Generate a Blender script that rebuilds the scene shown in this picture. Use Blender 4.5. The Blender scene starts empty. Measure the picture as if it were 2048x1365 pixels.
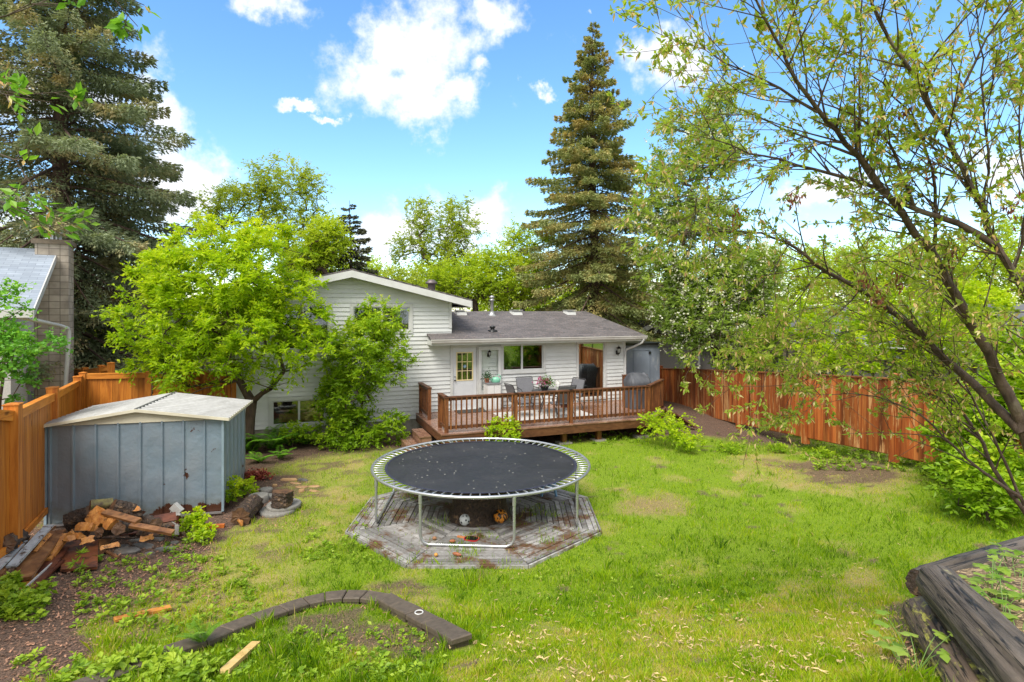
import bpy, math, random
import numpy as np
from mathutils import Vector, Matrix

# ------------------------------------------------------------------ camera, sky, sun, exposure
FOC = 1145.0            # focal length in photo pixels (2048 wide)
EYE = 3.85              # eye height above the house ground
HOR = 620.0             # horizon row
scene = bpy.context.scene
COL = scene.collection
cam_d = bpy.data.cameras.new("camera")
cam = bpy.data.objects.new("camera", cam_d)
COL.objects.link(cam)
cam_d.sensor_width = 36.0
cam_d.lens = 36.0 * FOC / 2048.0
cam_d.shift_y = -(682.5 - HOR) / 2048.0
cam_d.clip_start = 0.05
cam_d.clip_end = 3000
cam.location = (0, 0, EYE)
cam.rotation_euler = (math.radians(90), 0, 0)
scene.camera = cam
scene.view_settings.view_transform = 'Standard'
scene.view_settings.look = 'None'
scene.view_settings.gamma = 1.0
scene.view_settings.exposure = 1.42
SUN_EL, SUN_AZ = math.radians(52), math.radians(205)   # azimuth measured from +Y clockwise
sun_d = bpy.data.lights.new("sun", 'SUN')
sun_d.energy = 1.9
sun_d.angle = math.radians(32)
sun_d.color = (1.0, 0.95, 0.86)
sun = bpy.data.objects.new("sun", sun_d)
COL.objects.link(sun)
_sd = Vector((math.sin(SUN_AZ) * math.cos(SUN_EL), math.cos(SUN_AZ) * math.cos(SUN_EL), math.sin(SUN_EL)))
sun.rotation_euler = _sd.to_track_quat('Z', 'Y').to_euler()
sun.location = (0, 0, 30)


def pdir(px, py):
    v = Vector(((px - 1024) / FOC, 1.0, (HOR - py) / FOC))
    return v.normalized()


def make_world():
    w = bpy.data.worlds.new("World")
    scene.world = w
    w.use_nodes = True
    nt = w.node_tree
    N, L = nt.nodes, nt.links
    N.clear()
    out = N.new('ShaderNodeOutputWorld')
    bg = N.new('ShaderNodeBackground')
    bg.inputs['Strength'].default_value = 0.10
    sky = N.new('ShaderNodeTexSky')
    sky.sky_type = 'NISHITA'
    sky.sun_disc = False
    sky.sun_elevation = SUN_EL
    sky.sun_rotation = SUN_AZ
    sky.altitude = 300
    sky.air_density = 1.0
    sky.dust_density = 0.6
    sky.ozone_density = 2.0
    tc = N.new('ShaderNodeTexCoord')

    def math_(op, a=None, b=None, c=None, clamp=False):
        n = N.new('ShaderNodeMath')
        n.operation = op
        n.use_clamp = clamp
        for i, x in enumerate((a, b, c)):
            if x is None:
                continue
            if isinstance(x, (int, float)):
                n.inputs[i].default_value = x
            else:
                L.new(x, n.inputs[i])
        return n.outputs[0]
    # warp the direction a little so that cloud outlines billow
    nz = N.new('ShaderNodeTexNoise')
    nz.inputs['Scale'].default_value = 5.5
    nz.inputs['Detail'].default_value = 9
    nz.inputs['Roughness'].default_value = 0.62
    L.new(tc.outputs['Generated'], nz.inputs['Vector'])
    nz2 = N.new('ShaderNodeTexNoise')
    nz2.inputs['Scale'].default_value = 17
    nz2.inputs['Detail'].default_value = 8
    nz2.inputs['Roughness'].default_value = 0.6
    L.new(tc.outputs['Generated'], nz2.inputs['Vector'])
    nw = N.new('ShaderNodeTexNoise')
    nw.inputs['Scale'].default_value = 7.0
    nw.inputs['Detail'].default_value = 6
    nw.inputs['Roughness'].default_value = 0.65
    L.new(tc.outputs['Generated'], nw.inputs['Vector'])
    wv = N.new('ShaderNodeVectorMath'); wv.operation = 'MULTIPLY_ADD'
    L.new(nw.outputs['Color'], wv.inputs[0]); wv.inputs[1].default_value = (.16, .16, .12)
    of = N.new('ShaderNodeVectorMath'); of.operation = 'ADD'
    L.new(tc.outputs['Generated'], of.inputs[0]); of.inputs[1].default_value = (-.08, -.08, -.06)
    L.new(of.outputs[0], wv.inputs[2])
    warped = wv.outputs[0]
    blobs = [(770, 60, 75, 85), (860, 70, 150, 85), (990, 30, 80, 45), (760, 160, 105, 75), (830, 215, 95, 48),
             (915, 175, 90, 28), (970, 145, 40, 25), (545, 5, 70, 34), (305, 160, 80, 95), (325, 205, 70, 70),
             (370, 350, 120, 85), (410, 340, 85, 70), (605, 215, 40, 9), (665, 243, 30, 7), (1290, 90, 95, 45),
             (1335, 135, 62, 50), (1075, 188, 22, 14), (800, 470, 130, 65), (960, 450, 110, 65), (880, 440, 90, 50), (1990, 370, 90, 55),
             (1640, 385, 90, 34), (60, 440, 160, 60), (1162, 20, 12, 7),
             (-500, 100, 200, 140), (2500, 60, 220, 120), (100, 200, 150, 60)]
    field = None
    for (px, py, rx, ry) in blobs:
        d = pdir(px, py)
        k = 1.0 + ((px - 1024) / FOC) ** 2 + ((py - HOR) / FOC) ** 2
        ax, az = rx / FOC / k ** 0.75, ry / FOC / k ** 0.75
        s = N.new('ShaderNodeVectorMath'); s.operation = 'SUBTRACT'
        L.new(warped, s.inputs[0])
        s.inputs[1].default_value = d
        m = N.new('ShaderNodeVectorMath'); m.operation = 'MULTIPLY'
        L.new(s.outputs[0], m.inputs[0])
        m.inputs[1].default_value = (1 / ax, 1 / ax, 1 / az)
        ln = N.new('ShaderNodeVectorMath'); ln.operation = 'LENGTH'
        L.new(m.outputs[0], ln.inputs[0])
        v = math_('SUBTRACT', 1.0, ln.outputs['Value'])
        field = v if field is None else math_('MAXIMUM', field, v)
    sp = N.new('ShaderNodeSeparateXYZ')
    L.new(tc.outputs['Generated'], sp.inputs[0])
    back = math_('MULTIPLY_ADD', sp.outputs['Y'], -5.0, 2.6)  # unseen cloud cover overhead and behind, added to whiten the fill light
    back = math_('MINIMUM', back, 1.4)
    field = math_('MAXIMUM', field, back)
    field = math_('MAXIMUM', field, -1.3)
    n1 = math_('MULTIPLY_ADD', nz.outputs['Fac'], 2.4, -1.15)
    n2 = math_('MULTIPLY_ADD', nz2.outputs['Fac'], 2.6, -1.3)
    f = math_('ADD', field, n1)
    f = math_('ADD', f, n2)
    mr = N.new('ShaderNodeMapRange')
    mr.interpolation_type = 'SMOOTHSTEP'
    L.new(f, mr.inputs['Value'])
    mr.inputs['From Min'].default_value = -0.25
    mr.inputs['From Max'].default_value = 0.75
    # only above the horizon
    # saturate the sky the way the photograph shows it
    hs = N.new('ShaderNodeHueSaturation')
    hs.inputs['Saturation'].default_value = 1.2
    hs.inputs['Value'].default_value = 1.16
    hs.inputs['Hue'].default_value = 0.497
    L.new(sky.outputs[0], hs.inputs['Color'])
    cl = N.new('ShaderNodeMix'); cl.data_type = 'RGBA'
    cl.inputs[6].default_value = (3.9, 4.1, 4.4, 1)
    cl.inputs[7].default_value = (4.9, 5.0, 5.2, 1)
    L.new(nz2.outputs['Fac'], cl.inputs[0])
    mx = N.new('ShaderNodeMix'); mx.data_type = 'RGBA'
    L.new(mr.outputs[0], mx.inputs[0])
    L.new(hs.outputs[0], mx.inputs[6])
    L.new(cl.outputs[2], mx.inputs[7])
    L.new(mx.outputs[2], bg.inputs['Color'])
    L.new(bg.outputs[0], out.inputs['Surface'])
    w.cycles.sampling_method = 'MANUAL'
    w.cycles.sample_map_resolution = 512


make_world()
R = random.Random(7)
NR = np.random.default_rng(11)

# ------------------------------------------------------------------ places


def W(px, py, d):
    """a photo pixel at forward distance d (metres) as a world point"""
    return Vector(((px - 1024) / FOC * d, d, EYE - (py - HOR) / FOC * d))


def sstep(t):
    t = np.clip(t, 0, 1)
    return t * t * (3 - 2 * t)


def gz(x, y):
    """ground height"""
    x = np.asarray(x, float); y = np.asarray(y, float)
    a = 0.62 + 0.75 * sstep((x + 4) / 7.5)
    z = sstep((8.6 - y) / 5.6) * a
    z = z + 0.45 * sstep((x - 4.5) / 4.5) * sstep((17 - y) / 7)
    z = z + 0.30 * sstep((-x - 5.0) / 3) * sstep((10.2 - y) / 3)
    z = z + 0.025 * np.sin(x * 1.7 + 1.3) * np.cos(y * 1.3) + 0.012 * np.sin(x * 4.1) * np.sin(y * 3.7 + 2)
    flat = np.exp(-(((x + .66) / 3.0) ** 4 + ((y - 10.7) / 3.0) ** 4))
    z = z * (1 - flat)
    return z


_GD = np.arange(1.0, 60.0, 0.01)


def G(px, py, up=0.0):
    """the ground point seen at a photo pixel"""
    u, v = (px - 1024) / FOC, (py - HOR) / FOC
    lo, hi = 0, len(_GD) - 1
    d = _GD
    hit = EYE - v * d <= gz(u * d, d) + up
    i = int(np.argmax(hit)) if hit.any() else hi
    d = float(_GD[i])
    return Vector((u * d, d, float(gz(u * d, d)) + up))


MH = 0.385
_c = 1 / math.sqrt(1 + MH * MH)
HA = Vector((_c, MH * _c, 0)); HB = Vector((-MH * _c, _c, 0)); HO = Vector((0, 19.2, 0))


def H(s, t, z):
    return HO + HA * s + HB * t + Vector((0, 0, z))


def hs(px, t=0.0):
    u = (px - 1024) / FOC
    return (u * (19.2 + t * HB.y) - t * HB.x) / (HA.x - u * HA.y)


def hz(px, py, t=0.0):
    Y = H(hs(px, t), t, 0).y
    return EYE - (py - HOR) / FOC * Y


# ------------------------------------------------------------------ mesh helper
class MB:
    def __init__(s):
        s.v = []; s.f = []; s.m = []; s.sm = []

    def add(s, vs, fs, mi=0, smooth=False):
        o = len(s.v)
        s.v.extend([tuple(v) for v in vs])
        for f in fs:
            s.f.append([i + o for i in f]); s.m.append(mi); s.sm.append(smooth)
        return s

    def hexa(s, p, mi=0):
        """8 corners: bottom 0-3 counter-clockwise, top 4-7"""
        return s.add(p, [(3, 2, 1, 0), (4, 5, 6, 7), (0, 1, 5, 4), (1, 2, 6, 5), (2, 3, 7, 6), (3, 0, 4, 7)], mi)

    def box(s, x0, x1, y0, y1, z0, z1, mi=0, fr=None):
        fr = fr or (lambda a, b, c: Vector((a, b, c)))
        return s.hexa([fr(x0, y0, z0), fr(x1, y0, z0), fr(x1, y1, z0), fr(x0, y1, z0),
                       fr(x0, y0, z1), fr(x1, y0, z1), fr(x1, y1, z1), fr(x0, y1, z1)], mi)

    def beam(s, p0, p1, w, h, up=(0, 0, 1), mi=0, w1=None, h1=None, roll=0):
        """a bar from p0 to p1, w wide (sideways), h thick (up)"""
        p0, p1 = Vector(p0), Vector(p1)
        d = (p1 - p0).normalized()
        up = Vector(up)
        sd = d.cross(up)
        if sd.length < 1e-4:
            sd = d.cross(Vector((0, 1, 0)))
        sd.normalize()
        u = sd.cross(d)
        if roll:
            q = Matrix.Rotation(roll, 3, d)
            sd = q @ sd; u = q @ u
        w1 = w if w1 is None else w1; h1 = h if h1 is None else h1
        c = []
        for (a, b) in ((-1, -1), (1, -1), (1, 1), (-1, 1)):
            c.append(p0 + sd * a * w / 2 + u * b * h / 2)
        e = []
        for (a, b) in ((-1, -1), (1, -1), (1, 1), (-1, 1)):
            e.append(p1 + sd * a * w1 / 2 + u * b * h1 / 2)
        return s.add(c + e, [(0, 1, 2, 3), (7, 6, 5, 4), (1, 0, 4, 5), (2, 1, 5, 6), (3, 2, 6, 7), (0, 3, 7, 4)], mi)

    def tube(s, pts, r, n=8, mi=0, caps=True, capmi=None, closed=False, squash=1.0):
        pts = [Vector(p) for p in pts]
        k = len(pts)
        rr = r if isinstance(r, (list, tuple)) else [r] * k
        rings = []
        ref = None
        for i in range(k):
            if closed:
                t = (pts[(i + 1) % k] - pts[i - 1]).normalized()
            else:
                t = (pts[min(i + 1, k - 1)] - pts[max(i - 1, 0)]).normalized()
            if ref is None:
                ref = Vector((0, 0, 1)) if abs(t.z) < 0.9 else Vector((1, 0, 0))
            a = (ref - t * ref.dot(t)).normalized()
            b = t.cross(a)
            ref = a
            rings.append([pts[i] + (a * math.cos(2 * math.pi * j / n) * squash + b * math.sin(2 * math.pi * j / n)) * rr[i] for j in range(n)])
        vs = [v for g in rings for v in g]
        fs = []
        kk = k if closed else k - 1
        for i in range(kk):
            i2 = (i + 1) % k
            for j in range(n):
                j2 = (j + 1) % n
                fs.append((i * n + j, i * n + j2, i2 * n + j2, i2 * n + j))
        s.add(vs, fs, mi, True)
        if caps and not closed:
            cm = mi if capmi is None else capmi
            s.add(rings[0], [tuple(range(n))][:1], cm)
            s.add(rings[-1], [tuple(reversed(range(n)))], cm)
        return s

    def lathe(s, prof, c=(0, 0, 0), n=16, mi=0, sx=1, sy=1):
        """prof: (radius, z) from bottom to top"""
        c = Vector(c)
        vs = []
        for (r, z) in prof:
            for j in range(n):
                a = 2 * math.pi * j / n
                vs.append(c + Vector((r * sx * math.cos(a), r * sy * math.sin(a), z)))
        fs = []
        for i in range(len(prof) - 1):
            for j in range(n):
                j2 = (j + 1) % n
                fs.append((i * n + j, i * n + j2, (i + 1) * n + j2, (i + 1) * n + j))
        s.add(vs, fs, mi, True)
        s.add(vs[:n], [tuple(reversed(range(n)))], mi)
        s.add(vs[-n:], [tuple(range(n))], mi)
        return s

    def poly(s, pts, mi=0):
        return s.add(pts, [tuple(range(len(pts)))], mi)

    def prism(s, pts, dv, mi=0):
        """extrude a polygon by dv"""
        n = len(pts)
        pts = [Vector(p) for p in pts]
        dv = Vector(dv)
        vs = pts + [p + dv for p in pts]
        fs = [tuple(reversed(range(n))), tuple(range(n, 2 * n))] + [(i, (i + 1) % n, (i + 1) % n + n, i + n) for i in range(n)]
        return s.add(vs, fs, mi)

    def build(s, name, mats, parent=None, world=True, label=None):
        off = Vector((0, 0, 0))
        if world and parent is not None:
            q = parent
            while q is not None:
                off += q.location; q = q.parent
        me = bpy.data.meshes.new(name)
        me.from_pydata([(v[0] - off.x, v[1] - off.y, v[2] - off.z) for v in s.v], [], s.f)
        if not isinstance(mats, (list, tuple)):
            mats = [mats]
        for m in mats:
            me.materials.append(m)
        me.polygons.foreach_set('material_index', s.m)
        me.polygons.foreach_set('use_smooth', s.sm)
        me.update()
        o = bpy.data.objects.new(name, me)
        COL.objects.link(o)
        o.parent = parent
        if label:
            o['label'] = label
        return o


def thing(name, label, cat, loc=(0, 0, 0), group=None):
    o = bpy.data.objects.new(name, None)
    o.empty_display_size = 0.2
    COL.objects.link(o)
    o.location = loc
    tag(o, label, cat, group)
    return o


def tag(o, label=None, cat=None, group=None, kind=None):
    if label: o['label'] = label
    if cat: o['category'] = cat
    if group: o['group'] = group
    if kind: o['kind'] = kind
    return o


def copy_tree(o, parent=None):
    c = o.copy(); COL.objects.link(c)
    c.parent = parent
    for ch in list(o.children):
        copy_tree(ch, c)
    return c


def fast_mesh(name, V, F, mats, parent=None, attrs=None, mi=None, smooth=False, label=None):
    """V (n,3), F (m,k) arrays; attrs: name -> per-face float array"""
    off = Vector((0, 0, 0))
    q = parent
    while q is not None:
        off += q.location; q = q.parent
    V = np.asarray(V, np.float32) - np.array(off, np.float32)
    F = np.asarray(F, np.int32)
    me = bpy.data.meshes.new(name)
    me.vertices.add(len(V)); me.vertices.foreach_set('co', V.ravel())
    k = F.shape[1]
    me.loops.add(F.size); me.loops.foreach_set('vertex_index', F.ravel())
    me.polygons.add(len(F))
    me.polygons.foreach_set('loop_start', np.arange(0, F.size, k, dtype=np.int32))
    me.polygons.foreach_set('loop_total', np.full(len(F), k, np.int32))
    if mi is not None:
        me.polygons.foreach_set('material_index', np.asarray(mi, np.int32))
    me.polygons.foreach_set('use_smooth', np.full(len(F), smooth, bool))
    if not isinstance(mats, (list, tuple)):
        mats = [mats]
    for m in mats:
        me.materials.append(m)
    me.update(calc_edges=True)
    for an, av in (attrs or {}).items():
        a = me.attributes.new(an, 'FLOAT', 'FACE')
        a.data.foreach_set('value', np.asarray(av, np.float32))
    o = bpy.data.objects.new(name, me)
    COL.objects.link(o)
    o.parent = parent
    if label:
        o['label'] = label
    return o


# ------------------------------------------------------------------ materials
MATS = {}


def nodes_of(name):
    m = bpy.data.materials.new(name)
    m.use_nodes = True
    nt = m.node_tree
    b = nt.nodes['Principled BSDF']
    return m, nt, nt.nodes, nt.links, b


def ramp(N, stops):
    r = N.new('ShaderNodeValToRGB')
    e = r.color_ramp.elements
    while len(e) > 1:
        e.remove(e[-1])
    e[0].position = stops[0][0]; e[0].color = (*stops[0][1], 1)
    for p, c in stops[1:]:
        x = e.new(p); x.color = (*c, 1)
    return r


def mixc(N, L, fac, a, b, mode='MIX'):
    m = N.new('ShaderNodeMix'); m.data_type = 'RGBA'; m.blend_type = mode
    for i, x in ((0, fac), (6, a), (7, b)):
        if isinstance(x, (int, float)):
            m.inputs[i].default_value = x
        elif isinstance(x, tuple):
            m.inputs[i].default_value = (*x[:3], 1)
        else:
            L.new(x, m.inputs[i])
    return m.outputs[2]


def noise(N, L, scale, detail=4, rough=0.55, stretch=None, coord='Object', dist=0):
    tc = N.new('ShaderNodeTexCoord')
    n = N.new('ShaderNodeTexNoise')
    n.inputs['Scale'].default_value = scale
    n.inputs['Detail'].default_value = detail
    n.inputs['Roughness'].default_value = rough
    n.inputs['Distortion'].default_value = dist
    if stretch:
        mp = N.new('ShaderNodeMapping')
        mp.inputs['Scale'].default_value = stretch
        L.new(tc.outputs[coord], mp.inputs[0]); L.new(mp.outputs[0], n.inputs['Vector'])
    else:
        L.new(tc.outputs[coord], n.inputs['Vector'])
    return n.outputs['Fac']


def mapr(N, L, x, a, b, c=0.0, d=1.0):
    m = N.new('ShaderNodeMapRange')
    L.new(x, m.inputs[0])
    m.inputs[1].default_value = a; m.inputs[2].default_value = b
    m.inputs[3].default_value = c; m.inputs[4].default_value = d
    return m.outputs[0]


def bump(N, L, b, h, strength=0.3, dist=0.01):
    bp = N.new('ShaderNodeBump')
    bp.inputs['Strength'].default_value = strength
    bp.inputs['Distance'].default_value = dist
    L.new(h, bp.inputs['Height'])
    L.new(bp.outputs[0], b.inputs['Normal'])


def mat(name, c1, c2=None, rough=0.6, scale=6, stretch=None, metal=0.0, bmp=0.0, bdist=0.01, island=0.0, spec=0.5, lo=0.35, hi=0.65, rrange=0.0, detail=5, c3=None, c3scale=2.0, c3t=(0.55, 0.7)):
    """noise between two colours, optional per-island value shift and blotches of a third colour"""
    if name in MATS:
        return MATS[name]
    m, nt, N, L, b = nodes_of(name)
    b.inputs['Roughness'].default_value = rough
    b.inputs['Metallic'].default_value = metal
    b.inputs['Specular IOR Level'].default_value = spec
    if c2 is None:
        c2 = tuple(x * 0.8 for x in c1)
    f = noise(N, L, scale, detail, 0.6, stretch)
    col = mixc(N, L, mapr(N, L, f, lo, hi), c1, c2)
    if c3 is not None:
        g = noise(N, L, c3scale, 6, 0.65, stretch)
        col = mixc(N, L, mapr(N, L, g, c3t[0], c3t[1]), col, c3)
    if island:
        ge = N.new('ShaderNodeNewGeometry')
        v = mapr(N, L, ge.outputs['Random Per Island'], 0, 1, 1 - island, 1 + island)
        hsn = N.new('ShaderNodeHueSaturation')
        L.new(v, hsn.inputs['Value']); L.new(col, hsn.inputs['Color'])
        col = hsn.outputs[0]
    L.new(col, b.inputs['Base Color'])
    if rrange:
        L.new(mapr(N, L, f, 0.3, 0.7, rough - rrange, rough + rrange), b.inputs['Roughness'])
    if bmp:
        bump(N, L, b, f, bmp, bdist)
    MATS[name] = m
    return m


def wood_mat(name, dark, mid, light, grain=(1, 1, 0.08), scale=14, rough=0.55, isl=0.25, knots=True, wear=None):
    """boards: every board (mesh island) gets its own tone, grain runs along z of 'grain'"""
    if name in MATS:
        return MATS[name]
    m, nt, N, L, b = nodes_of(name)
    ge = N.new('ShaderNodeNewGeometry')
    tc = N.new('ShaderNodeTexCoord')
    ad = N.new('ShaderNodeVectorMath'); ad.operation = 'MULTIPLY_ADD'
    cb = N.new('ShaderNodeCombineXYZ')
    for i in range(3):
        L.new(ge.outputs['Random Per Island'], cb.inputs[i])
    L.new(cb.outputs[0], ad.inputs[0]); ad.inputs[1].default_value = (13, 7, 19)
    mp = N.new('ShaderNodeMapping'); mp.inputs['Scale'].default_value = grain
    L.new(tc.outputs['Object'], mp.inputs[0]); L.new(mp.outputs[0], ad.inputs[2])
    n = N.new('ShaderNodeTexNoise'); n.inputs['Scale'].default_value = scale
    n.inputs['Detail'].default_value = 6; n.inputs['Roughness'].default_value = 0.65; n.inputs['Distortion'].default_value = 0.6
    L.new(ad.outputs[0], n.inputs['Vector'])
    r = ramp(N, [(0.30, dark), (0.5, mid), (0.72, light)])
    L.new(n.outputs['Fac'], r.inputs[0])
    hsn = N.new('ShaderNodeHueSaturation')
    L.new(mapr(N, L, ge.outputs['Random Per Island'], 0, 1, 1 - isl, 1 + isl), hsn.inputs['Value'])
    L.new(r.outputs[0], hsn.inputs['Color'])
    col = hsn.outputs[0]
    if knots:
        vo = N.new('ShaderNodeTexVoronoi'); vo.inputs['Scale'].default_value = 1.1
        mp2 = N.new('ShaderNodeMapping'); mp2.inputs['Scale'].default_value = tuple(3.2 if g >= 0.9 else 1.6 for g in grain)
        L.new(tc.outputs['Object'], mp2.inputs[0]); L.new(mp2.outputs[0], vo.inputs['Vector'])
        col = mixc(N, L, mapr(N, L, vo.outputs['Distance'], 0.05, 0.13, 0.75, 0.0), col, tuple(x * 0.3 for x in dark))
    if wear is not None:
        g = noise(N, L, wear[1], 6, 0.7, wear[2])
        col = mixc(N, L, mapr(N, L, g, wear[3], wear[4]), col, wear[0])
    L.new(col, b.inputs['Base Color'])
    b.inputs['Roughness'].default_value = rough
    b.inputs['Specular IOR Level'].default_value = 0.35
    bump(N, L, b, n.outputs['Fac'], 0.35, 0.006)
    MATS[name] = m
    return m


def leaf_mat(name, stops, trans=0.45, rough=0.5, ochre=None):
    """foliage: tone from the per-leaf value 'v', partly translucent"""
    if name in MATS:
        return MATS[name]
    m, nt, N, L, b = nodes_of(name)
    at = N.new('ShaderNodeAttribute'); at.attribute_name = 'v'
    r = ramp(N, stops)
    L.new(at.outputs['Fac'], r.inputs[0])
    col = r.outputs[0]
    if ochre is not None:
        g = noise(N, L, ochre[1], 4, 0.6)
        col = mixc(N, L, mapr(N, L, g, ochre[2], ochre[3], 0.0, ochre[4]), col, ochre[0])
    L.new(col, b.inputs['Base Color'])
    b.inputs['Roughness'].default_value = rough
    b.inputs['Specular IOR Level'].default_value = 0.35
    if trans > 0:
        tr = N.new('ShaderNodeBsdfTranslucent')
        L.new(mixc(N, L, 1.0, col, (1.0, 1.0, 0.55), 'MULTIPLY'), tr.inputs['Color'])
        ms = N.new('ShaderNodeMixShader'); ms.inputs[0].default_value = trans
        L.new(b.outputs[0], ms.inputs[1]); L.new(tr.outputs[0], ms.inputs[2])
        L.new(ms.outputs[0], N['Material Output'].inputs['Surface'])
    MATS[name] = m
    return m


def glass_mat():
    m, nt, N, L, b = nodes_of('window_glass')
    N.remove(b)
    tr = N.new('ShaderNodeBsdfTransparent'); tr.inputs[0].default_value = (0.85, 0.88, 0.85, 1)
    gl = N.new('ShaderNodeBsdfGlossy'); gl.inputs['Roughness'].default_value = 0.02
    gl.inputs['Color'].default_value = (0.9, 0.95, 0.95, 1)
    fr = N.new('ShaderNodeLayerWeight'); fr.inputs[0].default_value = 0.8
    ms = N.new('ShaderNodeMixShader')
    L.new(mapr(N, L, fr.outputs['Facing'], 0, 1, 0.10, 0.9), ms.inputs[0])
    L.new(tr.outputs[0], ms.inputs[1]); L.new(gl.outputs[0], ms.inputs[2])
    L.new(ms.outputs[0], N['Material Output'].inputs['Surface'])
    return m


GLASS = glass_mat()


def clear_glass():
    m, nt, N, L, b = nodes_of('clear_glass')
    N.remove(b)
    tr = N.new('ShaderNodeBsdfTransparent'); tr.inputs[0].default_value = (0.95, 0.96, 0.95, 1)
    gl = N.new('ShaderNodeBsdfGlossy'); gl.inputs['Roughness'].default_value = 0.02
    ms = N.new('ShaderNodeMixShader'); ms.inputs[0].default_value = 0.035
    L.new(tr.outputs[0], ms.inputs[1]); L.new(gl.outputs[0], ms.inputs[2])
    L.new(ms.outputs[0], N['Material Output'].inputs['Surface'])
    return m


CLEAR = clear_glass()


def siding_mat():
    m, nt, N, L, b = nodes_of('vinyl_siding')
    n = noise(N, L, 1.3, 5, 0.6, (1, 1, 2.0))
    n2 = noise(N, L, 9, 3, 0.5, (0.15, 0.15, 1))
    col = mixc(N, L, mapr(N, L, n, 0.35, 0.7), (0.66, 0.665, 0.655), (0.56, 0.57, 0.555))
    col = mixc(N, L, mapr(N, L, n2, 0.5, 0.8, 0, 0.25), col, (0.42, 0.42, 0.37))
    L.new(col, b.inputs['Base Color'])
    b.inputs['Roughness'].default_value = 0.45
    return m


M_SIDING = siding_mat()
M_WHITE = mat('white_trim', (0.60, 0.60, 0.59), (0.52, 0.52, 0.50), 0.4, 3)
M_DOOR = mat('white_door', (0.62, 0.63, 0.64), (0.57, 0.58, 0.6), 0.35, 2)
M_SOFFIT = mat('soffit_metal', (0.5, 0.5, 0.47), (0.42, 0.42, 0.4), 0.5, 5)
M_GUTTER = mat('gutter_paint', (0.62, 0.6, 0.58), (0.5, 0.47, 0.45), 0.4, 2)
M_CONC = mat('foundation_concrete', (0.36, 0.33, 0.29), (0.22, 0.2, 0.17), 0.85, 5, bmp=0.4)
M_CEDAR = wood_mat('new_cedar_stain', (0.26, 0.075, 0.010), (0.46, 0.15, 0.018), (0.60, 0.23, 0.035), isl=0.2)
M_CEDAR_H = wood_mat('new_cedar_stain_rail', (0.34, 0.10, 0.012), (0.56, 0.19, 0.022), (0.68, 0.27, 0.04), grain=(0.1, 0.1, 1), isl=0.15)
M_RED = wood_mat('red_stained_boards', (0.09, 0.020, 0.006), (0.27, 0.066, 0.014), (0.43, 0.155, 0.038), isl=0.45, grain=(1, 1, 0.06), scale=9,
                 wear=((0.50, 0.27, 0.11), 6.0, (1.3, 1.3, 0.12), 0.54, 0.61))
M_RED_H = wood_mat('red_stained_rail', (0.12, 0.03, 0.01), (0.26, 0.09, 0.03), (0.42, 0.2, 0.08), grain=(0.3, 0.1, 1), isl=0.2, knots=False)
M_DECKRAIL = wood_mat('brown_stained_rail', (0.045, 0.016, 0.007), (0.15, 0.052, 0.016), (0.33, 0.13, 0.035), isl=0.35, grain=(1, 1, 0.12), scale=10)
M_DECKRAIL_H = wood_mat('brown_stained_top_rail', (0.05, 0.02, 0.01), (0.11, 0.042, 0.018), (0.17, 0.075, 0.035), grain=(0.3, 0.3, 1), isl=0.1, knots=False)
M_DECK = wood_mat('wet_deck_boards', (0.13, 0.062, 0.04), (0.23, 0.12, 0.08), (0.33, 0.19, 0.135), grain=(0.3, 0.3, 1), isl=0.15, rough=0.22, knots=False,
                  wear=((0.4, 0.28, 0.2), 3, (1, 1, 1), 0.6, 0.75))
M_GREYWOOD = wood_mat('weathered_grey_boards', (0.15, 0.135, 0.12), (0.26, 0.25, 0.24), (0.36, 0.35, 0.34), grain=(0.6, 0.6, 1), isl=0.42, rough=0.6, knots=False,
                      wear=((0.12, 0.065, 0.035), 1.7, (1, 1, 1), 0.50, 0.60))
M_BARK = mat('grey_brown_bark', (0.10, 0.065, 0.042), (0.045, 0.03, 0.02), 0.85, 16, stretch=(1, 1, 0.25), bmp=0.6, bdist=0.02)
M_DARKBARK = mat('wet_dark_bark', (0.075, 0.045, 0.028), (0.022, 0.013, 0.009), 0.55, 22, bmp=1.0, bdist=0.06, c3=(0.20, 0.12, 0.065), c3scale=9, c3t=(0.56, 0.64))
M_WILLOWBARK = mat('willow_bark', (0.12, 0.08, 0.055), (0.04, 0.024, 0.015), 0.75, 14, stretch=(1, 1, 0.5), bmp=0.9, bdist=0.03, c3=(0.22, 0.19, 0.13), c3scale=4, c3t=(0.56, 0.72))
M_CUT = mat('split_wood', (0.58, 0.26, 0.06), (0.34, 0.12, 0.028), 0.45, 11, bmp=0.6, bdist=0.03, island=0.35, c3=(0.06, 0.025, 0.014), c3scale=8, c3t=(0.58, 0.64))
M_CUTDARK = mat('wet_cut_wood', (0.15, 0.075, 0.035), (0.05, 0.025, 0.015), 0.6, 9, bmp=0.4)
M_SHINGLE = None


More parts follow.
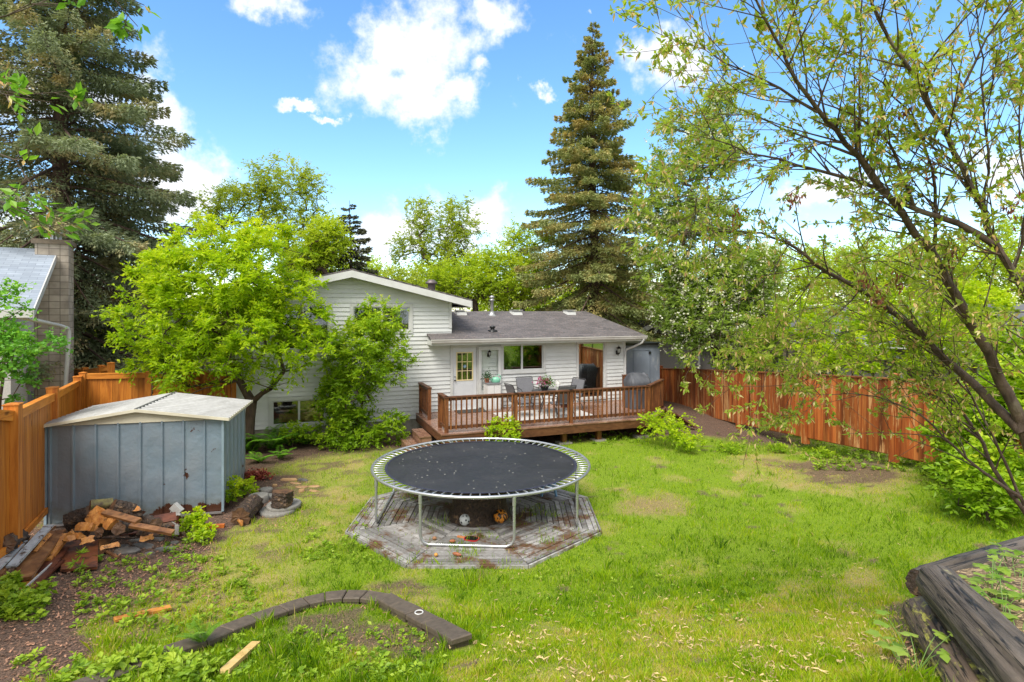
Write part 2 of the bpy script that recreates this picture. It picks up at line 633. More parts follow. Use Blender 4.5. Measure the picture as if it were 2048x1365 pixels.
def shingle_mat(name, a, b_, c, brick=(0.32, 0.14), speck=None):
    m, nt, N, L, b = nodes_of(name)
    tc = N.new('ShaderNodeTexCoord')
    br = N.new('ShaderNodeTexBrick')
    br.inputs['Scale'].default_value = 1.0
    br.inputs['Brick Width'].default_value = brick[0]
    br.inputs['Row Height'].default_value = brick[1]
    br.inputs['Mortar Size'].default_value = 0.006
    br.inputs['Color1'].default_value = (*a, 1); br.inputs['Color2'].default_value = (*b_, 1); br.inputs['Mortar'].default_value = (*c, 1)
    L.new(tc.outputs['UV'], br.inputs['Vector'])
    n = noise(N, L, 1.2, 5, 0.6)
    n2 = noise(N, L, 22, 3, 0.7)
    col = mixc(N, L, mapr(N, L, n, 0.35, 0.7, 0, 0.6), br.outputs['Color'], tuple(x * 0.55 for x in a))
    if speck:
        col = mixc(N, L, mapr(N, L, n2, 0.58, 0.64, 0, 0.7), col, speck)
    L.new(col, b.inputs['Base Color'])
    b.inputs['Roughness'].default_value = 0.75
    bump(N, L, b, br.outputs['Color'], 0.4, 0.01)
    return m


def uv_from(o, origin, ua, va):
    """planar UVs in metres"""
    me = o.data
    uv = me.uv_layers.new(name='UVMap')
    mw = o.matrix_world
    off = Vector((0, 0, 0)); q = o
    while q is not None:
        off += q.location; q = q.parent
    for l in me.loops:
        p = me.vertices[l.vertex_index].co + off - Vector(origin)
        uv.data[l.index].uv = (p.dot(ua), p.dot(va))

# ------------------------------------------------------------------ ground
def vnoise(x, y, s, seed=0):
    """cheap smooth value noise"""
    x = np.asarray(x) * s + seed * 17.3; y = np.asarray(y) * s + seed * 9.1
    xi, yi = np.floor(x).astype(np.int64), np.floor(y).astype(np.int64)
    fx, fy = sstep(x - xi), sstep(y - yi)

    def h(i, j):
        n = (i * 374761393 + j * 668265263 + seed * 1013) & 0x7fffffff
        n = ((n ^ (n >> 13)) * 1274126177) & 0x7fffffff
        return (n & 0xffff) / 65535.0
    a = h(xi, yi) * (1 - fx) + h(xi + 1, yi) * fx
    b = h(xi, yi + 1) * (1 - fx) + h(xi + 1, yi + 1) * fx
    return a * (1 - fy) + b * fy


def fbm(x, y, s, seed=0):
    return (vnoise(x, y, s, seed) + .5 * vnoise(x, y, s * 2.1, seed + 1) + .25 * vnoise(x, y, s * 4.3, seed + 2)) / 1.75


def inpoly(px, py, poly):
    c = np.zeros(px.shape, bool)
    n = len(poly)
    for i in range(n):
        x1, y1 = poly[i]; x2, y2 = poly[(i + 1) % n]
        k = ((y1 > py) != (y2 > py)) & (px < (x2 - x1) * (py - y1) / (y2 - y1 + 1e-9) + x1)
        c ^= k
    return c


def soft(px, py, poly):
    m = np.zeros(px.shape)
    for dx, dy in ((0, 0), (14, 0), (-14, 0), (0, 6), (0, -6), (9, 4), (-9, 4), (9, -4), (-9, -4)):
        m += inpoly(px + dx, py + dy, poly)
    return m / 9


SOIL = [
    [(380, 800), (2300, 700), (2300, 810), (1420, 838), (1430, 850), (1560, 868), (1640, 888), (1600, 895), (1480, 886), (1400, 872), (1335, 862), (1310, 872), (1200, 876), (1130, 884), (1060, 900), (900, 898), (760, 903), (690, 905), (640, 914), (560, 934), (500, 950), (430, 990)],
    [(-200, 1080), (60, 1060), (440, 985), (500, 950), (560, 940), (600, 960), (600, 985), (560, 1035), (490, 1052), (440, 1075), (420, 1110), (350, 1150), (300, 1165), (235, 1200), (180, 1240), (200, 1300), (130, 1365), (-200, 1420)],
    [(0, 900), (100, 900), (100, 1060), (0, 1060)],
    [(1540, 925), (1640, 915), (1760, 930), (1810, 950), (1770, 970), (1640, 966), (1590, 950)],
    [(1620, 880), (1800, 905), (2000, 935), (2000, 950), (1840, 930), (1700, 905), (1610, 893)],
    [(760, 1165), (850, 1160), (880, 1180), (830, 1192), (770, 1185)],
    [(560, 1235), (720, 1215), (760, 1240), (900, 1290), (850, 1330), (700, 1300), (560, 1260)],
    [(920, 1142), (950, 1138), (960, 1150), (930, 1152)],
    [(1790, 1200), (1840, 1190), (1900, 1365), (1780, 1365), (1760, 1280)],
]
DRY = [
    [(1225, 990), (1300, 980), (1390, 1010), (1350, 1035), (1250, 1030)],
    [(1460, 920), (1540, 905), (1820, 930), (1860, 955), (1800, 990), (1560, 985), (1500, 960)],
    [(940, 1300), (1080, 1240), (1180, 1275), (1330, 1190), (1450, 1240), (1560, 1150), (1640, 1190), (1720, 1120), (1800, 1190), (1800, 1400), (900, 1400)],
    [(640, 960), (730, 960), (700, 1060), (640, 1080)],
    [(740, 1190), (900, 1180), (1000, 1250), (900, 1240)],
    [(300, 1130), (560, 1080), (620, 1180), (420, 1260), (280, 1250)],
]


def ground_masks(x, y):
    z = gz(x, y)
    yy = np.maximum(y, 0.5)
    px = 1024 + FOC * x / yy
    py = HOR + FOC * (EYE - z) / yy
    jx = (fbm(x, y, 1.6, 3) - .5) * 90 + (fbm(x, y, 5, 8) - .5) * 50
    jy = (fbm(x, y, 1.6, 5) - .5) * 34 + (fbm(x, y, 5, 9) - .5) * 22
    soil = np.zeros(x.shape); dry = np.zeros(x.shape)
    for i, p in enumerate(SOIL):
        k = 1.0 if i in (0, 1, 2) else 0.85
        soil = np.maximum(soil, k * soft(px + jx * (0.35 if i == 0 else 1), py + jy * (0.25 if i == 0 else 1), p))
    for p in DRY:
        dry = np.maximum(dry, soft(px + jx * 1.4, py + jy * 1.4, p))
    straw = sstep(1.35 - np.hypot((px + jx * .5 - 1308) / 78, (py + jy * .5 - 1010) / 24) * 1.0)
    far = (y > 16.5) | (y < 2.0)
    soil = np.where(y > 17.5, 1.0, soil)
    bits = sstep((fbm(x, y, 2.3, 21) - .76) / .06)
    soil = np.maximum(soil, bits * 0.8)
    left = sstep((-x - 2.2) / 2.5)
    bits2 = sstep((fbm(x, y, 3.1, 33) - .60) / .06)
    soil = np.maximum(soil, bits2 * left * 0.75)
    dry = np.maximum(dry * (0.15 + 1.0 * fbm(x, y, 3, 14)), sstep((fbm(x, y, 1.3, 40) - .6) / .2) * .5 + left * (.25 + .4 * fbm(x, y, 4, 15)))
    dry = np.maximum(dry, straw * .95)
    soil = np.maximum(soil, straw * .35)
    soil = np.where(far & (y < 2), 0.4, soil)
    return np.clip(soil, 0, 1), np.clip(dry, 0, 1)


def ground_mat():
    m, nt, N, L, b = nodes_of('lawn_soil')
    a1 = N.new('ShaderNodeAttribute'); a1.attribute_name = 'soil'
    a2 = N.new('ShaderNodeAttribute'); a2.attribute_name = 'dry'
    n1 = noise(N, L, 9, 6, 0.7)
    n2 = noise(N, L, 55, 4, 0.7)
    n4 = noise(N, L, 26, 3, 0.75)
    soil = mixc(N, L, mapr(N, L, n2, 0.42, 0.62), (0.035, 0.022, 0.016), (0.22, 0.14, 0.10))
    soil = mixc(N, L, mapr(N, L, n4, 0.55, 0.63, 0, .7), soil, (0.30, 0.18, 0.12))
    soil = mixc(N, L, mapr(N, L, n1, 0.45, 0.75, 0, 0.6), soil, (0.12, 0.09, 0.075))
    gr = mixc(N, L, mapr(N, L, n2, 0.35, 0.65), (0.09, 0.15, 0.010), (0.24, 0.34, 0.018))
    dr = mixc(N, L, mapr(N, L, n2, 0.35, 0.65), (0.20, 0.17, 0.05), (0.46, 0.35, 0.15))
    c = mixc(N, L, a2.outputs['Fac'], gr, dr)
    c = mixc(N, L, a1.outputs['Fac'], c, soil)
    L.new(c, b.inputs['Base Color'])
    b.inputs['Roughness'].default_value = 0.9
    b.inputs['Specular IOR Level'].default_value = 0.2
    bump(N, L, b, n2, 0.7, 0.03)
    MATS['ground'] = m
    return m


def build_ground():
    xs = np.concatenate([[-400, -150, -60, -30], np.arange(-15, 14.01, 0.09), [20, 40, 90, 200, 500]])
    ys = np.concatenate([[-40, -10, 0, 1.5], np.arange(2.4, 24, 0.09), [27, 32, 45, 80, 160, 400, 900]])
    X, Y = np.meshgrid(xs, ys)
    Z = gz(X, Y)
    Z = np.where(Y > 24, -0.02, Z)
    Z += np.where((Y < 24) & (Y > 2), (fbm(X, Y, 6, 2) - .5) * .03, 0)
    V = np.stack([X.ravel(), Y.ravel(), Z.ravel()], 1)
    nx, ny = len(xs), len(ys)
    i = np.arange((nx - 1) * (ny - 1)); r, c = i // (nx - 1), i % (nx - 1)
    a = r * nx + c
    F = np.stack([a, a + 1, a + nx + 1, a + nx], 1)
    o = fast_mesh('lawn', V, F, ground_mat(), smooth=True)
    so, dr = ground_masks(X.ravel(), Y.ravel())
    for nme, arr in (('soil', so), ('dry', dr)):
        at = o.data.attributes.new(nme, 'FLOAT', 'POINT')
        at.data.foreach_set('value', arr.astype(np.float32))
    tag(o, kind='structure')
    return o


build_ground()


EP = [(120, 1385), (190, 1358), (262, 1326), (335, 1300), (400, 1278), (452, 1256), (510, 1234), (566, 1215), (612, 1200), (650, 1192), (690, 1188), (728, 1188), (768, 1194), (795, 1210), (828, 1226), (862, 1244), (924, 1278)]
EDGE_PTS = np.array([list(G(px_, py_, .10))[:2] for px_, py_ in EP])


def edge_dist(x, y):
    d = np.full(np.shape(x), 9.0)
    for a, b in zip(EDGE_PTS[:-1], EDGE_PTS[1:]):
        ab = b - a
        t = np.clip(((x - a[0]) * ab[0] + (y - a[1]) * ab[1]) / (ab @ ab), 0, 1)
        d = np.minimum(d, np.hypot(x - a[0] - ab[0] * t, y - a[1] - ab[1] * t))
    return d


def blades(n, ymin, ymax, pw, wid, hgt, seed):
    g = np.random.default_rng(seed)
    u = g.random(n)
    y = (ymin ** (1 - pw) + u * (ymax ** (1 - pw) - ymin ** (1 - pw))) ** (1 / (1 - pw))
    xl, xr = -1.0 * y * 0.92, 0.92 * y
    x = xl + (xr - xl) * g.random(n)
    so, dr = ground_masks(x, y)
    tr = fbm(x, y, .9, 61)
    keep = g.random(n) > so * 1.12 - 0.02
    # keep the wooden octagon and shed clear
    oc = np.maximum.reduce([np.abs(x + .66), np.abs(y - 10.7), (np.abs(x + .66) + np.abs(y - 10.7)) / 1.414])
    edge = oc < 2.13
    keep &= ~edge | (g.random(n) < 0.05 + .5 * sstep((fbm(x, y, 1.5, 77) - .62) / .1) * (oc > .6))
    keep &= y < 17.2
    ed = edge_dist(x, y)
    keep &= ed > .12
    x, y, so, dr, tr = x[keep], y[keep], so[keep], dr[keep], tr[keep]
    n = len(x)
    z = gz(x, y) + np.where(np.maximum.reduce([np.abs(x + .66), np.abs(y - 10.7), (np.abs(x + .66) + np.abs(y - 10.7)) / 1.414]) < 2.15, .05, -0.01)
    a = g.random(n) * 2 * np.pi
    sc = 0.6 + 0.25 * (y / 4.5)
    w = wid * sc * (0.6 + .8 * g.random(n))
    clump = 0.35 + 1.1 * fbm(x, y, 2.2, 71) + 1.6 * sstep((fbm(x, y, 5.5, 72) - .66) / .12)
    hh = hgt * (0.5 + g.random(n)) * clump * (1 - .35 * dr)
    lean = (g.random(n) * .9) * hh
    la = g.random(n) * 2 * np.pi
    P = np.stack([x, y, z], 1)
    s = np.stack([np.cos(a), np.sin(a), np.zeros(n)], 1) * (w / 2)[:, None]
    mid = P + np.stack([np.cos(la) * lean * .35, np.sin(la) * lean * .35, hh * .6], 1)
    top = P + np.stack([np.cos(la) * lean, np.sin(la) * lean, hh], 1)
    V = np.stack([P - s, P + s, mid + s * .8, top, mid - s * .8], 1).reshape(-1, 3)
    F = np.arange(n)[:, None] * 5 + np.array([0, 1, 2, 3, 4])[None]
    v = np.clip(.28 + .45 * dr * g.random(n) ** .6 + .28 * (tr - .5) + .46 * (g.random(n) - .5) + .12 * dr + .5 * (fbm(x, y, 7, 81) - .5), 0, 1)
    v = np.where(g.random(n) < .03 + .10 * dr, .97, v)
    return V, F, v


M_GRASS = leaf_mat('grass_blades', [(0.0, (0.06, 0.16, 0.008)), (0.3, (0.26, 0.44, 0.008)), (0.55, (0.44, 0.58, 0.014)), (0.75, (0.60, 0.56, 0.06)), (1.0, (0.70, 0.56, 0.26))], 0.5, 0.45)


def build_grass():
    V1, F1, v1 = blades(400000, 3.3, 17.3, 2.0, .0075, .06, 5)
    o = fast_mesh('grass', V1, F1, M_GRASS, attrs={'v': v1})
    tag(o, 'short patchy green lawn grass with yellow tips', 'grass', kind='stuff')


build_grass()


def leaf_quads(P, D, L_, Wd, up=None, g=NR, fold=0.0):
    """diamond leaves: base P, direction D, length L_, width Wd; returns V,F"""
    n = len(P)
    D = D / (np.linalg.norm(D, axis=1, keepdims=True) + 1e-9)
    if up is None:
        up = g.normal(size=(n, 3)) * .7 + np.array([0, 0, 1.0])
    S = np.cross(D, up)
    S /= (np.linalg.norm(S, axis=1, keepdims=True) + 1e-9)
    U = np.cross(S, D)
    L_ = np.broadcast_to(np.asarray(L_, float), (n,))[:, None]; Wd = np.broadcast_to(np.asarray(Wd, float), (n,))[:, None]
    tip = P + D * L_ - U * L_ * fold
    a = P + D * L_ * .45 + S * Wd * .5 + U * Wd * .15
    b = P + D * L_ * .45 - S * Wd * .5 + U * Wd * .15
    V = np.stack([P, a, tip, b], 1).reshape(-1, 3)
    F = np.arange(n)[:, None] * 4 + np.array([0, 1, 2, 3])[None]
    return V, F


def g_at(px, py):
    p = G(px, py)
    return p


# low broad-leaved weeds, catkins, chips
M_WEED = leaf_mat('weed_leaves', [(0, (0.11, 0.22, 0.015)), (0.5, (0.25, 0.40, 0.02)), (1, (0.44, 0.56, 0.05))], 0.4, 0.45)


def build_weeds():
    g = np.random.default_rng(91)
    zones = [(150, 520, 1120, 1260, 210, .055), (300, 900, 1260, 1365, 230, .042), (-60, 80, 1190, 1250, 60, .07), (150, 420, 1335, 1420, 70, .05),
             (20, 160, 1320, 1400, 30, .06), (330, 420, 1060, 1130, 50, .05), (600, 760, 1060, 1130, 60, .05), (1600, 1900, 890, 945, 160, .07),
             (1420, 1620, 870, 905, 60, .05), (1150, 1290, 868, 890, 60, .06), (1000, 1500, 1130, 1250, 60, .035), (1840, 2040, 930, 985, 120, .08),
             (700, 830, 1000, 1060, 14, .04), (640, 700, 890, 905, 10, .04)]
    PP, DD, LL, VV = [], [], [], []
    for (x0, x1, y0, y1, n, L0) in zones:
        for i in range(n):
            p = G(x0 + (x1 - x0) * g.random(), y0 + (y1 - y0) * g.random())
            if edge_dist(p.x, p.y) < .17: continue
            k = int(7 + 12 * g.random())
            s = L0 * (.6 + .8 * g.random())
            a = g.random(k) * 2 * np.pi
            el = .1 + .9 * g.random(k)
            d = np.stack([np.cos(a) * np.cos(el), np.sin(a) * np.cos(el), np.sin(el)], 1)
            base = np.array(p)[None] + d * s * .5 * g.random((k, 1)) + np.stack([np.zeros(k), np.zeros(k), s * g.random(k) * 1.2], 1)
            d[:, 2] *= .4
            PP.append(base); DD.append(d); LL.append(s * (.6 + .7 * g.random(k))); VV.append(np.full(k, g.random()) * .6 + .4 * g.random(k))
    P, D, Ls, v = np.concatenate(PP), np.concatenate(DD), np.concatenate(LL), np.concatenate(VV)
    V, F = leaf_quads(P, D, Ls, Ls * .62, g=g)
    o = fast_mesh('weed_cover', V, F, M_WEED, attrs={'v': v})
    tag(o, 'low broad-leaved weeds scattered through the lawn and dirt', 'weeds', kind='stuff')


build_weeds()
M_CATKIN = mat('fallen_catkin', (0.52, 0.40, 0.20), (0.36, 0.25, 0.11), 0.8, 30, island=.4)
M_CHIP = mat('wood_chips', (0.38, 0.20, 0.12), (0.15, 0.075, 0.045), 0.7, 20, island=0.5)


def scatter_bits(name, label, cat, zones, L0, W0, m, seed, lift=.012):
    g = np.random.default_rng(seed)
    VV, FF, k0 = [], [], 0
    for (x0, x1, y0, y1, n) in zones:
        for i in range(n):
            ux, uy = g.random(), g.random()
            if name == 'catkin_litter':
                uy = 1 - uy ** 1.0 * (.35 + .65 * g.random()); ux = .5 + (ux - .5) * (.75 + .45 * g.random())
            p = np.array(G(x0 + (x1 - x0) * ux, y0 + (y1 - y0) * uy))
            if name == 'catkin_litter' and fbm(p[0], p[1], 1.6, 55) < .38 + .12 * g.random(): continue
            if name == 'catkin_litter':
                # 3 bent segments, thin rhombic sections
                a = g.random() * 6.28; l = L0 * (.5 + .9 * g.random())
                d = np.array([math.cos(a), math.sin(a), .15 * g.normal()])
                bend = np.array([-d[1], d[0], 0]) * l * g.normal() * .22
                s = np.array([-math.sin(a), math.cos(a), 0]); u = np.array([0, 0, 1.])
                w = W0 * (.6 + .6 * g.random())
                ring = []
                for t, ww in ((0, .35), (.3, 1), (.7, .9), (1, .25)):
                    c = p + d * l * (t - .5) + bend * math.sin(math.pi * t) + np.array([0, 0, lift + .02 * g.random()])
                    for (sa, ua) in ((1, 0), (0, 1), (-1, 0), (0, -1)):
                        ring.append(c + (s * sa + u * ua) * ww * w / 2 * (.7 + .6 * g.random()))
                VV.extend(ring)
                for r in range(3):
                    for j in range(4):
                        FF.append((k0 + r * 4 + j, k0 + r * 4 + (j + 1) % 4, k0 + (r + 1) * 4 + (j + 1) % 4, k0 + (r + 1) * 4 + j))
                k0 += 16
            else:
                l = L0 * (.4 + 1.1 * g.random()); w = W0 * (.5 + g.random())
                a = g.random() * 6.28; tl = g.normal() * .35
                d = np.array([math.cos(a), math.sin(a), tl]) * l / 2
                s = np.array([-math.sin(a), math.cos(a), g.normal() * .3]) * w / 2
                c = p + np.array([0, 0, lift + abs(tl) * l / 2])
                VV.extend([c - d - s, c + d - s * .6, c + d * .9 + s, c - d + s * .8]); FF.append((k0, k0 + 1, k0 + 2, k0 + 3)); k0 += 4
    o = fast_mesh(name, np.array(VV), np.array(FF), m)
    tag(o, label, cat, kind='stuff')


scatter_bits('catkin_litter', 'pale tan catkins strewn over the lawn in the foreground', 'catkins',
             [(960, 1840, 1080, 1410, 1350)], .05, .0135, M_CATKIN, 3, .026)
scatter_bits('wood_chips', 'reddish brown bark chips littering the bare soil', 'wood chips',
             [(60, 440, 1060, 1200, 1500), (420, 640, 945, 1060, 750), (0, 300, 1180, 1365, 1300), (60, 440, 1060, 1200, 1500), (40, 100, 960, 1070, 120), (1500, 1800, 925, 970, 200), (460, 880, 880, 930, 350), (1330, 1640, 830, 890, 350), (590, 860, 1180, 1330, 260), (1780, 1880, 1210, 1365, 140)],
             .03, .014, M_CHIP, 4)

# ------------------------------------------------------------------ the house
DECK_Z = 0.62


def courses(mb, lo, hi, z0, z1, openings, t=0.0, c=0.13, mi=0, gable=None):
    """lap siding on the wall plane t between s=lo..hi; openings (s0,s1,z0,z1); gable: z -> (lo,hi)"""
    z = z0
    dep = lambda zz, za, zb_: -.034 + .031 * (zz - za) / (zb_ - za)
    while z < z1 - 1e-4:
        zt = min(z + c, z1)
        pieces = []
        bps = sorted({lo, hi} | {min(max(v, lo), hi) for o in openings if o[2] < zt and o[3] > z for v in (o[0], o[1])})
        for p, q in zip(bps[:-1], bps[1:]):
            if q - p < 1e-4:
                continue
            mid = (p + q) / 2
            segs = [(z, zt)]
            for o in openings:
                if o[0] < mid < o[1] and o[2] < zt and o[3] > z:
                    ns = []
                    for (a, b) in segs:
                        if o[2] > a: ns.append((a, min(b, o[2])))
                        if o[3] < b: ns.append((max(a, o[3]), b))
                    segs = [(a, b) for a, b in ns if b - a > .004]
            for (a, b) in segs:
                pieces.append((p, q, a, b))
        for (p, q, a, b) in pieces:
            pt, qt, pb, qb = p, q, p, q
            if gable:
                g0, g1 = gable(a), gable(b)
                pb, qb = max(p, g0[0]), min(q, g0[1]); pt, qt = max(p, g1[0]), min(q, g1[1])
                if qb - pb < .02:
                    continue
                if qt <= pt:
                    pt = qt = (pb + qb) / 2
            o1, o2 = dep(a, z, z + c), dep(b, z, z + c)
            mb.add([H(pb, t + o1, a), H(qb, t + o1, a), H(qt, t + o2, b), H(pt, t + o2, b),
                    H(pb, t + 0.0, a + .001), H(qb, t + 0.0, a + .001)], [(0, 1, 2, 3), (4, 5, 1, 0)], mi)
        z = zt


def frame_box(mb, s0, s1, z0, z1, w, t0, t1, mi=0, sill=False):
    """a picture frame of four bars inside s0..s1, z0..z1"""
    f = H
    def bx(a, b, zl, zh, ta, tb):
        mb.hexa([f(a, ta, zl), f(b, ta, zl), f(b, tb, zl), f(a, tb, zl), f(a, ta, zh), f(b, ta, zh), f(b, tb, zh), f(a, tb, zh)], mi)
    bx(s0, s0 + w, z0 + w, z1 - w, t0, t1); bx(s1 - w, s1, z0 + w, z1 - w, t0, t1)
    bx(s0, s1, z1 - w, z1, t0, t1); bx(s0, s1, z0, z0 + w, t0, t1)


def hbox(mb, s0, s1, t0, t1, z0, z1, mi=0):
    mb.hexa([H(s0, t0, z0), H(s1, t0, z0), H(s1, t1, z0), H(s0, t1, z0), H(s0, t0, z1), H(s1, t0, z1), H(s1, t1, z1), H(s0, t1, z1)], mi)


def window(parent, s0, s1, z0, z1, mull=(), trim=.09, name='window', label=None, sash=M_WHITE):
    m = MB(); frame_box(m, s0, s1, z0, z1, trim, -.055, .05)
    w = m.build(name, M_WHITE, parent, label=label)
    m = MB()
    a, b, c, d = s0 + trim, s1 - trim, z0 + trim, z1 - trim
    frame_box(m, a, b, c, d, .035, -.02, .03)
    for x in mull:
        xx = a + (b - a) * x
        hbox(m, xx - .03, xx + .03, -.018, .03, c + .035, d - .035)
    m.build('sash', sash, w)
    m = MB()
    hbox(m, a + .03, b - .03, .008, .014, c + .03, d - .03)
    m.build('pane', GLASS, w)
    return w


MS0, MS1, WS1 = hs(470), hs(903), hs(1250)
FZ = 0.42                                  # bottom of the siding
house = thing('house', 'white sided split-level house with a two-storey gable end and a low dark-roofed wing', 'house', tuple(H((MS0 + WS1) / 2, 0, 0)))

# openings (s0,s1,z0,z1) from photo pixels
def op(px0, px1, pyt, pyb):
    pm = (px0 + px1) / 2
    return (hs(px0), hs(px1), hz(pm, pyb), hz(pm, pyt))


W_BASE = op(537, 657, 793, 855)
W_UPL = op(545, 664, 606, 705)
W_UPR = op(700, 825, 608, 668)
W_WING = op(1001, 1090, 685, 745)
DOOR = op(900, 958, 690, 818)
SLD = op(1152, 1212, 682, 800)
DOOR = (DOOR[0], DOOR[1], DECK_Z + .02, DOOR[3]); SLD = (SLD[0], SLD[1], DECK_Z + .05, SLD[3])
W_WING = (W_WING[0], W_WING[1], W_WING[2], W_WING[3])

AP = (MS0 + MS1) / 2
zap = hz(700, 541, -.5)                     # top of the gable
EV = hs(945, -.5) - AP                      # half width to the eave tip
zev = hz(945, 603, -.5)
slope = (zap - zev) / EV


def roof_z(s):
    return zap - abs(s - AP) * slope


WTOP = min(roof_z(MS1), 9) - .16
m = MB()
courses(m, MS0 + .1, MS1, FZ, WTOP, [W_BASE, W_UPL, W_UPR, (DOOR[0], MS1 + 1, DOOR[2], DOOR[3])])
courses(m, MS0 + .1, MS1, WTOP, zap - .2, [], gable=lambda z: (AP - max(0, (zap - .17 - z) / slope), AP + max(0, (zap - .17 - z) / slope)))
ze_w = hz(1080, 676, -.62)                  # wing eave height
courses(m, MS1, WS1 - .09, FZ, ze_w + .12, [DOOR, W_WING, SLD])
m.build('siding', M_SIDING, house)
m = MB(); hbox(m, MS0, MS0 + .1, -.045, .06, FZ, WTOP); m.build('corner_trim', M_WHITE, house)
m = MB(); hbox(m, WS1 - .09, WS1, -.045, .06, FZ, ze_w + .1); m.build('corner_trim', M_WHITE, house)
m = MB(); hbox(m, MS1 - .09, MS1 - .001, -.045, .0, ze_w + .33, WTOP + .05)
m.build('corner_trim', M_WHITE, house)
# shell: side and back walls, floor line
m = MB()
D = 9.0
hbox(m, MS0, MS0 + .12, .06, D, FZ, WTOP)
hbox(m, MS1 - .12, MS1, .06, D, ze_w - .3, WTOP)
hbox(m, MS0, MS1, D, D + .12, FZ, WTOP)
hbox(m, WS1 - .12, WS1, .06, 6.5, FZ, ze_w + .1)
hbox(m, MS1, WS1, 6.5, 6.62, FZ, ze_w + .1)
m.poly([H(MS0, D + .06, WTOP), H(MS1, D + .06, WTOP), H(AP, D + .06, zap - .2)])
m.build('wall', M_SIDING, house)
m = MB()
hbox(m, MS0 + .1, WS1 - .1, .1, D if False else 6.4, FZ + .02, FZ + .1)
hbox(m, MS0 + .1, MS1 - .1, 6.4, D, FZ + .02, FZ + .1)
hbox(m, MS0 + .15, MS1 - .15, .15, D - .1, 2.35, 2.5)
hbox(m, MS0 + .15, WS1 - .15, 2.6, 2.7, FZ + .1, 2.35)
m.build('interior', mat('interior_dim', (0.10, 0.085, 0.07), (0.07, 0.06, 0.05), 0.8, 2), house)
m = MB()
hbox(m, MS0 + .03, WS1 - .03, .01, .1, -.3, FZ)
hbox(m, MS0 + .03, MS0 + .1, .1, D, -.3, FZ)
hbox(m, WS1 - .1, WS1 - .03, .1, 6.5, -.3, FZ)
m.build('foundation', M_CONC, house)

# main roof
M_SHD = shingle_mat('dark_shingles', (0.15, 0.135, 0.135), (0.075, 0.068, 0.07), (0.025, 0.023, 0.025), speck=(0.34, 0.24, 0.20))
M_SHL = shingle_mat('blue_grey_shingles', (0.33, 0.38, 0.45), (0.24, 0.28, 0.34), (0.14, 0.16, 0.2), brick=(0.36, 0.15))


def slab(parent, name, pts, th, m_, uax, vax, label=None):
    """a roof slab: polygon of points with thickness downwards"""
    mb = MB(); mb.prism([Vector(p) - Vector((0, 0, th)) for p in pts], (0, 0, th))
    o = mb.build(name, m_, parent, label=label)
    uv_from(o, pts[0], uax, vax)
    return o


OV = -.5
TE = 9.4
for sg in (-1, 1):
    e = AP + sg * EV
    vax = (HA * sg + Vector((0, 0, -slope))).normalized()
    slab(house, 'roof', [H(AP, OV, zap + .05), H(e, OV, zev + .05), H(e, TE, zev + .05), H(AP, TE, zap + .05)][::sg], .05, M_SHD, HB, vax)
m = MB()
for sg in (-1, 1):
    e = AP + sg * EV
    # barge board along the gable and the flat soffit below
    a0, a1 = H(AP, OV, zap), H(e, OV, zev)
    a0b, a1b = a0 - Vector((0, 0, .2)), a1 - Vector((0, 0, .2))
    if sg > 0:
        m.prism([a0, a1, a1b, a0b], HB * .03)
    else:
        m.prism([a0b, a1b, a1, a0], HB * .03)
    m.prism([H(e, OV, zev), H(e, TE, zev), H(e, TE, zev - .2), H(e, OV, zev - .2)], -HA * .03 * sg)
m.build('fascia', M_WHITE, house)
m = MB()
for sg in (-1, 1):
    e = AP + sg * (EV - .03)
    wz = MS1 if sg > 0 else MS0
    m.add([H(AP, OV + .03, zap - .19), H(e, OV + .03, zev - .18), H(e, 0.05, zev - .18), H(AP, 0.05, zap - .19)], [(0, 1, 2, 3)])
    m.add([H(e, 0.0, zev - .18), H(e, TE, zev - .18), H(wz, TE, zev - .17), H(wz, 0.0, zev - .17)], [(0, 1, 2, 3)])
m.build('soffit', M_SOFFIT, house)

# wing roof: eave at t=-.62, ridge at t=2.7, hip at the right end
TEV, TRG = -.62, 2.7
zr = EYE - (623 - HOR) / FOC * H(hs(1040, TRG), TRG, 0).y
sl0 = hs(862, TEV); sr0 = hs(1292, TEV); srg = hs(1172, TRG)
zew = ze_w + .02


def wing_z(t):
    return zew + (zr - zew) * (t - TEV) / (TRG - TEV)


vax = (HB * (TRG - TEV) + Vector((0, 0, zr - zew))).normalized()
slab(house, 'roof', [H(sl0, TEV, zew), H(sr0, TEV, zew), H(srg, TRG, zr), H(MS1 + .002, TRG, zr), H(MS1 + .002, -.03, wing_z(-.03)), H(sl0, -.03, wing_z(-.03))], .05, M_SHD, HA, vax,
     label='dark shingled wing roof with reddish specks')
slab(house, 'roof', [H(sr0, TEV, zew), H(sr0, 6.9, zew), H(srg, TRG, zr)], .05, M_SHD, HB, HA)
slab(house, 'roof', [H(MS1 + .002, TRG, zr), H(srg, TRG, zr), H(sr0, 6.9, zew), H(MS1 + .002, 6.9, zew)], .05, M_SHD, HA, vax)
m = MB()
hbox(m, sl0 + .02, sr0 - .02, TEV + .02, TEV + .05, zew - .2, zew - .05)
hbox(m, sl0 + .02, sl0 + .05, TEV + .05, -.03, zew - .2, zew - .05)
hbox(m, sr0 - .05, sr0 - .02, TEV + .05, 6.8, zew - .2, zew - .05)
m.build('fascia', M_WHITE, house)
m = MB()
m.add([H(sl0 + .03, TEV + .04, zew - .19), H(sr0 - .03, TEV + .04, zew - .19), H(sr0 - .03, 0.0, zew - .18), H(sl0 + .03, 0.0, zew - .18)], [(0, 1, 2, 3)])
m.add([H(WS1, 0, zew - .182), H(sr0 - .03, 0, zew - .182), H(sr0 - .03, 6.8, zew - .182), H(WS1, 6.8, zew - .182)], [(0, 1, 2, 3)])
m.build('soffit', M_SOFFIT, house)
m = MB()
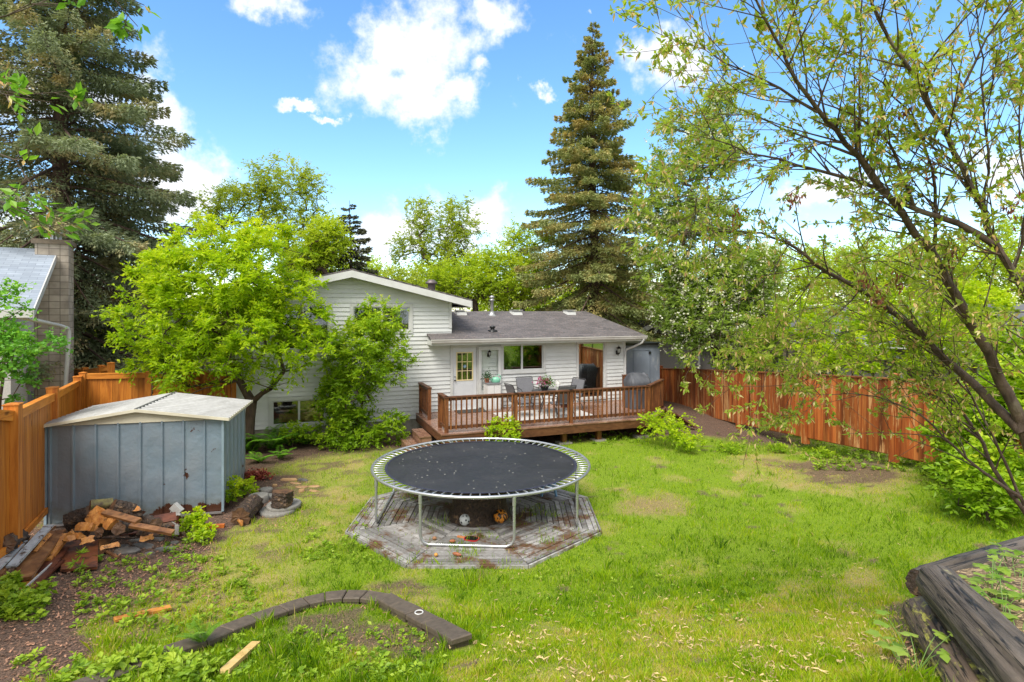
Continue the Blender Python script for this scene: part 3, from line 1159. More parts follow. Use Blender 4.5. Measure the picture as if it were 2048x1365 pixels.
# K-style gutter: front face stepped, open top
prof = [(-.02, .0), (-.13, .0), (-.125, -.03), (-.10, -.06), (-.10, -.085), (-.075, -.125), (-.02, -.125)]
pa = [H(sl0, TEV + .02 + p[0], zew - .015 + p[1]) for p in prof]
m.prism(pa, HA * (sr0 - sl0))
g_ = m.build('gutter', M_GUTTER, house)
m = MB()
m.tube([H(WS1 + .35, TEV - .05, zew - .13), H(WS1 + .33, TEV + .0, zew - .25), H(WS1 + .18, -.3, zew - .42), H(WS1 + .03, -.08, zew - .52), H(WS1 - .03, -.06, zew - .62), H(WS1 - .03, -.06, FZ + .1)], .04, 8)
m.build('downspout', M_WHITE, house)

# windows and doors
wb = window(house, *W_BASE, mull=(.5,), trim=.1, label='wide two-pane basement window low in the wall')
window(house, *W_UPL, mull=(.5,), trim=.09, label='upper bedroom window half hidden by the bright green tree')
window(house, *W_UPR, mull=(.5,), trim=.09, label='short upper window above the climbing shrub')
ww = window(house, *W_WING, mull=(.47,), trim=.075, label='two-pane kitchen window beside the storm door')
sd_ = window(house, *SLD, mull=(), trim=.07, name='patio_door', label='tall glass patio door reflecting the fence')
m = MB()
hbox(m, W_WING[0] - .02, W_WING[1] + .02, -.07, -.046, W_WING[2] - .03, W_WING[2] + .02)
m.build('sill', M_WHITE, ww)
# curtains seen through the glass
for o_, (c0, c1) in ((W_WING, (0.05, .47)), (W_UPL, (.0, 1)), (W_UPR, (0, 1))):
    m = MB(); a, b = o_[0] + .09, o_[1] - .09
    n = 26
    x0, x1 = a + (b - a) * c0, a + (b - a) * c1
    for i in range(n):
        xa, xb = x0 + (x1 - x0) * i / n, x0 + (x1 - x0) * (i + 1) / n
        ta, tb = .22 + .02 * (i % 2), .22 + .02 * ((i + 1) % 2)
        m.add([H(xa, ta, o_[2] + .05), H(xb, tb, o_[2] + .05), H(xb, tb, o_[3] - .05), H(xa, ta, o_[3] - .05)], [(0, 1, 2, 3)])
    m.build('curtain', mat('dark_curtain', (0.085, 0.08, 0.07), (0.06, 0.055, 0.05), .9, 6), house)
m = MB()
a, b = W_BASE[0] + .12, W_BASE[1] - .12
hbox(m, a + .15, b - .05, .35, .4, W_BASE[2] + .12, W_BASE[2] + .36)  # orange pieces stand in for the fence reflected in the glass
hbox(m, a + .2, a + .25, .35, .39, W_BASE[2] + .0, W_BASE[2] + .12)
hbox(m, b - .2, b - .15, .35, .39, W_BASE[2] + .0, W_BASE[2] + .12)
m.lathe([(.09, 0), (.05, .14)], H(a + .55, .6, W_BASE[2] + .3), 10)
m.build('orange_reflection', mat('reflection_orange', (.55, .25, .08), (.45, .19, .06), .5, 5), house)

m = MB(); frame_box(m, DOOR[0], DOOR[1], DOOR[2] - .1, DOOR[3], .09, -.055, .05)
dr = m.build('door', M_WHITE, house, label='white back door with nine yellow-edged panes')
m = MB()
a, b, z0, z1 = DOOR[0] + .095, DOOR[1] - .095, DOOR[2] + .0, DOOR[3] - .095
la, lb = a + .13, b - .13
lz0, lz1 = z0 + (z1 - z0) * .47, z1 - .16
hbox(m, a, la, -.005, .035, z0, z1); hbox(m, lb, b, -.005, .035, z0, z1)
hbox(m, la, lb, -.005, .035, z0, lz0); hbox(m, la, lb, -.005, .035, lz1, z1)
hbox(m, la - .01, la + (lb - la) * .44, -.013, -.006, z0 + .14, lz0 - .13); hbox(m, la + (lb - la) * .56, lb + .01, -.013, -.006, z0 + .14, lz0 - .13)
leafd = m.build('door_leaf', M_DOOR, dr)
m = MB()
frame_box(m, la - .02, lb + .02, lz0 - .02, lz1 + .02, .035, -.022, -.004)
for i in (1, 2):
    x = la + (lb - la) * i / 3
    hbox(m, x - .011, x + .011, -.018, -.004, lz0 + .015, lz1 - .015)
    z = lz0 + (lz1 - lz0) * i / 3
    for k in range(3):
        xa, xb = la + (lb - la) * k / 3, la + (lb - la) * (k + 1) / 3
        hbox(m, xa + .0145, xb - .0145, -.017, -.004, z - .011, z + .011)
m.build('glazing_bar', mat('yellowed_bar', (.75, .62, .33), (.7, .57, .28), .5, 4), dr)
m = MB(); hbox(m, la, lb, .01, .015, lz0, lz1); m.build('pane', GLASS, dr)
m = MB(); hbox(m, la - .05, lb + .05, .08, .09, lz0 - .1, lz1 + .1); m.build('blind', mat('olive_blind', (.13, .115, .05), (.09, .08, .035), .8, 5, stretch=(1, 1, .2)), dr)
m = MB(); m.lathe([(.03, -.012), (.05, 0), (.03, .012)], (0, 0, 0), 8)
p = H((la + lb) / 2, -.03, (lz0 + lz1) / 2)
m = MB()
for k in range(8):
    an = math.pi * k / 8
    m.beam(p - (HA * math.cos(an) + Vector((0, 0, math.sin(an)))) * .055, p + (HA * math.cos(an) + Vector((0, 0, math.sin(an)))) * .055, .006, .014, up=HB)
m.build('star_sticker', mat('pale_blue_paint', (.35, .5, .68), (.3, .45, .6), .5, 4), dr)
for zz, r_ in ((z0 + .93, .028), (z0 + 1.05, .02)):
    m = MB()
    c = H(a + .06, -.01, zz)
    m.tube([c, c - HB * .03, c - HB * .035, c - HB * .07], [r_ * .8, r_ * .5, r_, r_ * .8], 10)
    m.build('handle', mat('black_metal', (.02, .02, .022), (.03, .03, .03), .35, 5, metal=.5), dr)
M_BLACK = MATS['black_metal']

# small wall and roof fittings
m = MB()
p0 = hs(802), hs(811)
hbox(m, hs(801), hs(813), -.07, -.02, hz(806, 765), hz(806, 751))
hbox(m, hs(803), hs(811), -.09, -.071, hz(806, 762), hz(806, 757))
m.build('wall_vent', M_WHITE, house)


def lantern(s, z, big=True):
    t = MB()
    c = H(s, -.03, z)
    k = 1.0 if big else .7
    t.tube([c + Vector((0, 0, -.13 * k)), c + Vector((0, 0, .02 * k))], [.05 * k, .045 * k], 8)
    t.tube([c + Vector((0, 0, -.06 * k)), c - HB * .08 + Vector((0, 0, -.16 * k)), c - HB * .13 + Vector((0, 0, -.08 * k))], .012, 6)
    lc = c - HB * .13
    t.lathe([(.03 * k, -.1 * k), (.05 * k, -.07 * k), (.05 * k, -.06 * k)], lc, 6)
    for j in range(6):
        a_ = 2 * math.pi * j / 6
        t.beam(lc + Vector((math.cos(a_) * .05 * k, math.sin(a_) * .05 * k, -.07 * k)), lc + Vector((math.cos(a_) * .075 * k, math.sin(a_) * .075 * k, .09 * k)), .008, .008)
    t.lathe([(.09 * k, .09 * k), (.085 * k, .10 * k), (.05 * k, .15 * k), (.012, .17 * k), (.015, .20 * k)], lc, 6)
    l_ = t.build('wall_lantern', M_BLACK, house)
    t = MB(); t.lathe([(.04 * k, -.055 * k), (.062 * k, .085 * k)], lc, 6); t.build('lamp_glass', mat('milky_glass', (.5, .5, .47), (.55, .55, .5), .2, 3), l_)
    return l_


lantern(hs(1233), hz(1233, 702))
lantern(hs(976), hz(976, 708), False)
for (px, py, k) in ((921, 626, 0), (1032, 626, 0), (1139, 629, 0)):
    t_ = TRG - .35
    s_ = hs(px, t_); z_ = wing_z(t_)
    m = MB()
    m.hexa([H(s_ - .2, t_ - .2, z_ - .06), H(s_ + .2, t_ - .2, z_ - .06), H(s_ + .2, t_ + .2, z_ + .03), H(s_ - .2, t_ + .2, z_ + .03),
            H(s_ - .17, t_ - .17, z_ + .08), H(s_ + .17, t_ - .17, z_ + .08), H(s_ + .17, t_ + .17, z_ + .12), H(s_ - .17, t_ + .17, z_ + .12)])
    hbox(m, s_ - .2, s_ + .2, t_ - .22, t_ + .2, z_ + .121, z_ + .14)
    m.build('roof_vent', M_WHITE, house)
t_ = TRG - .5; s_ = hs(984, t_); z_ = wing_z(t_)
m = MB(); m.lathe([(.22, -.06), (.1, .03), (.09, .12)], H(s_, t_, z_), 14)
m.lathe([(.055, .1), (.055, .52), (.1, .53), (.1, .56), (.06, .57), (.06, .62), (.1, .63), (.1, .67), (.03, .72)], H(s_, t_, z_), 12)
m.build('chimney_pipe', mat('galvanised', (.45, .45, .45), (.3, .3, .3), .35, 5, metal=.6), house)
t_ = 0.15; s_ = hs(985, t_); z_ = wing_z(t_)
m = MB(); m.lathe([(.17, -.04), (.16, .03), (.07, .04), (.07, .1), (.1, .11), (.1, .15), (.05, .17)], H(s_, t_, z_), 12)
m.build('roof_vent', M_BLACK, house, label='small black roof vent low on the wing roof')
t_ = 3.0; s_ = hs(863, t_); z_ = roof_z(s_)
m = MB(); m.lathe([(.14, -.1), (.14, .55), (.15, .56), (.22, .57), (.22, .62), (.1, .72)], H(s_, t_, z_), 14)
m.build('chimney_pipe', mat('dull_flue', (.17, .14, .14), (.11, .09, .09), .5, 5, metal=.4), house)

# storm door standing open against the wall
st = thing('storm_door', 'white storm door folded open beside the back door', 'storm door', tuple(H(hs(977), -.1, DECK_Z)))
s0, s1 = hs(955), hs(1000)
m = MB()
zt = hz(977, 693)
def fb(mb, a, b, c, d, wl, wb, wt, t0, t1):
    hbox(mb, a, a + wl, t0, t1, c, d); hbox(mb, b - wl, b, t0, t1, c, d)
    hbox(mb, a + wl, b - wl, t0, t1, c, c + wb); hbox(mb, a + wl, b - wl, t0, t1, d - wt, d)
fb(m, s0, s1, DECK_Z + .04, zt, .1, .55, .12, -.12, -.085)
m.build('frame', M_WHITE, st)
m = MB(); hbox(m, s0 + .1, s1 - .1, -.105, -.1, DECK_Z + .59, zt - .12); m.build('pane', CLEAR, st)
m = MB(); c = H(s1 - .05, -.13, DECK_Z + 1.05); m.tube([c, c - HB * .04], .015, 8); m.build('handle', M_BLACK, st)

# ------------------------------------------------------------------ the deck
dk = thing('deck', 'brown stained wooden deck with baluster railing against the house', 'deck', tuple(H(.5, -1.7, 0)))
FT = -3.27
PL = [(-3.25, -3.46), (3.3, -3.46), (4.72, -2.02), (4.95, -.1), (-3.25, -.1)]
m = MB()
bw = .14
t = -3.46
while t < -.12:
    t2 = min(t + bw, -.1)
    def xr(tt):
        if tt < -2.02:
            return 3.3 + (4.72 - 3.3) * (tt + 3.46) / (1.44)
        return 4.72 + .23 * (tt + 2.02) / 1.92
    m.hexa([H(-3.28, t, DECK_Z - .035), H(xr(t), t, DECK_Z - .035), H(xr(t2), t2 - .006, DECK_Z - .035), H(-3.28, t2 - .006, DECK_Z - .035),
            H(-3.28, t, DECK_Z), H(xr(t), t, DECK_Z), H(xr(t2), t2 - .006, DECK_Z), H(-3.28, t2 - .006, DECK_Z)])
    t = t2
m.build('deck_boards', M_DECK, dk)
m = MB()
hbox(m, -3.26, 3.28, -3.44, -3.40, DECK_Z - .26, DECK_Z - .037)
hbox(m, -3.26, -3.22, -3.398, -.1, DECK_Z - .26, DECK_Z - .037)
m.beam(H(3.29, -3.42, DECK_Z - .15), H(4.7, -2.0, DECK_Z - .15), .04, .226)
m.beam(H(4.7, -1.98, DECK_Z - .15), H(4.93, -.1, DECK_Z - .15), .04, .226)
for k in range(9):
    s_ = -3.0 + k * .78
    hbox(m, s_, s_ + .04, -3.39, -.15, DECK_Z - .2, DECK_Z - .037)
m.build('skirt_board', M_DECKRAIL_H, dk)
for (s_, t_) in ((-2.9, -3.1), (.4, -3.1), (1.5, -3.15), (3.0, -3.1), (.4, -1.5), (3.8, -1.6)):
    m = MB(); hbox(m, s_ - .07, s_ + .07, t_ - .07, t_ + .07, -.05, DECK_Z - .2)
    hbox(m, s_ - .2, s_ + .2, t_ - .15, t_ + .15, -.1, .06, 1)
    m.build('support_post', [M_DECKRAIL, M_CONC], dk)


def rail(a, b, posts=(True, True), n=None, over=.0):
    """railing from a to b (s,t): posts, top rail, bottom rail, balusters"""
    A, B = H(a[0], a[1], DECK_Z), H(b[0], b[1], DECK_Z)
    d = (B - A); L_ = d.length; d.normalize()
    zv = Vector((0, 0, 1))
    m = MB(); m.beam(A - d * .06 + zv * .93, B + d * .06 + zv * .93, .13, .036)
    m.build('top_rail', M_DECKRAIL_H, dk)
    m = MB(); m.beam(A + d * .05 + zv * .875, B - d * .05 + zv * .875, .036, .075)
    m.build('under_rail', M_DECKRAIL_H, dk)
    m = MB(); m.beam(A + d * .05 + zv * .13, B - d * .05 + zv * .13, .036, .08); m.build('bottom_rail', M_DECKRAIL_H, dk)
    n = n or max(1, int(L_ / .145))
    sd = d.cross(zv)
    for i in range(n):
        c = A + d * (L_ * (i + .75) / (n + .5)) + sd * .037
        mb = MB(); mb.beam(c + zv * (.075 + .01 * R.random()), c + zv * .91, .037, .037, up=d)
        mb.build('baluster', M_DECKRAIL, dk)
    for (pp, on) in ((A, posts[0]), (B, posts[1])):
        if on:
            mb = MB(); mb.beam(pp - zv * .2, pp + zv * .91, .092, .092, up=d); mb.build('post', M_DECKRAIL, dk)


sa = hs(893, FT); p2 = hs(1031, FT); p3 = hs(1142, FT); sb = hs(1296, FT)
rail((sa, FT), (p2, FT), (True, True))
rail((p2, FT), (p3, FT), (False, True))
rail((p3, FT), (sb, FT), (False, True))
rail((sa, FT), (sa - .0, -2.55), (False, True), n=4)
rail((sa - .02, -1.35), (sa - .02, -.12), (True, True), n=8)
rail((sb, FT), (4.5, -2.08), (False, True))
rail((4.0, -.55), (4.78, -.7), (True, True), n=5)
# steps
for k, (zt_, so) in enumerate(((.40, .0), (.2, .36))):
    m = MB()
    for j in range(2):
        hbox(m, -3.32 - so - .34 + j * .165, -3.32 - so - .34 + j * .165 + .158, -2.5, -1.4, zt_ - .04, zt_)
    hbox(m, -3.32 - so - .33, -3.32 - so - .29, -2.48, -1.42, -.02, zt_ - .042)
    hbox(m, -3.32 - so - .28, -3.32 - so, -2.48, -2.44, -.02, zt_ - .042)
    m.build('step', M_DECK, dk)
m = MB()
for j in range(6):
    m.beam(H(4.62 + .0, -2.6 + j * .145, DECK_Z - .1) + HA * .0, H(5.25, -2.9 + j * .145, .05), .14, .035)
m.build('ramp_board', M_DECKRAIL_H, dk)

# blue plywood lean-to at the right end of the house
bs = thing('storage_closet', 'blue-grey plywood storage closet built against the right end of the house', 'storage closet', tuple(H(5.3, .9, 0)))
M_BLUEPLY = mat('blue_grey_plywood', (.20, .235, .285), (.155, .185, .23), .6, 2.5, stretch=(1, 1, .5), c3=(.27, .29, .32), c3scale=6)
m = MB(); hbox(m, WS1 + .02, 6.25, .5, 2.2, 0.02, 2.52); m.build('wall', M_BLUEPLY, bs)
m = MB(); hbox(m, WS1 + .02, 6.35, .4, 2.3, 2.52, 2.6); m.build('roof', M_BLACK, bs)
m = MB(); frame_box(m, hs(1266, .5), hs(1300, .5), hz(1283, 800, .5), hz(1283, 701, .5), .012, .485, .4995)
m.build('hatch', mat('blue_grey_trim', (.13, .16, .2), (.12, .15, .19), .6, 3), bs)
m = MB(); hbox(m, hs(1297, .5), hs(1301, .5), .46, .484, hz(1299, 708, .5), hz(1299, 703, .5)); m.build('latch', M_BLACK, bs)

# ------------------------------------------------------------------ things on the deck
M_FRAME = mat('dark_chair_frame', (.035, .035, .04), (.05, .05, .055), .4, 5, metal=.3)
M_SLING = mat('grey_sling', (.16, .16, .175), (.11, .11, .12), .7, 40)


def patio_chair():
    t = thing('patio_chair', 'x', 'chair', (0, 0, 0), 'patio chairs round the deck table')
    w = .27
    m = MB()
    pts = []
    for i in range(7):
        k = i / 6
        pts.append((-.22 - .02 - .16 * k, .45 + .50 * k + .02))
    for a, b in zip(pts[:-1], pts[1:]):
        m.hexa([Vector((-w, a[0], a[1])), Vector((w, a[0], a[1])), Vector((w, a[0] - .012, a[1])), Vector((-w, a[0] - .012, a[1])),
                Vector((-w, b[0], b[1])), Vector((w, b[0], b[1])), Vector((w, b[0] - .012, b[1])), Vector((-w, b[0] - .012, b[1]))])
    m.build('backrest', M_SLING, t, world=False)
    m = MB(); m.hexa([Vector((-w, -.22, .43)), Vector((w, -.22, .43)), Vector((w, .25, .44)), Vector((-w, .25, .44)),
                      Vector((-w, -.22, .445)), Vector((w, -.22, .445)), Vector((w, .25, .455)), Vector((-w, .25, .455))])
    m.build('seat', M_SLING, t, world=False)
    for sg in (-1, 1):
        x = sg * (w + .02)
        m = MB(); m.tube([(x, -.42, .99), (x, -.38, .9), (x, -.25, .47), (x, -.2, .42), (x, .22, .43), (x, .27, .38), (x, .30, .0)], .013, 6)
        m.build('side_frame', M_FRAME, t, world=False)
        m = MB(); m.tube([(x, -.1, .40), (x, -.25, .2), (x, -.36, .0)], .013, 6); m.build('leg', M_FRAME, t, world=False)
        m = MB(); m.tube([(x, -.31, .68), (x + sg * .03, -.1, .68), (x + sg * .03, .12, .66), (x + sg * .02, .2, .60), (x, .18, .44)], .014, 6)
        m.build('armrest', M_FRAME, t, world=False)
    m = MB(); m.tube([(-w - .02, -.42, .99), (-w + .03, -.425, 1.0), (w - .03, -.425, 1.0), (w + .02, -.42, .99)], .013, 6)
    m.tube([(-w, .25, .42), (w, .25, .42)], .012, 6); m.tube([(-w, -.2, .41), (w, -.2, .41)], .012, 6)
    m.build('cross_bar', M_FRAME, t, world=False)
    return t


TC = (.55, -1.7)
ch0 = patio_chair()
ang0 = math.atan2(HA.y, HA.x)
CH = [(-.42, -1.85, -85, 'dark sling patio chair seen from its side, nearest the white cabinet'),
      (.30, -.75, 180, 'grey sling patio chair with its back to the house wall, left of the flowers'),
      (.62, -2.45, 3, 'dark sling patio chair with its back to the railing, closest to the trampoline'),
      (1.42, -1.45, 105, 'grey sling patio chair at the right end of the deck table')]
for i, (s_, t_, a_, lb_) in enumerate(CH):
    c = ch0 if i == 0 else copy_tree(ch0)
    c.location = H(s_, t_, DECK_Z + .006)
    c.rotation_euler = (0, 0, ang0 + math.radians(a_))
    c['label'] = lb_
tb = thing('patio_table', 'round dark glass-topped patio table amid the sling chairs', 'table', tuple(H(TC[0], TC[1], DECK_Z)))
c0 = H(TC[0], TC[1], DECK_Z)
m = MB(); m.lathe([(.50, .70), (.515, .705), (.515, .72), (.50, .722)], c0, 28); m.build('tabletop', M_FRAME, tb)
for k in range(4):
    a_ = math.pi / 4 + k * math.pi / 2
    e = Vector((math.cos(a_), math.sin(a_), 0))
    m = MB(); m.tube([c0 + e * .32 + Vector((0, 0, .70)), c0 + e * .2 + Vector((0, 0, .4)), c0 + e * .40 + Vector((0, 0, .008))], .016, 6); m.build('leg', M_FRAME, tb)
m = MB()
hbox(m, -1.05, 1.75, -2.72, -1.0, DECK_Z + .001, DECK_Z + .009)
tag(m.build('outdoor_rug', mat('pale_rug', (.55, .53, .5), (.38, .37, .36), .9, 18, c3=(.3, .3, .3), c3scale=9)), 'pale grey patterned outdoor rug under the patio table', 'rug')
m = MB(); s0, s1 = hs(905), hs(962)
hbox(m, s0, s1, -.72, -.2, DECK_Z + .001, DECK_Z + .018)
tag(m.build('doormat', mat('dark_doormat', (.05, .045, .04), (.03, .028, .025), .95, 60, bmp=.5)), 'dark doormat on the deck below the white back door', 'doormat')


def flowers(g, c, r, n, cols, leafm, fm, parent):
    P = c + g.normal(size=(n, 3)) * np.array([r * .42, r * .42, r * .33])
    D = P - (c - np.array([0, 0, r * .5])); D /= np.linalg.norm(D, axis=1, keepdims=True)
    V, F = leaf_quads(P, D, .055, .04, g=g)
    fast_mesh('foliage', V, F, leafm, parent, attrs={'v': g.random(n)})


pc = thing('flower_pot', 'dark pot of pink and white petunias on the patio table', 'flower pot', tuple(c0 + Vector((0, 0, .722)) - HA * .12))
pz = c0 + Vector((0, 0, .722)) - HA * .12
m = MB(); m.lathe([(.09, .0), (.13, .12), (.145, .125), (.145, .14), (.12, .14)], pz, 14); m.build('pot', M_FRAME, pc)
g = np.random.default_rng(5)
flowers(g, np.array(pz) + np.array([.06, .0, .24]), .24, 420, None, leaf_mat('petunia_leaves', [(0, (.05, .13, .02)), (1, (.16, .30, .04))], .3), None, pc)
n = 150
P = np.array(pz) + np.array([-.07, -.03, .27]) + g.normal(size=(n, 3)) * np.array([.11, .08, .06])
V, F = leaf_quads(P, g.normal(size=(n, 3)) + np.array([0, -1, .6]), .06, .06, g=g)
fast_mesh('petal', V, F, leaf_mat('petunia_petals', [(0, (.35, .02, .14)), (.6, (.6, .1, .3)), (.75, (.75, .6, .7)), (1, (.7, .66, .7))], .3), pc, attrs={'v': g.random(n)})
ln_ = thing('candle_lantern', 'small weathered white candle lantern on the patio table right of the flowers', 'lantern', tuple(c0 + Vector((0, 0, .722)) + HA * .34))
lz = c0 + Vector((0, 0, .722)) + HA * .34
m = MB()
for (x, y) in ((-1, -1), (1, -1), (1, 1), (-1, 1)):
    m.beam(lz + Vector((x * .06, y * .06, 0)), lz + Vector((x * .06, y * .06, .2)), .014, .014)
m.box(-.075, .075, -.075, .075, .0, .015, fr=lambda a, b, c: lz + Vector((a, b, c)))
m.lathe([(.1, .2), (.06, .24), (.02, .28), (.02, .3)], lz, 4)
m.build('frame', mat('chalky_paint', (.5, .48, .45), (.35, .33, .3), .7, 12), ln_)
m = MB(); m.lathe([(.03, .016), (.03, .1)], lz, 10); m.build('candle', M_WHITE, ln_)

# cabinet with watering can and pot
cb = thing('deck_cabinet', 'white two-door deck cabinet against the wall beside the storm door', 'cabinet', tuple(H(hs(988, -.55), -.55, DECK_Z)))
s0, s1 = hs(974, -.7), hs(1003, -.7)
M_CAB = mat('cabinet_plastic', (.62, .61, .6), (.52, .5, .48), .5, 3)
m = MB(); hbox(m, s0 + .02, s1 - .02, -.68, -.3, DECK_Z + .01, DECK_Z + .86); m.build('body', M_CAB, cb)
mid = (s0 + s1) / 2
for a, b in ((s0 + .03, mid - .008), (mid + .008, s1 - .03)):
    m = MB(); hbox(m, a, b, -.70, -.681, DECK_Z + .06, DECK_Z + .82)
    d_ = m.build('cabinet_door', M_CAB, cb)
m = MB(); hbox(m, s0, s1, -.72, -.27, DECK_Z + .861, DECK_Z + .89); m.build('top', mat('grey_plastic', (.2, .2, .21), (.15, .15, .16), .5, 4), cb)
wz = DECK_Z + .89
wc = thing('watering_can', 'mint green plastic watering can on the deck cabinet', 'watering can', tuple(H(mid + .12, -.5, wz)))
c = H(mid + .12, -.5, wz)
M_MINT = mat('mint_plastic', (.20, .48, .34), (.16, .42, .29), .35, 3)
m = MB(); m.lathe([(.10, 0), (.12, .02), (.115, .12), (.07, .17), (.04, .175)], c, 16, sx=1.2, sy=.8); m.build('body', M_MINT, wc)
m = MB(); m.tube([c + Vector((-.12, 0, .05)), c + Vector((-.2, 0, .1)), c + Vector((-.27, 0, .24))], [.025, .016, .012], 8)
m.tube([c + Vector((-.262, 0, .225)), c + Vector((-.28, 0, .26))], [.012, .035], 8); m.build('spout', M_MINT, wc)
m = MB(); m.tube([c + Vector((.03, 0, .21)), c + Vector((.1, 0, .25)), c + Vector((.17, 0, .2)), c + Vector((.14, 0, .06))], .012, 8); m.build('handle', M_MINT, wc)
pt = thing('potted_plant', 'small potted plant with drooping leaves on the deck cabinet beside the watering can', 'potted plant', tuple(H(mid - .16, -.45, wz)))
c = H(mid - .16, -.45, wz)
m = MB(); m.lathe([(.06, 0), (.085, .13), (.09, .14), (.07, .14)], c, 12); m.build('pot', mat('terracotta', (.34, .12, .06), (.25, .09, .05), .7, 6), pt)
g = np.random.default_rng(3)
P = np.array(c) + np.array([0, 0, .2]) + g.normal(size=(160, 3)) * np.array([.07, .07, .08])
V, F = leaf_quads(P, g.normal(size=(160, 3)), .06, .04, g=g)
fast_mesh('foliage', V, F, leaf_mat('dark_pot_leaves', [(0, (.02, .04, .02)), (1, (.06, .14, .04))], .2), pt, attrs={'v': g.random(160)})

# covered barbecue
bq = thing('covered_barbecue', 'grey barbecue cover draped over a grill in the right corner of the deck', 'barbecue', tuple(H(3.72, -1.75, DECK_Z)))
sec = [(0, .34, .28), (.12, .35, .29), (.45, .34, .27), (.66, .36, .28), (.80, .39, .30), (.90, .38, .28), (1.02, .34, .19), (1.10, .30, .09), (1.12, .26, .03)]
n = 40
vs = []
g = random.Random(4)
ph = [g.random() * 6 for _ in range(6)]
for (z, rx, ry) in sec:
    for j in range(n):
        a_ = 2 * math.pi * j / n
        ca, sa_ = math.cos(a_), math.sin(a_)
        e = .32
        x = math.copysign(abs(ca) ** e, ca) * rx; y = math.copysign(abs(sa_) ** e, sa_) * ry
        fold = (1 + .055 * math.sin(a_ * 7 + ph[0] + z * 3) * max(0, 1 - z) + .03 * math.sin(a_ * 13 + ph[1] - z * 5))
        y += .10 * max(0, z - .8) * 2; x += .05 * z
        vs.append(H(3.72 + x * fold, -1.75 + y * fold, DECK_Z + .01 + z + .02 * math.sin(a_ * 3 + ph[2]) * (z > .9)))
fs = []
for i in range(len(sec) - 1):
    for j in range(n):
        fs.append((i * n + j, i * n + (j + 1) % n, (i + 1) * n + (j + 1) % n, (i + 1) * n + j))
fs.append(tuple(range((len(sec) - 1) * n, len(sec) * n)))
m = MB(); m.add(vs, fs, 0, True)
cv = m.build('cover', mat('grey_cover_fabric', (.085, .088, .10), (.045, .047, .055), .6, 3.5, stretch=(1, 1, .35), bmp=.6, bdist=.04), bq)
m = MB(); m.tube([H(3.3, -2.06, DECK_Z + .66), H(3.72, -2.12, DECK_Z + .60), H(4.14, -2.06, DECK_Z + .66)], .012, 6); m.build('strap', M_BLACK, bq)
# small grill / side table near the wall
sg_ = thing('side_table', 'low black wire side table standing by the wall between the patio door and the railing', 'side table', tuple(H(2.9, -.6, DECK_Z)))
m = MB(); c = H(2.95, -.6, DECK_Z)
m.lathe([(.2, .46), (.2, .475)], c, 16); m.build('tabletop', M_FRAME, sg_)
for k in range(3):
    a_ = k * 2.094
    e = Vector((math.cos(a_), math.sin(a_), 0))
    m = MB(); m.tube([c + e * .17 + Vector((0, 0, .46)), c + e * .08 + Vector((0, 0, .22)), c + e * .2 + Vector((0, 0, .005))], .009, 6); m.build('leg', M_FRAME, sg_)
m = MB(); c = H(1.62, -.75, DECK_Z)
m.lathe([(.16, .0), (.19, .16), (.2, .17), (.2, .19)], c, 14)
m.tube([c + Vector((-.2, 0, .18)), c + Vector((-.15, 0, .36)), c + Vector((.15, 0, .36)), c + Vector((.2, 0, .18))], .01, 6)
tag(m.build('metal_bucket', mat('dark_red_metal', (.12, .03, .03), (.05, .03, .03), .4, 6)), 'small dark bucket with a hoop handle on the deck right of the table', 'bucket')

# ------------------------------------------------------------------ octagonal platform
OC = Vector((-.66, 10.7, 0)); AR = 2.17
oc = thing('octagon_platform', 'low octagonal platform of weathered grey boards under the trampoline', 'platform', (OC.x, OC.y, 0))
m = MB()
g = random.Random(9)
ca = math.pi / 8
for k in range(8):
    an = -math.pi / 2 + k * math.pi / 4
    nrm = Vector((math.cos(an), math.sin(an), 0)); tn = Vector((-nrm.y, nrm.x, 0))
    r0 = .42
    while r0 < AR - .02:
        r1 = min(r0 + .098, AR)
        w0, w1 = r0 * math.tan(ca) - .007, (r1 - .013) * math.tan(ca) - .007
        dz = g.uniform(-.006, .006)
        zt = .06 + dz
        a = OC + nrm * r0; b = OC + nrm * (r1 - .013)
        m.hexa([b - tn * w1 + Vector((0, 0, .02 + dz)), b + tn * w1 + Vector((0, 0, .02 + dz)), a + tn * w0 + Vector((0, 0, .02 + dz)), a - tn * w0 + Vector((0, 0, .02 + dz)),
                b - tn * w1 + Vector((0, 0, zt)), b + tn * w1 + Vector((0, 0, zt)), a + tn * w0 + Vector((0, 0, zt)), a - tn * w0 + Vector((0, 0, zt))])
        r0 = r1
m.build('deck_boards', M_GREYWOOD, oc)
m = MB()
for k in range(8):
    an = -math.pi / 2 + k * math.pi / 4
    nrm = Vector((math.cos(an), math.sin(an), 0)); tn = Vector((-nrm.y, nrm.x, 0))
    w = (AR + .0) * math.tan(ca)
    a = OC + nrm * (AR + .016)
    m.beam(a - tn * (w - .004) + Vector((0, 0, .01)), a + tn * (w - .004) + Vector((0, 0, .01)), .028, .085)
    m.beam(OC + nrm * 1.0 - tn * .1 + Vector((0, 0, .0)), OC + nrm * 1.0 + tn * .1 + Vector((0, 0, .0)), .028, .03)
m.poly([OC + Vector((math.cos(a_) * 2.2, math.sin(a_) * 2.2, .012)) for a_ in [math.pi / 8 + k * math.pi / 4 for k in range(8)]], 1)  # dark sheet below the boards stands in for shade in the gaps
m.build('rim_and_gap_shade', [M_GREYWOOD, M_DARKBARK], oc)

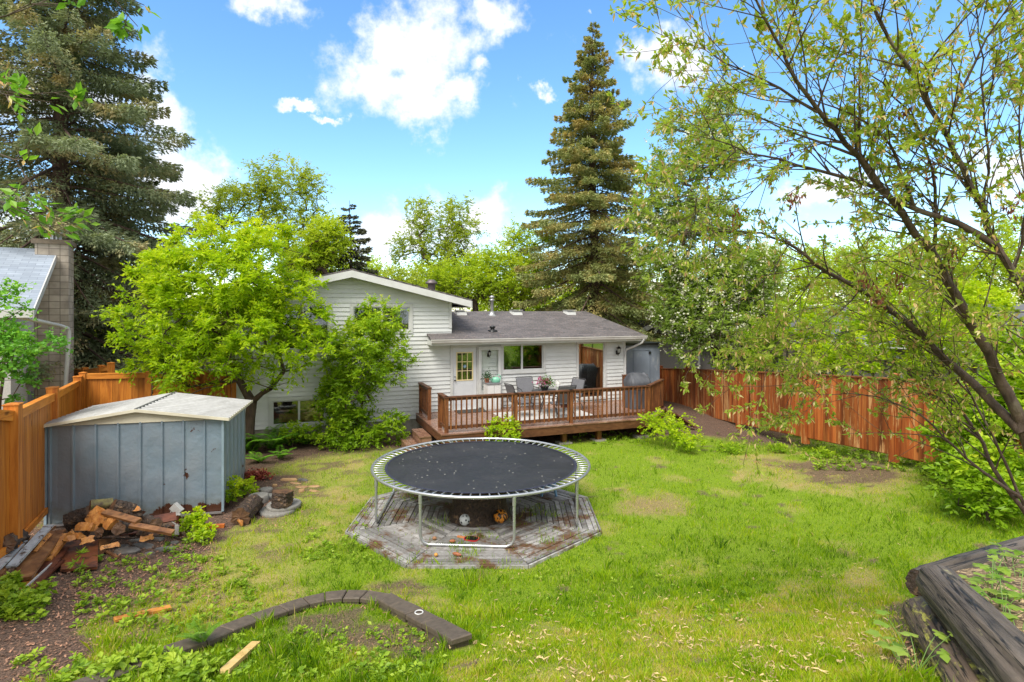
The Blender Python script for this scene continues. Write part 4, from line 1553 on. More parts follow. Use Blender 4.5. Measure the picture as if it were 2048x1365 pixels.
# the stump in the middle
sp = thing('tree_stump', 'wide dark tree stump standing through the middle of the octagon platform', 'tree stump', (-.62, 10.55, 0))
g = random.Random(12)
N_ = 36
vs = []; fs = []
prof = [(0, .62), (.1, .55), (.25, .50), (.45, .485), (.66, .49), (.70, .47)]
for (z, r_) in prof:
    for j in range(N_):
        a_ = 2 * math.pi * j / N_
        rr = r_ * (1 + .05 * math.sin(3 * a_ + 1) + .03 * math.sin(7 * a_ + 2) + .018 * ((j * 7) % 5 - 2))
        vs.append(Vector((-.62 + rr * math.cos(a_), 10.55 + rr * math.sin(a_), z)))
for i in range(len(prof) - 1):
    for j in range(N_):
        fs.append((i * N_ + j, i * N_ + (j + 1) % N_, (i + 1) * N_ + (j + 1) % N_, (i + 1) * N_ + j))
m = MB(); m.add(vs, fs, 0, True)
m.build('bark', M_DARKBARK, sp)
m = MB(); m.poly([Vector((v[0], v[1], .701)) for v in vs[-N_:]]); m.build('cut_face', M_CUTDARK, sp)

# ------------------------------------------------------------------ trampoline
TCN = Vector((-.585, 11.05, 0)); TR = 2.06; TZ = .90
tp = thing('trampoline', 'round trampoline with black mat and galvanised frame in the middle of the yard', 'trampoline', (TCN.x, TCN.y, .12))
M_GALV = mat('galvanised_tube', (.56, .57, .58), (.40, .41, .42), .32, 4, metal=.75, rrange=.12)


def ring(r, z, n=72):
    return [TCN + Vector((r * math.cos(2 * math.pi * k / n), r * math.sin(2 * math.pi * k / n), z)) for k in range(n)]


m = MB(); m.tube(ring(TR, TZ), .027, 10, closed=True); m.build('frame_ring', M_GALV, tp)


def mat_tramp():
    m, nt, N, L, b = nodes_of('trampoline_mat')
    vo = N.new('ShaderNodeTexVoronoi'); vo.inputs['Scale'].default_value = 6.5
    tc = N.new('ShaderNodeTexCoord'); L.new(tc.outputs['Object'], vo.inputs['Vector'])
    col = mixc(N, L, mapr(N, L, vo.outputs['Distance'], .07, .10, 1, 0), (.014, .013, .013), (.5, .48, .40))
    n2 = noise(N, L, 1.4, 5, .6)
    col = mixc(N, L, mapr(N, L, n2, .4, .7, 0, .5), col, (.035, .035, .038))
    L.new(col, b.inputs['Base Color'])
    L.new(mapr(N, L, n2, .35, .7, .42, .65), b.inputs['Roughness'])
    b.inputs['Specular IOR Level'].default_value = .6
    return m


MR = TR - .235
nr, na = 12, 72
vs = [TCN + Vector((0, 0, TZ - .05))]
for i in range(1, nr + 1):
    r_ = MR * i / nr
    for k in range(na):
        a_ = 2 * math.pi * k / na
        vs.append(TCN + Vector((r_ * math.cos(a_), r_ * math.sin(a_), TZ - .012 - .038 * (1 - (i / nr) ** 2))))
fs = [(0, 1 + k, 1 + (k + 1) % na) for k in range(na)]
for i in range(nr - 1):
    for k in range(na):
        a_ = 1 + i * na + k; b_ = 1 + i * na + (k + 1) % na
        fs.append((a_, a_ + na, b_ + na, b_))
m = MB(); m.add(vs, fs, 0, True); jm = m.build('jumping_mat', mat_tramp(), tp)
m = MB()
for k in range(144):
    a0, a1 = 2 * math.pi * k / 144, 2 * math.pi * (k + 1) / 144
    i0, o0 = MR - .045, MR + (.012 if k % 2 else .002)
    m.add([TCN + Vector((r_ * math.cos(a_), r_ * math.sin(a_), TZ - .006)) for r_, a_ in ((i0, a0), (o0, a0), (o0, a1), (i0, a1))], [(0, 1, 2, 3)])
m.build('mat_hem', mat('blue_black_webbing', (.03, .032, .06), (.02, .02, .03), .6, 30), jm)
NS = 80
for k in range(NS):
    a_ = 2 * math.pi * (k + .5) / NS
    e = Vector((math.cos(a_), math.sin(a_), 0))
    p0, p1 = TCN + e * (MR + .005) + Vector((0, 0, TZ - .01)), TCN + e * (TR - .015) + Vector((0, 0, TZ + .008))
    m = MB(); m.tube([p0, p0.lerp(p1, .12), p0.lerp(p1, .18), p0.lerp(p1, .85), p0.lerp(p1, .9), p1], [.004, .004, .0125, .0125, .004, .004], 6)
    m.build('spring', M_GALV, tp)
# U-shaped leg frames: two uprights joined by a bar on the boards
for k in range(4):
    ac = math.radians((-94, -6, 88, 182)[k])
    half = math.radians((21.5, 28, 24, 27)[k])
    off = 0.0
    pts = []
    a0, a1 = ac - half + off, ac + half + off
    A = TCN + Vector((math.cos(a0) * TR, math.sin(a0) * TR, 0)); B = TCN + Vector((math.cos(a1) * TR, math.sin(a1) * TR, 0))
    d = (B - A).normalized()
    zb = .087
    base = [A + Vector((0, 0, TZ - .02)), A + Vector((0, 0, .35)), A + Vector((0, 0, zb + .13)), A + d * .04 + Vector((0, 0, zb + .04)), A + d * .13 + Vector((0, 0, zb)),
            B - d * .13 + Vector((0, 0, zb)), B - d * .04 + Vector((0, 0, zb + .04)), B + Vector((0, 0, zb + .13)), B + Vector((0, 0, .35)), B + Vector((0, 0, TZ - .02))]
    m = MB(); m.tube(base, .024, 10); lg = m.build('leg_frame', M_GALV, tp)
    for q in (A, B):
        m = MB(); m.tube([q + Vector((0, 0, TZ - .16)), q + Vector((0, 0, TZ - .028))], .03, 10); m.build('leg_socket', M_GALV, lg)

# toys under it
def ground_thing(mb, name, m_, label, cat, group=None):
    o = mb.build(name, m_)
    return tag(o, label, cat, group)


def ball_mat(name, a, b_, scale, sharp=True):
    m, nt, N, L, b = nodes_of(name)
    vo = N.new('ShaderNodeTexVoronoi'); vo.inputs['Scale'].default_value = scale
    tc = N.new('ShaderNodeTexCoord')
    L.new(tc.outputs['Generated'], vo.inputs['Vector'])
    vo.feature = 'F1'
    c = mixc(N, L, mapr(N, L, vo.outputs['Distance'], .25, .3), a, b_)
    L.new(c, b.inputs['Base Color']); b.inputs['Roughness'].default_value = .4
    return m


def sphere(c, r, n=16, k=10, sz=1.0):
    m = MB()
    m.lathe([(max(r * math.sin(math.pi * i / k), .0005), -r * sz * math.cos(math.pi * i / k)) for i in range(k + 1)], c, n)
    return m


ground_thing(sphere(W(930, 1040, 10.05), .10), 'soccer_ball', ball_mat('white_black_ball', (.02, .02, .03), (.6, .62, .62), 2.9), 'white and black football resting against the stump', 'ball')


def flame_mat():
    m, nt, N, L, b = nodes_of('orange_black_ball')
    n = noise(N, L, 14, 2, .5, (1, 1, .6), dist=1.0)
    c = mixc(N, L, mapr(N, L, n, .47, .49), (.02, .015, .012), (.62, .22, .02))
    L.new(c, b.inputs['Base Color']); b.inputs['Roughness'].default_value = .35
    return m


ground_thing(sphere(W(1001, 1033, 10.05), .125, sz=.95), 'playground_ball', flame_mat(), 'orange and black ball resting on the right side of the stump', 'ball')
# paddle
pd = thing('paddle', 'red and black paddle with an orange handle lying on the grey boards', 'paddle', tuple(G(940, 1077, .13)))
pc_ = G(943, 1078, .07); pc_.z = .073
dx = Vector((.93, -.37, 0))
sx_ = Vector((.37, .93, 0))


def outline(c, d, s, L_, w, z0, z1, n=20):
    pts = []
    for k in range(n):
        a_ = 2 * math.pi * k / n
        ca_, sa_ = math.cos(a_), math.sin(a_)
        pts.append(c + d * math.copysign(abs(ca_) ** .6, ca_) * L_ / 2 + s * math.copysign(abs(sa_) ** .6, sa_) * w / 2 + Vector((0, 0, z0)))
    mb = MB(); mb.prism(pts, (0, 0, z1 - z0)); return mb


outline(pc_, dx, sx_, .25, .19, -.008, .006).build('paddle_rim', mat('red_plastic', (.5, .03, .03), (.4, .02, .03), .4, 5), pd)
outline(pc_, dx, sx_, .22, .16, .0062, .009).build('paddle_face', M_BLACK, pd)
m = MB(); m.beam(pc_ - dx * .12, pc_ - dx * .26, .035, .022); m.build('handle', mat('orange_grip', (.6, .22, .08), (.5, .18, .07), .5, 6), pd)
for (px, py, nm, lb_, col, ln) in ((905, 1083, 'pine_cone', 'small reddish spruce cone left of the red paddle', (.40, .13, .05), .10), (914, 1109, 'pine_cone', 'reddish spruce cone in front of the trampoline leg bar', (.36, .12, .05), .16),
                                   (872, 1110, 'orange_peg', 'little orange plastic piece in front of the trampoline leg bar', (.7, .33, .06), .06), (869, 1077, 'pine_cone', 'tiny tan cone on the boards beside the near left trampoline leg', (.45, .22, .1), .07)):
    p = G(px, py, .09)
    a_ = R.random() * 3
    d = Vector((math.cos(a_), math.sin(a_) * .3, 0)).normalized()
    m = MB(); m.tube([p - d * ln / 2, p - d * ln * .25, p + d * ln * .1, p + d * ln * .4, p + d * ln / 2], [.008, .026, .03, .018, .006], 9)
    ground_thing(m, nm, mat('cone_' + str(px), col, tuple(x * .5 for x in col), .6, 60, bmp=.5), lb_, 'cone' if nm == 'pine_cone' else 'toy piece')
# blue plastic stool behind
bl = thing('plastic_stool', 'light blue plastic step stool behind the trampoline on its right', 'stool', tuple(G(1097, 986, .12)))
c = G(1097, 990, .06)
M_BLUEP = mat('blue_plastic', (.18, .33, .5), (.14, .27, .42), .45, 4)
m = MB(); m.box(-.16, .16, -.12, .12, .20, .235, fr=lambda a, b, z: c + Vector((a, b, z))); m.build('seat', M_BLUEP, bl)
for (x, y) in ((-1, -1), (1, -1), (1, 1), (-1, 1)):
    m = MB(); m.beam(c + Vector((x * .15, y * .11, 0)), c + Vector((x * .12, y * .09, .2)), .05, .03); m.build('leg', M_BLUEP, bl)

# ------------------------------------------------------------------ metal shed
SM = .25; _k = 1 / math.sqrt(1 + SM * SM)
SA_ = Vector((_k, SM * _k, 0)); SB_ = Vector((-SM * _k, _k, 0)); SO = Vector((-5.46, 10.8, 0))
SWD, SDP = 2.84, 2.05


def S(a, b, z):
    return SO + SA_ * (a - SWD) + SB_ * b + Vector((0, 0, z))


SZ0 = .06; SZ1 = 1.80; SZR = 2.03
shed = thing('garden_shed', 'blue-grey corrugated metal garden shed with a pale roof and rusted lower edge', 'shed', tuple(S(SWD / 2, SDP / 2, 0)))


def shed_mat():
    m, nt, N, L, b = nodes_of('shed_blue_metal')
    n = noise(N, L, 1.6, 5, .6)
    n2 = noise(N, L, 3.5, 7, .7)
    n3 = noise(N, L, 30, 4, .7)
    col = mixc(N, L, mapr(N, L, n, .35, .7), (.19, .255, .31), (.24, .28, .32))
    ge = N.new('ShaderNodeNewGeometry'); sx = N.new('ShaderNodeSeparateXYZ'); L.new(ge.outputs['Position'], sx.inputs[0])
    # green-brown grime low down, rust right at the foot
    zl = mapr(N, L, sx.outputs['Z'], .0, .9, .5, -.25)
    ad = N.new('ShaderNodeMath'); ad.operation = 'ADD'; L.new(zl, ad.inputs[0]); L.new(n2, ad.inputs[1])
    col = mixc(N, L, mapr(N, L, ad.outputs[0], .62, .85, 0, .55), col, (.13, .14, .11))
    zr_ = mapr(N, L, sx.outputs['Z'], .0, .36, .34, -.06)
    xr_ = mapr(N, L, sx.outputs['X'], -7.1, -6.5, -.2, .06)
    a2 = N.new('ShaderNodeMath'); a2.operation = 'ADD'; L.new(zr_, a2.inputs[0]); L.new(n2, a2.inputs[1])
    a3 = N.new('ShaderNodeMath'); a3.operation = 'ADD'; L.new(a2.outputs[0], a3.inputs[0]); L.new(xr_, a3.inputs[1])
    rust = mapr(N, L, a3.outputs[0], .665, .68)
    col = mixc(N, L, rust, col, (.075, .028, .015))
    L.new(col, b.inputs['Base Color'])
    b.inputs['Roughness'].default_value = .38
    b.inputs['Metallic'].default_value = .25
    bump(N, L, b, n, .5, .07)
    return m


M_SHED = shed_mat()
M_SHEDROOF = mat('pale_roof_metal', (.36, .36, .35), (.26, .258, .245), .45, 2.2, stretch=(3, .6, 1), metal=.1, c3=(.30, .28, .23), c3scale=4, c3t=(.6, .8))
M_CREAM = mat('cream_metal', (.62, .58, .45), (.52, .48, .37), .45, 3)


def sheet(pA, pB, z0, z1f, nrm, nrib, name):
    """ribbed sheet from A to B; panels with a raised standing rib every module"""
    mb = MB()
    L_ = (pB - pA).length; d = (pB - pA).normalized()
    step = L_ / nrib
    for i in range(nrib):
        x0, x1 = i * step, (i + 1) * step
        segs = [(x0, 0), (x0 + .02, .0), (x0 + .035, .028), (x0 + .06, .028), (x0 + .075, 0), (x0 + .45 * step, .006 * ((i * 5) % 3 - 1)), (x1, 0)]
        nz = 6
        g = random.Random(i * 3 + int(L_ * 10))
        dent = [[g.uniform(-.007, .007) if 0 < q < nz and j == 5 else 0 for q in range(nz + 1)] for j in range(len(segs))]
        vs = []
        for j, (x, o_) in enumerate(segs):
            for q in range(nz + 1):
                z = z0 + (z1f(x) - z0) * q / nz
                vs.append(pA + d * x + nrm * (o_ + dent[j][q]) + Vector((0, 0, z)))
        k = nz + 1
        fs = [(a * k + q, (a + 1) * k + q, (a + 1) * k + q + 1, a * k + q + 1) for a in range(len(segs) - 1) for q in range(nz)]
        mb.add(vs, fs, 0)
    return mb.build(name, M_SHED, shed)


sheet(S(0, 0, 0), S(SWD, 0, 0), SZ0, lambda x: SZ1, -SB_, 8, 'wall')
sheet(S(SWD, 0, 0), S(SWD, SDP, 0), SZ0, lambda x: SZ1, SA_, 6, 'wall')
sheet(S(SWD, SDP, 0), S(0, SDP, 0), SZ0, lambda x: SZ1, SB_, 8, 'wall')
sheet(S(0, SDP, 0), S(0, 0, 0), SZ0, lambda x: SZ1, -SA_, 6, 'wall')
m = MB()
m.beam(S(SWD + .01, -.02, SZ0), S(SWD + .01, -.02, SZ1), .04, .04, up=SB_)
m.beam(S(-.01, -.02, SZ0), S(-.01, -.02, SZ1), .04, .04, up=SB_)
m.build('corner_strip', mat('pale_blue_strip', (.27, .36, .42), (.22, .3, .35), .4, 4, metal=.2), shed)
OVS = .1
m = MB()
m.prism([S(.15, -.012, SZ1 - .01), S(SWD - .15, -.012, SZ1 - .01), S(SWD / 2, -.012, SZR - .035)], -SB_ * .012)
m.build('gable_panel', M_CREAM, shed)
for sg in (0, 1):
    e = SWD + .13 if sg else -.13
    c = SWD / 2
    mb = MB()
    nr_ = 13
    ya, yb = -OVS, SDP + OVS
    stp = (yb - ya) / nr_
    for i in range(nr_):
        y0, y1 = ya + i * stp, ya + (i + 1) * stp
        dz = lambda q: Vector((0, 0, q))
        ze, zr_ = SZ1 - .0, SZR
        for (u0, u1, h0, h1) in ((y0, y0 + .03, 0, .03), (y0 + .03, y0 + .06, .03, .03), (y0 + .06, y0 + .08, .03, 0), (y0 + .08, y1, 0, 0)):
            A, B, C, D_ = S(e, u0, ze + h0), S(e, u1, ze + h1), S(c, u1, zr_ + h1), S(c, u0, zr_ + h0)
            lo_ = Vector((0, 0, -.008))
            if sg:
                mb.add([A, B, C, D_], [(0, 1, 2, 3)])
            else:
                mb.add([A, B, C, D_], [(3, 2, 1, 0)])
    mb.build('roof', M_SHEDROOF, shed)
m = MB()
c = SWD / 2
for e in (-.13, SWD + .13):
    a0, a1 = S(e, -OVS, SZ1), S(c, -OVS, SZR)
    m.prism([a0 + Vector((0, 0, .022)), a1 + Vector((0, 0, .022)), a1 - Vector((0, 0, .03)), a0 - Vector((0, 0, .03))], -SB_ * .015)
m.beam(S(SWD + .13, -OVS, SZ1 - .01), S(SWD + .13, SDP + OVS, SZ1 - .01), .02, .045)
m.beam(S(-.13, -OVS, SZ1 - .01), S(-.13, SDP + OVS, SZ1 - .01), .02, .045)
m.build('roof_trim', M_CREAM, shed)
m = MB()
for i in range(9):
    y0 = -OVS + i * (SDP + 2 * OVS) / 9
    m.beam(S(c, y0, SZR + .024), S(c, y0 + .22, SZR + .024), .05, .012)
m.build('ridge_cap', mat('dark_gap', (.1, .1, .1), (.07, .07, .07), .6, 4), shed)
m = MB()
m.beam(S(0.1, -.05, SZ0 - .01), S(SWD, -.05, SZ0 - .01), .05, .03)
m.build('base_rail', M_GALV, shed)

# ------------------------------------------------------------------ fences
def fence(name, label, pts, tops, bots, mats, n_posts_extra=(), post_w=.13, cap=.12, face=1, boardw=.142, midrail=False, group=None, kick=True):
    """pts: post positions (Vector xy); tops/bots: heights at each post; face: side the boards stand on"""
    MBd, MH_ = mats
    root = thing(name, label, 'fence', tuple((pts[0] + pts[-1]) / 2), group)
    g = random.Random(len(pts) * 7)
    for i, p in enumerate(pts):
        m = MB()
        nx_ = (pts[min(i + 1, len(pts) - 1)] - pts[max(i - 1, 0)]).normalized()
        b_ = Vector((p.x, p.y, bots[i] - .1)); t_ = Vector((p.x, p.y, tops[i] + cap))
        m.beam(b_, t_, post_w, post_w, up=nx_)
        sd = Vector((-nx_.y, nx_.x, 0)); w2 = post_w / 2 + .012
        q = [t_ + nx_ * a * w2 + sd * b * w2 for a, b in ((-1, -1), (1, -1), (1, 1), (-1, 1))]
        ax = t_ + Vector((0, 0, .035))
        m.add([*q, *[v + Vector((0, 0, .014)) for v in q], ax], [(3, 2, 1, 0), (0, 1, 5, 4), (1, 2, 6, 5), (2, 3, 7, 6), (3, 0, 4, 7), (4, 5, 8), (5, 6, 8), (6, 7, 8), (7, 4, 8)])
        m.build('post', MBd, root)
    for i in range(len(pts) - 1):
        A, B = pts[i], pts[i + 1]
        L_ = (B - A).length; d = (B - A).normalized(); sd = Vector((-d.y, d.x, 0)) * face
        zt = lambda x: tops[i] + (tops[i + 1] - tops[i]) * x / L_
        zb = lambda x: bots[i] + (bots[i + 1] - bots[i]) * x / L_
        m = MB()
        x = post_w / 2 + .002
        while x < L_ - post_w / 2 - .01:
            x1 = min(x + boardw - .004, L_ - post_w / 2 - .002)
            o_ = sd * (.0 + .004 * g.random())
            a, b = A + d * x + o_, A + d * x1 + o_
            th = -sd * .018
            m.hexa([Vector((a.x, a.y, zb(x) + .07)), Vector((b.x, b.y, zb(x1) + .07)), Vector((b.x + th.x, b.y + th.y, zb(x1) + .07)), Vector((a.x + th.x, a.y + th.y, zb(x) + .07)),
                    Vector((a.x, a.y, zt(x) - .03)), Vector((b.x, b.y, zt(x1) - .03)), Vector((b.x + th.x, b.y + th.y, zt(x1) - .03)), Vector((a.x + th.x, a.y + th.y, zt(x) - .03))])
            x = x1 + .004
        m.build('board_panel', MBd, root)
        m = MB()
        x0, x1 = post_w / 2 + .002, L_ - post_w / 2 - .002
        o_ = sd * .028
        def rl(dz, w, h, fn):
            a, b = A + d * x0 + o_, A + d * x1 + o_
            m.beam(Vector((a.x, a.y, fn(x0) + dz)), Vector((b.x, b.y, fn(x1) + dz)), w, h)
        rl(-.075, .038, .12, zt)
        m.build('rail', MH_, root); m = MB()
        m.beam(Vector((*(A + d * x0).xy, zt(x0) - .008)), Vector((*(A + d * x1).xy, zt(x1) - .008)), .11, .03)
        m.build('cap_rail', MH_, root); m = MB()
        rl(.10, .038, .1, zb)
        m.build('rail', MH_, root)
        if midrail:
            m = MB()
            zm = lambda x: (zt(x) + zb(x)) / 2 + .08
            rl(0, .038, .09, zm)
            m.build('rail', MH_, root)
    return root


def pz(px, py, d):
    return W(px, py, d)


# left fence, running away from the camera then turning to the house
def fpt(px, d):
    return Vector(((px - 1024) / FOC * d, d, 0))


def zof(py, d):
    return EYE - (py - HOR) / FOC * d


LP = [fpt(-300, 5.4), fpt(26, 8.15), fpt(105, 10.7), fpt(155, 14.6)]
lt = [zof(870, 5.4) + .35, zof(824, 8.15), zof(787, 10.7), zof(762, 14.6)]
lb = [float(gz(-5.8, 5.5)) + .1, .42, .15, .05]
fence('cedar_fence', 'new orange-stained cedar fence along the left side of the yard behind the shed', LP, lt, lb, (M_CEDAR, M_CEDAR_H), face=-1, post_w=.17, cap=.10)
BP = [fpt(166, 14.75), fpt(297, 15.3)]
fence('cedar_fence', 'short cedar fence panel between the corner post and the gate behind the shed', BP, [zof(748, 14.75)] + [zof(746, 15.3)], [0, 0], (M_CEDAR, M_CEDAR_H), face=-1, post_w=.14, cap=.02)
BP = [fpt(412, 15.9), fpt(469, 16.2)]
fence('cedar_fence', 'narrow cedar fence piece joining the gate to the house corner', BP, [zof(744, 15.9), zof(744, 16.2)], [0, 0], (M_CEDAR, M_CEDAR_H), face=-1, post_w=.14, cap=.02)
gt = thing('garden_gate', 'orange-brown cedar garden gate behind the shed, half under the bright tree', 'gate', tuple(fpt(355, 15.6)))
A, B = fpt(305, 15.33), fpt(404, 15.85)
d = (B - A).normalized(); L_ = (B - A).length; sd = Vector((d.y, -d.x, 0))
m = MB(); x = .01
zt = zof(747, 15.6)
while x < L_ - .02:
    a = A + d * x; b = A + d * min(x + .138, L_ - .01)
    m.beam(Vector((a.x, a.y, .1)) * .5 + Vector((b.x, b.y, .1)) * .5, Vector(((a.x + b.x) / 2, (a.y + b.y) / 2, zt)), .136, .018, up=sd)
    x += .142
m.build('board_panel', M_CEDAR, gt)
m = MB()
for z in (zt - .06, zt - .56, .25):
    m = MB(); m.beam(Vector((A.x, A.y, z)) + sd * .03, Vector((B.x, B.y, z)) + sd * .03, .035, .09)
    m.build('rail', M_CEDAR_H, gt)
# neighbour's further cedar fence glimpsed past the corner
NP = [fpt(140, 20), fpt(170, 19.0), fpt(203, 18.0), fpt(222, 17.2)]
fence('cedar_fence', 'far cedar fence with stepped posts seen beyond the left corner', NP, [zof(738, 20), zof(740, 19), zof(736, 18), zof(731, 17.2)], [0, 0, 0, 0], (M_CEDAR, M_CEDAR_H), face=-1, post_w=.16, cap=.06)

# right fence
RPX = [(1321, 24.6, 737, 815), (1376, 22.9, 738, 827), (1478, 18.6, 742, 852), (1611, 15.4, 748, 880), (1788, 13.0, 757, 916), (2030, 10.6, 770, 975), (2400, 8.6, 790, 1050)]
RP = [fpt(p[0], p[1]) for p in RPX]
fence('stained_fence', 'red-brown stained board fence with pale peeling streaks along the right side', RP, [zof(p[2], p[1]) for p in RPX], [min(float(gz(q.x, q.y)), 9) * .0 + zof(p[3], p[1]) for p, q in zip(RPX, RP)],
      (M_RED, M_RED_H), face=1, post_w=.15, cap=.09, midrail=True, boardw=.13)

# ------------------------------------------------------------------ neighbouring houses
M_STUCCO = mat('pale_stucco', (.50, .49, .48), (.42, .41, .40), .9, 30, bmp=.3)
M_GREYST = mat('grey_stucco', (.30, .275, .26), (.24, .22, .21), .9, 30, bmp=.3)


def block_mat():
    m, nt, N, L, b = nodes_of('concrete_block')
    tc = N.new('ShaderNodeTexCoord'); br = N.new('ShaderNodeTexBrick')
    br.offset = 0.0
    br.inputs['Scale'].default_value = 1; br.inputs['Brick Width'].default_value = .27; br.inputs['Row Height'].default_value = .205
    br.inputs['Mortar Size'].default_value = .008
    br.inputs['Color1'].default_value = (.52, .45, .37, 1); br.inputs['Color2'].default_value = (.36, .31, .25, 1); br.inputs['Mortar'].default_value = (.13, .11, .09, 1)
    L.new(tc.outputs['UV'], br.inputs['Vector'])
    n = noise(N, L, 2.5, 5, .6)
    c = mixc(N, L, mapr(N, L, n, .4, .7, 0, .6), br.outputs['Color'], (.15, .12, .10))
    L.new(c, b.inputs['Base Color']); b.inputs['Roughness'].default_value = .9
    return m


LE = Vector((-.515, .857, 0)); LG = Vector((.857, .515, 0))     # along the gable wall, outward from it
LA = W(103, 620, 18.0); LA.z = 0
nh = thing('neighbour_house', 'pale stucco neighbour bungalow with blue-grey shingles and a block chimney', 'house', tuple(LA))


def Q(a, b, z):
    return LA + LE * a + LG * b + Vector((0, 0, z))


zA, zE, half = 5.75, 3.85, 3.9
m = MB()
m.prism([Q(-half + .4, -.35, -.1), Q(half - .4, -.35, -.1), Q(half - .4, -.35, zE + .05), Q(0, -.35, zA - .18), Q(-half + .4, -.35, zE + .05)], -LG * .15)
m.prism([Q(-half + .4, -.5, -.1), Q(-half + .4, -.5, zE), Q(-half + .4, -12, zE), Q(-half + .4, -12, -.1)], LE * .15)
m.build('wall', M_STUCCO, nh)
for sg in (-1, 1):
    e = sg * half
    pts = [Q(0, .15, zA), Q(0, -13, zA), Q(e, -13, zE), Q(e, .15, zE)]
    vax = (LE * sg * half + Vector((0, 0, zE - zA))).normalized()
    slab(nh, 'roof', pts if sg > 0 else pts[::-1], .06, M_SHL, LG, vax)
m = MB()
for sg in (-1, 1):
    a0, a1 = Q(0, .15, zA), Q(sg * half, .15, zE)
    dn = Vector((0, 0, -.22))
    m.prism([a0, a1, a1 + dn, a0 + dn], LG * .03)
    m.prism([Q(0, .15, zA - .2), Q(sg * half, .15, zE - .2), Q(sg * half, -.35, zE - .2), Q(0, -.35, zA - .2)], (0, 0, .012))
m.beam(Q(-half, .15, zE - .1), Q(-half, -13, zE - .1), .03, .2)
m.build('fascia', M_WHITE, nh)
# chimney
m = MB()
zc = EYE + (HOR - 482) / FOC * 18
def qb(mb, a0, a1, b0, b1, z0, z1):
    mb.hexa([Q(a0, b1, z0), Q(a0, b0, z0), Q(a1, b0, z0), Q(a1, b1, z0), Q(a0, b1, z1), Q(a0, b0, z1), Q(a1, b0, z1), Q(a1, b1, z1)])
qb(m, -.45, .7, -.34, .48, -.1, zc - .14)
ck = m.build('chimney', block_mat(), nh)
me = ck.data
uv = me.uv_layers.new(name='UVMap')
for poly in me.polygons:
    nrm = poly.normal
    ax = LG if abs(nrm.dot(LE)) > .5 else LE
    for li in poly.loop_indices:
        p = me.vertices[me.loops[li].vertex_index].co
        uv.data[li].uv = (p.dot(ax), p.z)
m = MB(); qb(m, -.52, .77, -.42, .55, zc - .139, zc)
m.build('chimney_cap', mat('cap_concrete', (.22, .17, .12), (.15, .12, .09), .9, 6), ck)
m = MB(); cc = Q(.1, .1, zc)
m.lathe([(.17, .0), (.15, .04)], cc, 4)
for k in range(8):
    a_ = k * math.pi / 4
    m.beam(cc + Vector((math.cos(a_) * .13, math.sin(a_) * .13, .04)), cc + Vector((math.cos(a_) * .13, math.sin(a_) * .13, .25)), .03, .012)
m.lathe([(.19, .25), (.17, .28), (.05, .3)], cc, 14)
m.build('chimney_cowl', mat('bright_cowl', (.6, .62, .65), (.5, .52, .55), .3, 4, metal=.5), ck)
m = MB()
m.tube([W(30, 632, 14.6), W(48, 636, 14.8), W(120, 652, 16.6), W(136, 657, 17.0), W(138, 668, 17.0), W(131, 775, 17.0), W(128, 815, 17.0)], .055, 8)
m.build('downspout', M_WHITE, nh)
qm = MB(); qb(qm, -1.4, -.9, -.347, -.28, 1.15, 1.42); qm.build('electric_box', mat('grey_box', (.2, .22, .25), (.17, .18, .2), .5, 4), nh)

# right neighbour: garage gable and long grey bungalow
gh = thing('neighbour_garage', 'grey stucco neighbour garage with a low white-edged gable behind the closet', 'garage', tuple(W(1340, 720, 27)))
def rx(px, d, z): 
    v = fpt(px, d); return Vector((v.x, v.y, z))
zpk, zev2 = zof(645, 27), zof(665, 27)
a = rx(1262, 27, 0); b = rx(1500, 27, 0); c_ = (a + b) / 2
# low gable facing the yard
apx = rx(1300, 27, 0)
m = MB()
m.prism([a + Vector((.3, 0, -.1)), b + Vector((-.3, 0, -.1)), b + Vector((-.3, 0, zof(690, 27))), apx + Vector((0, 0, zpk - .2)), a + Vector((.3, 0, zev2 - .15))], (0, .15, 0))
m.build('wall', M_GREYST, gh)
for (e, ze_) in ((a, zev2), (b, zof(700, 27))):
    m = MB(); p = [apx + Vector((0, -.5, zpk)), e + Vector((0, -.5, ze_)), e + Vector((0, 6, ze_)), apx + Vector((0, 6, zpk))]
    m.prism(p if e is a else p[::-1], (0, 0, .06)); m.build('roof', M_SHD, gh)
m = MB()
for (e, ze_) in ((a, zev2), (b, zof(700, 27))):
    m.prism([apx + Vector((0, -.52, zpk)), e + Vector((0, -.52, ze_)), e + Vector((0, -.52, ze_ - .22)), apx + Vector((0, -.52, zpk - .24))], (0, -.03, 0))
m.build('fascia', M_WHITE, gh)
m = MB(); m.tube([rx(1398, 26.7, zof(690, 26.7)), rx(1398, 26.7, .2)], .05, 8); m.build('downspout', M_WHITE, gh)

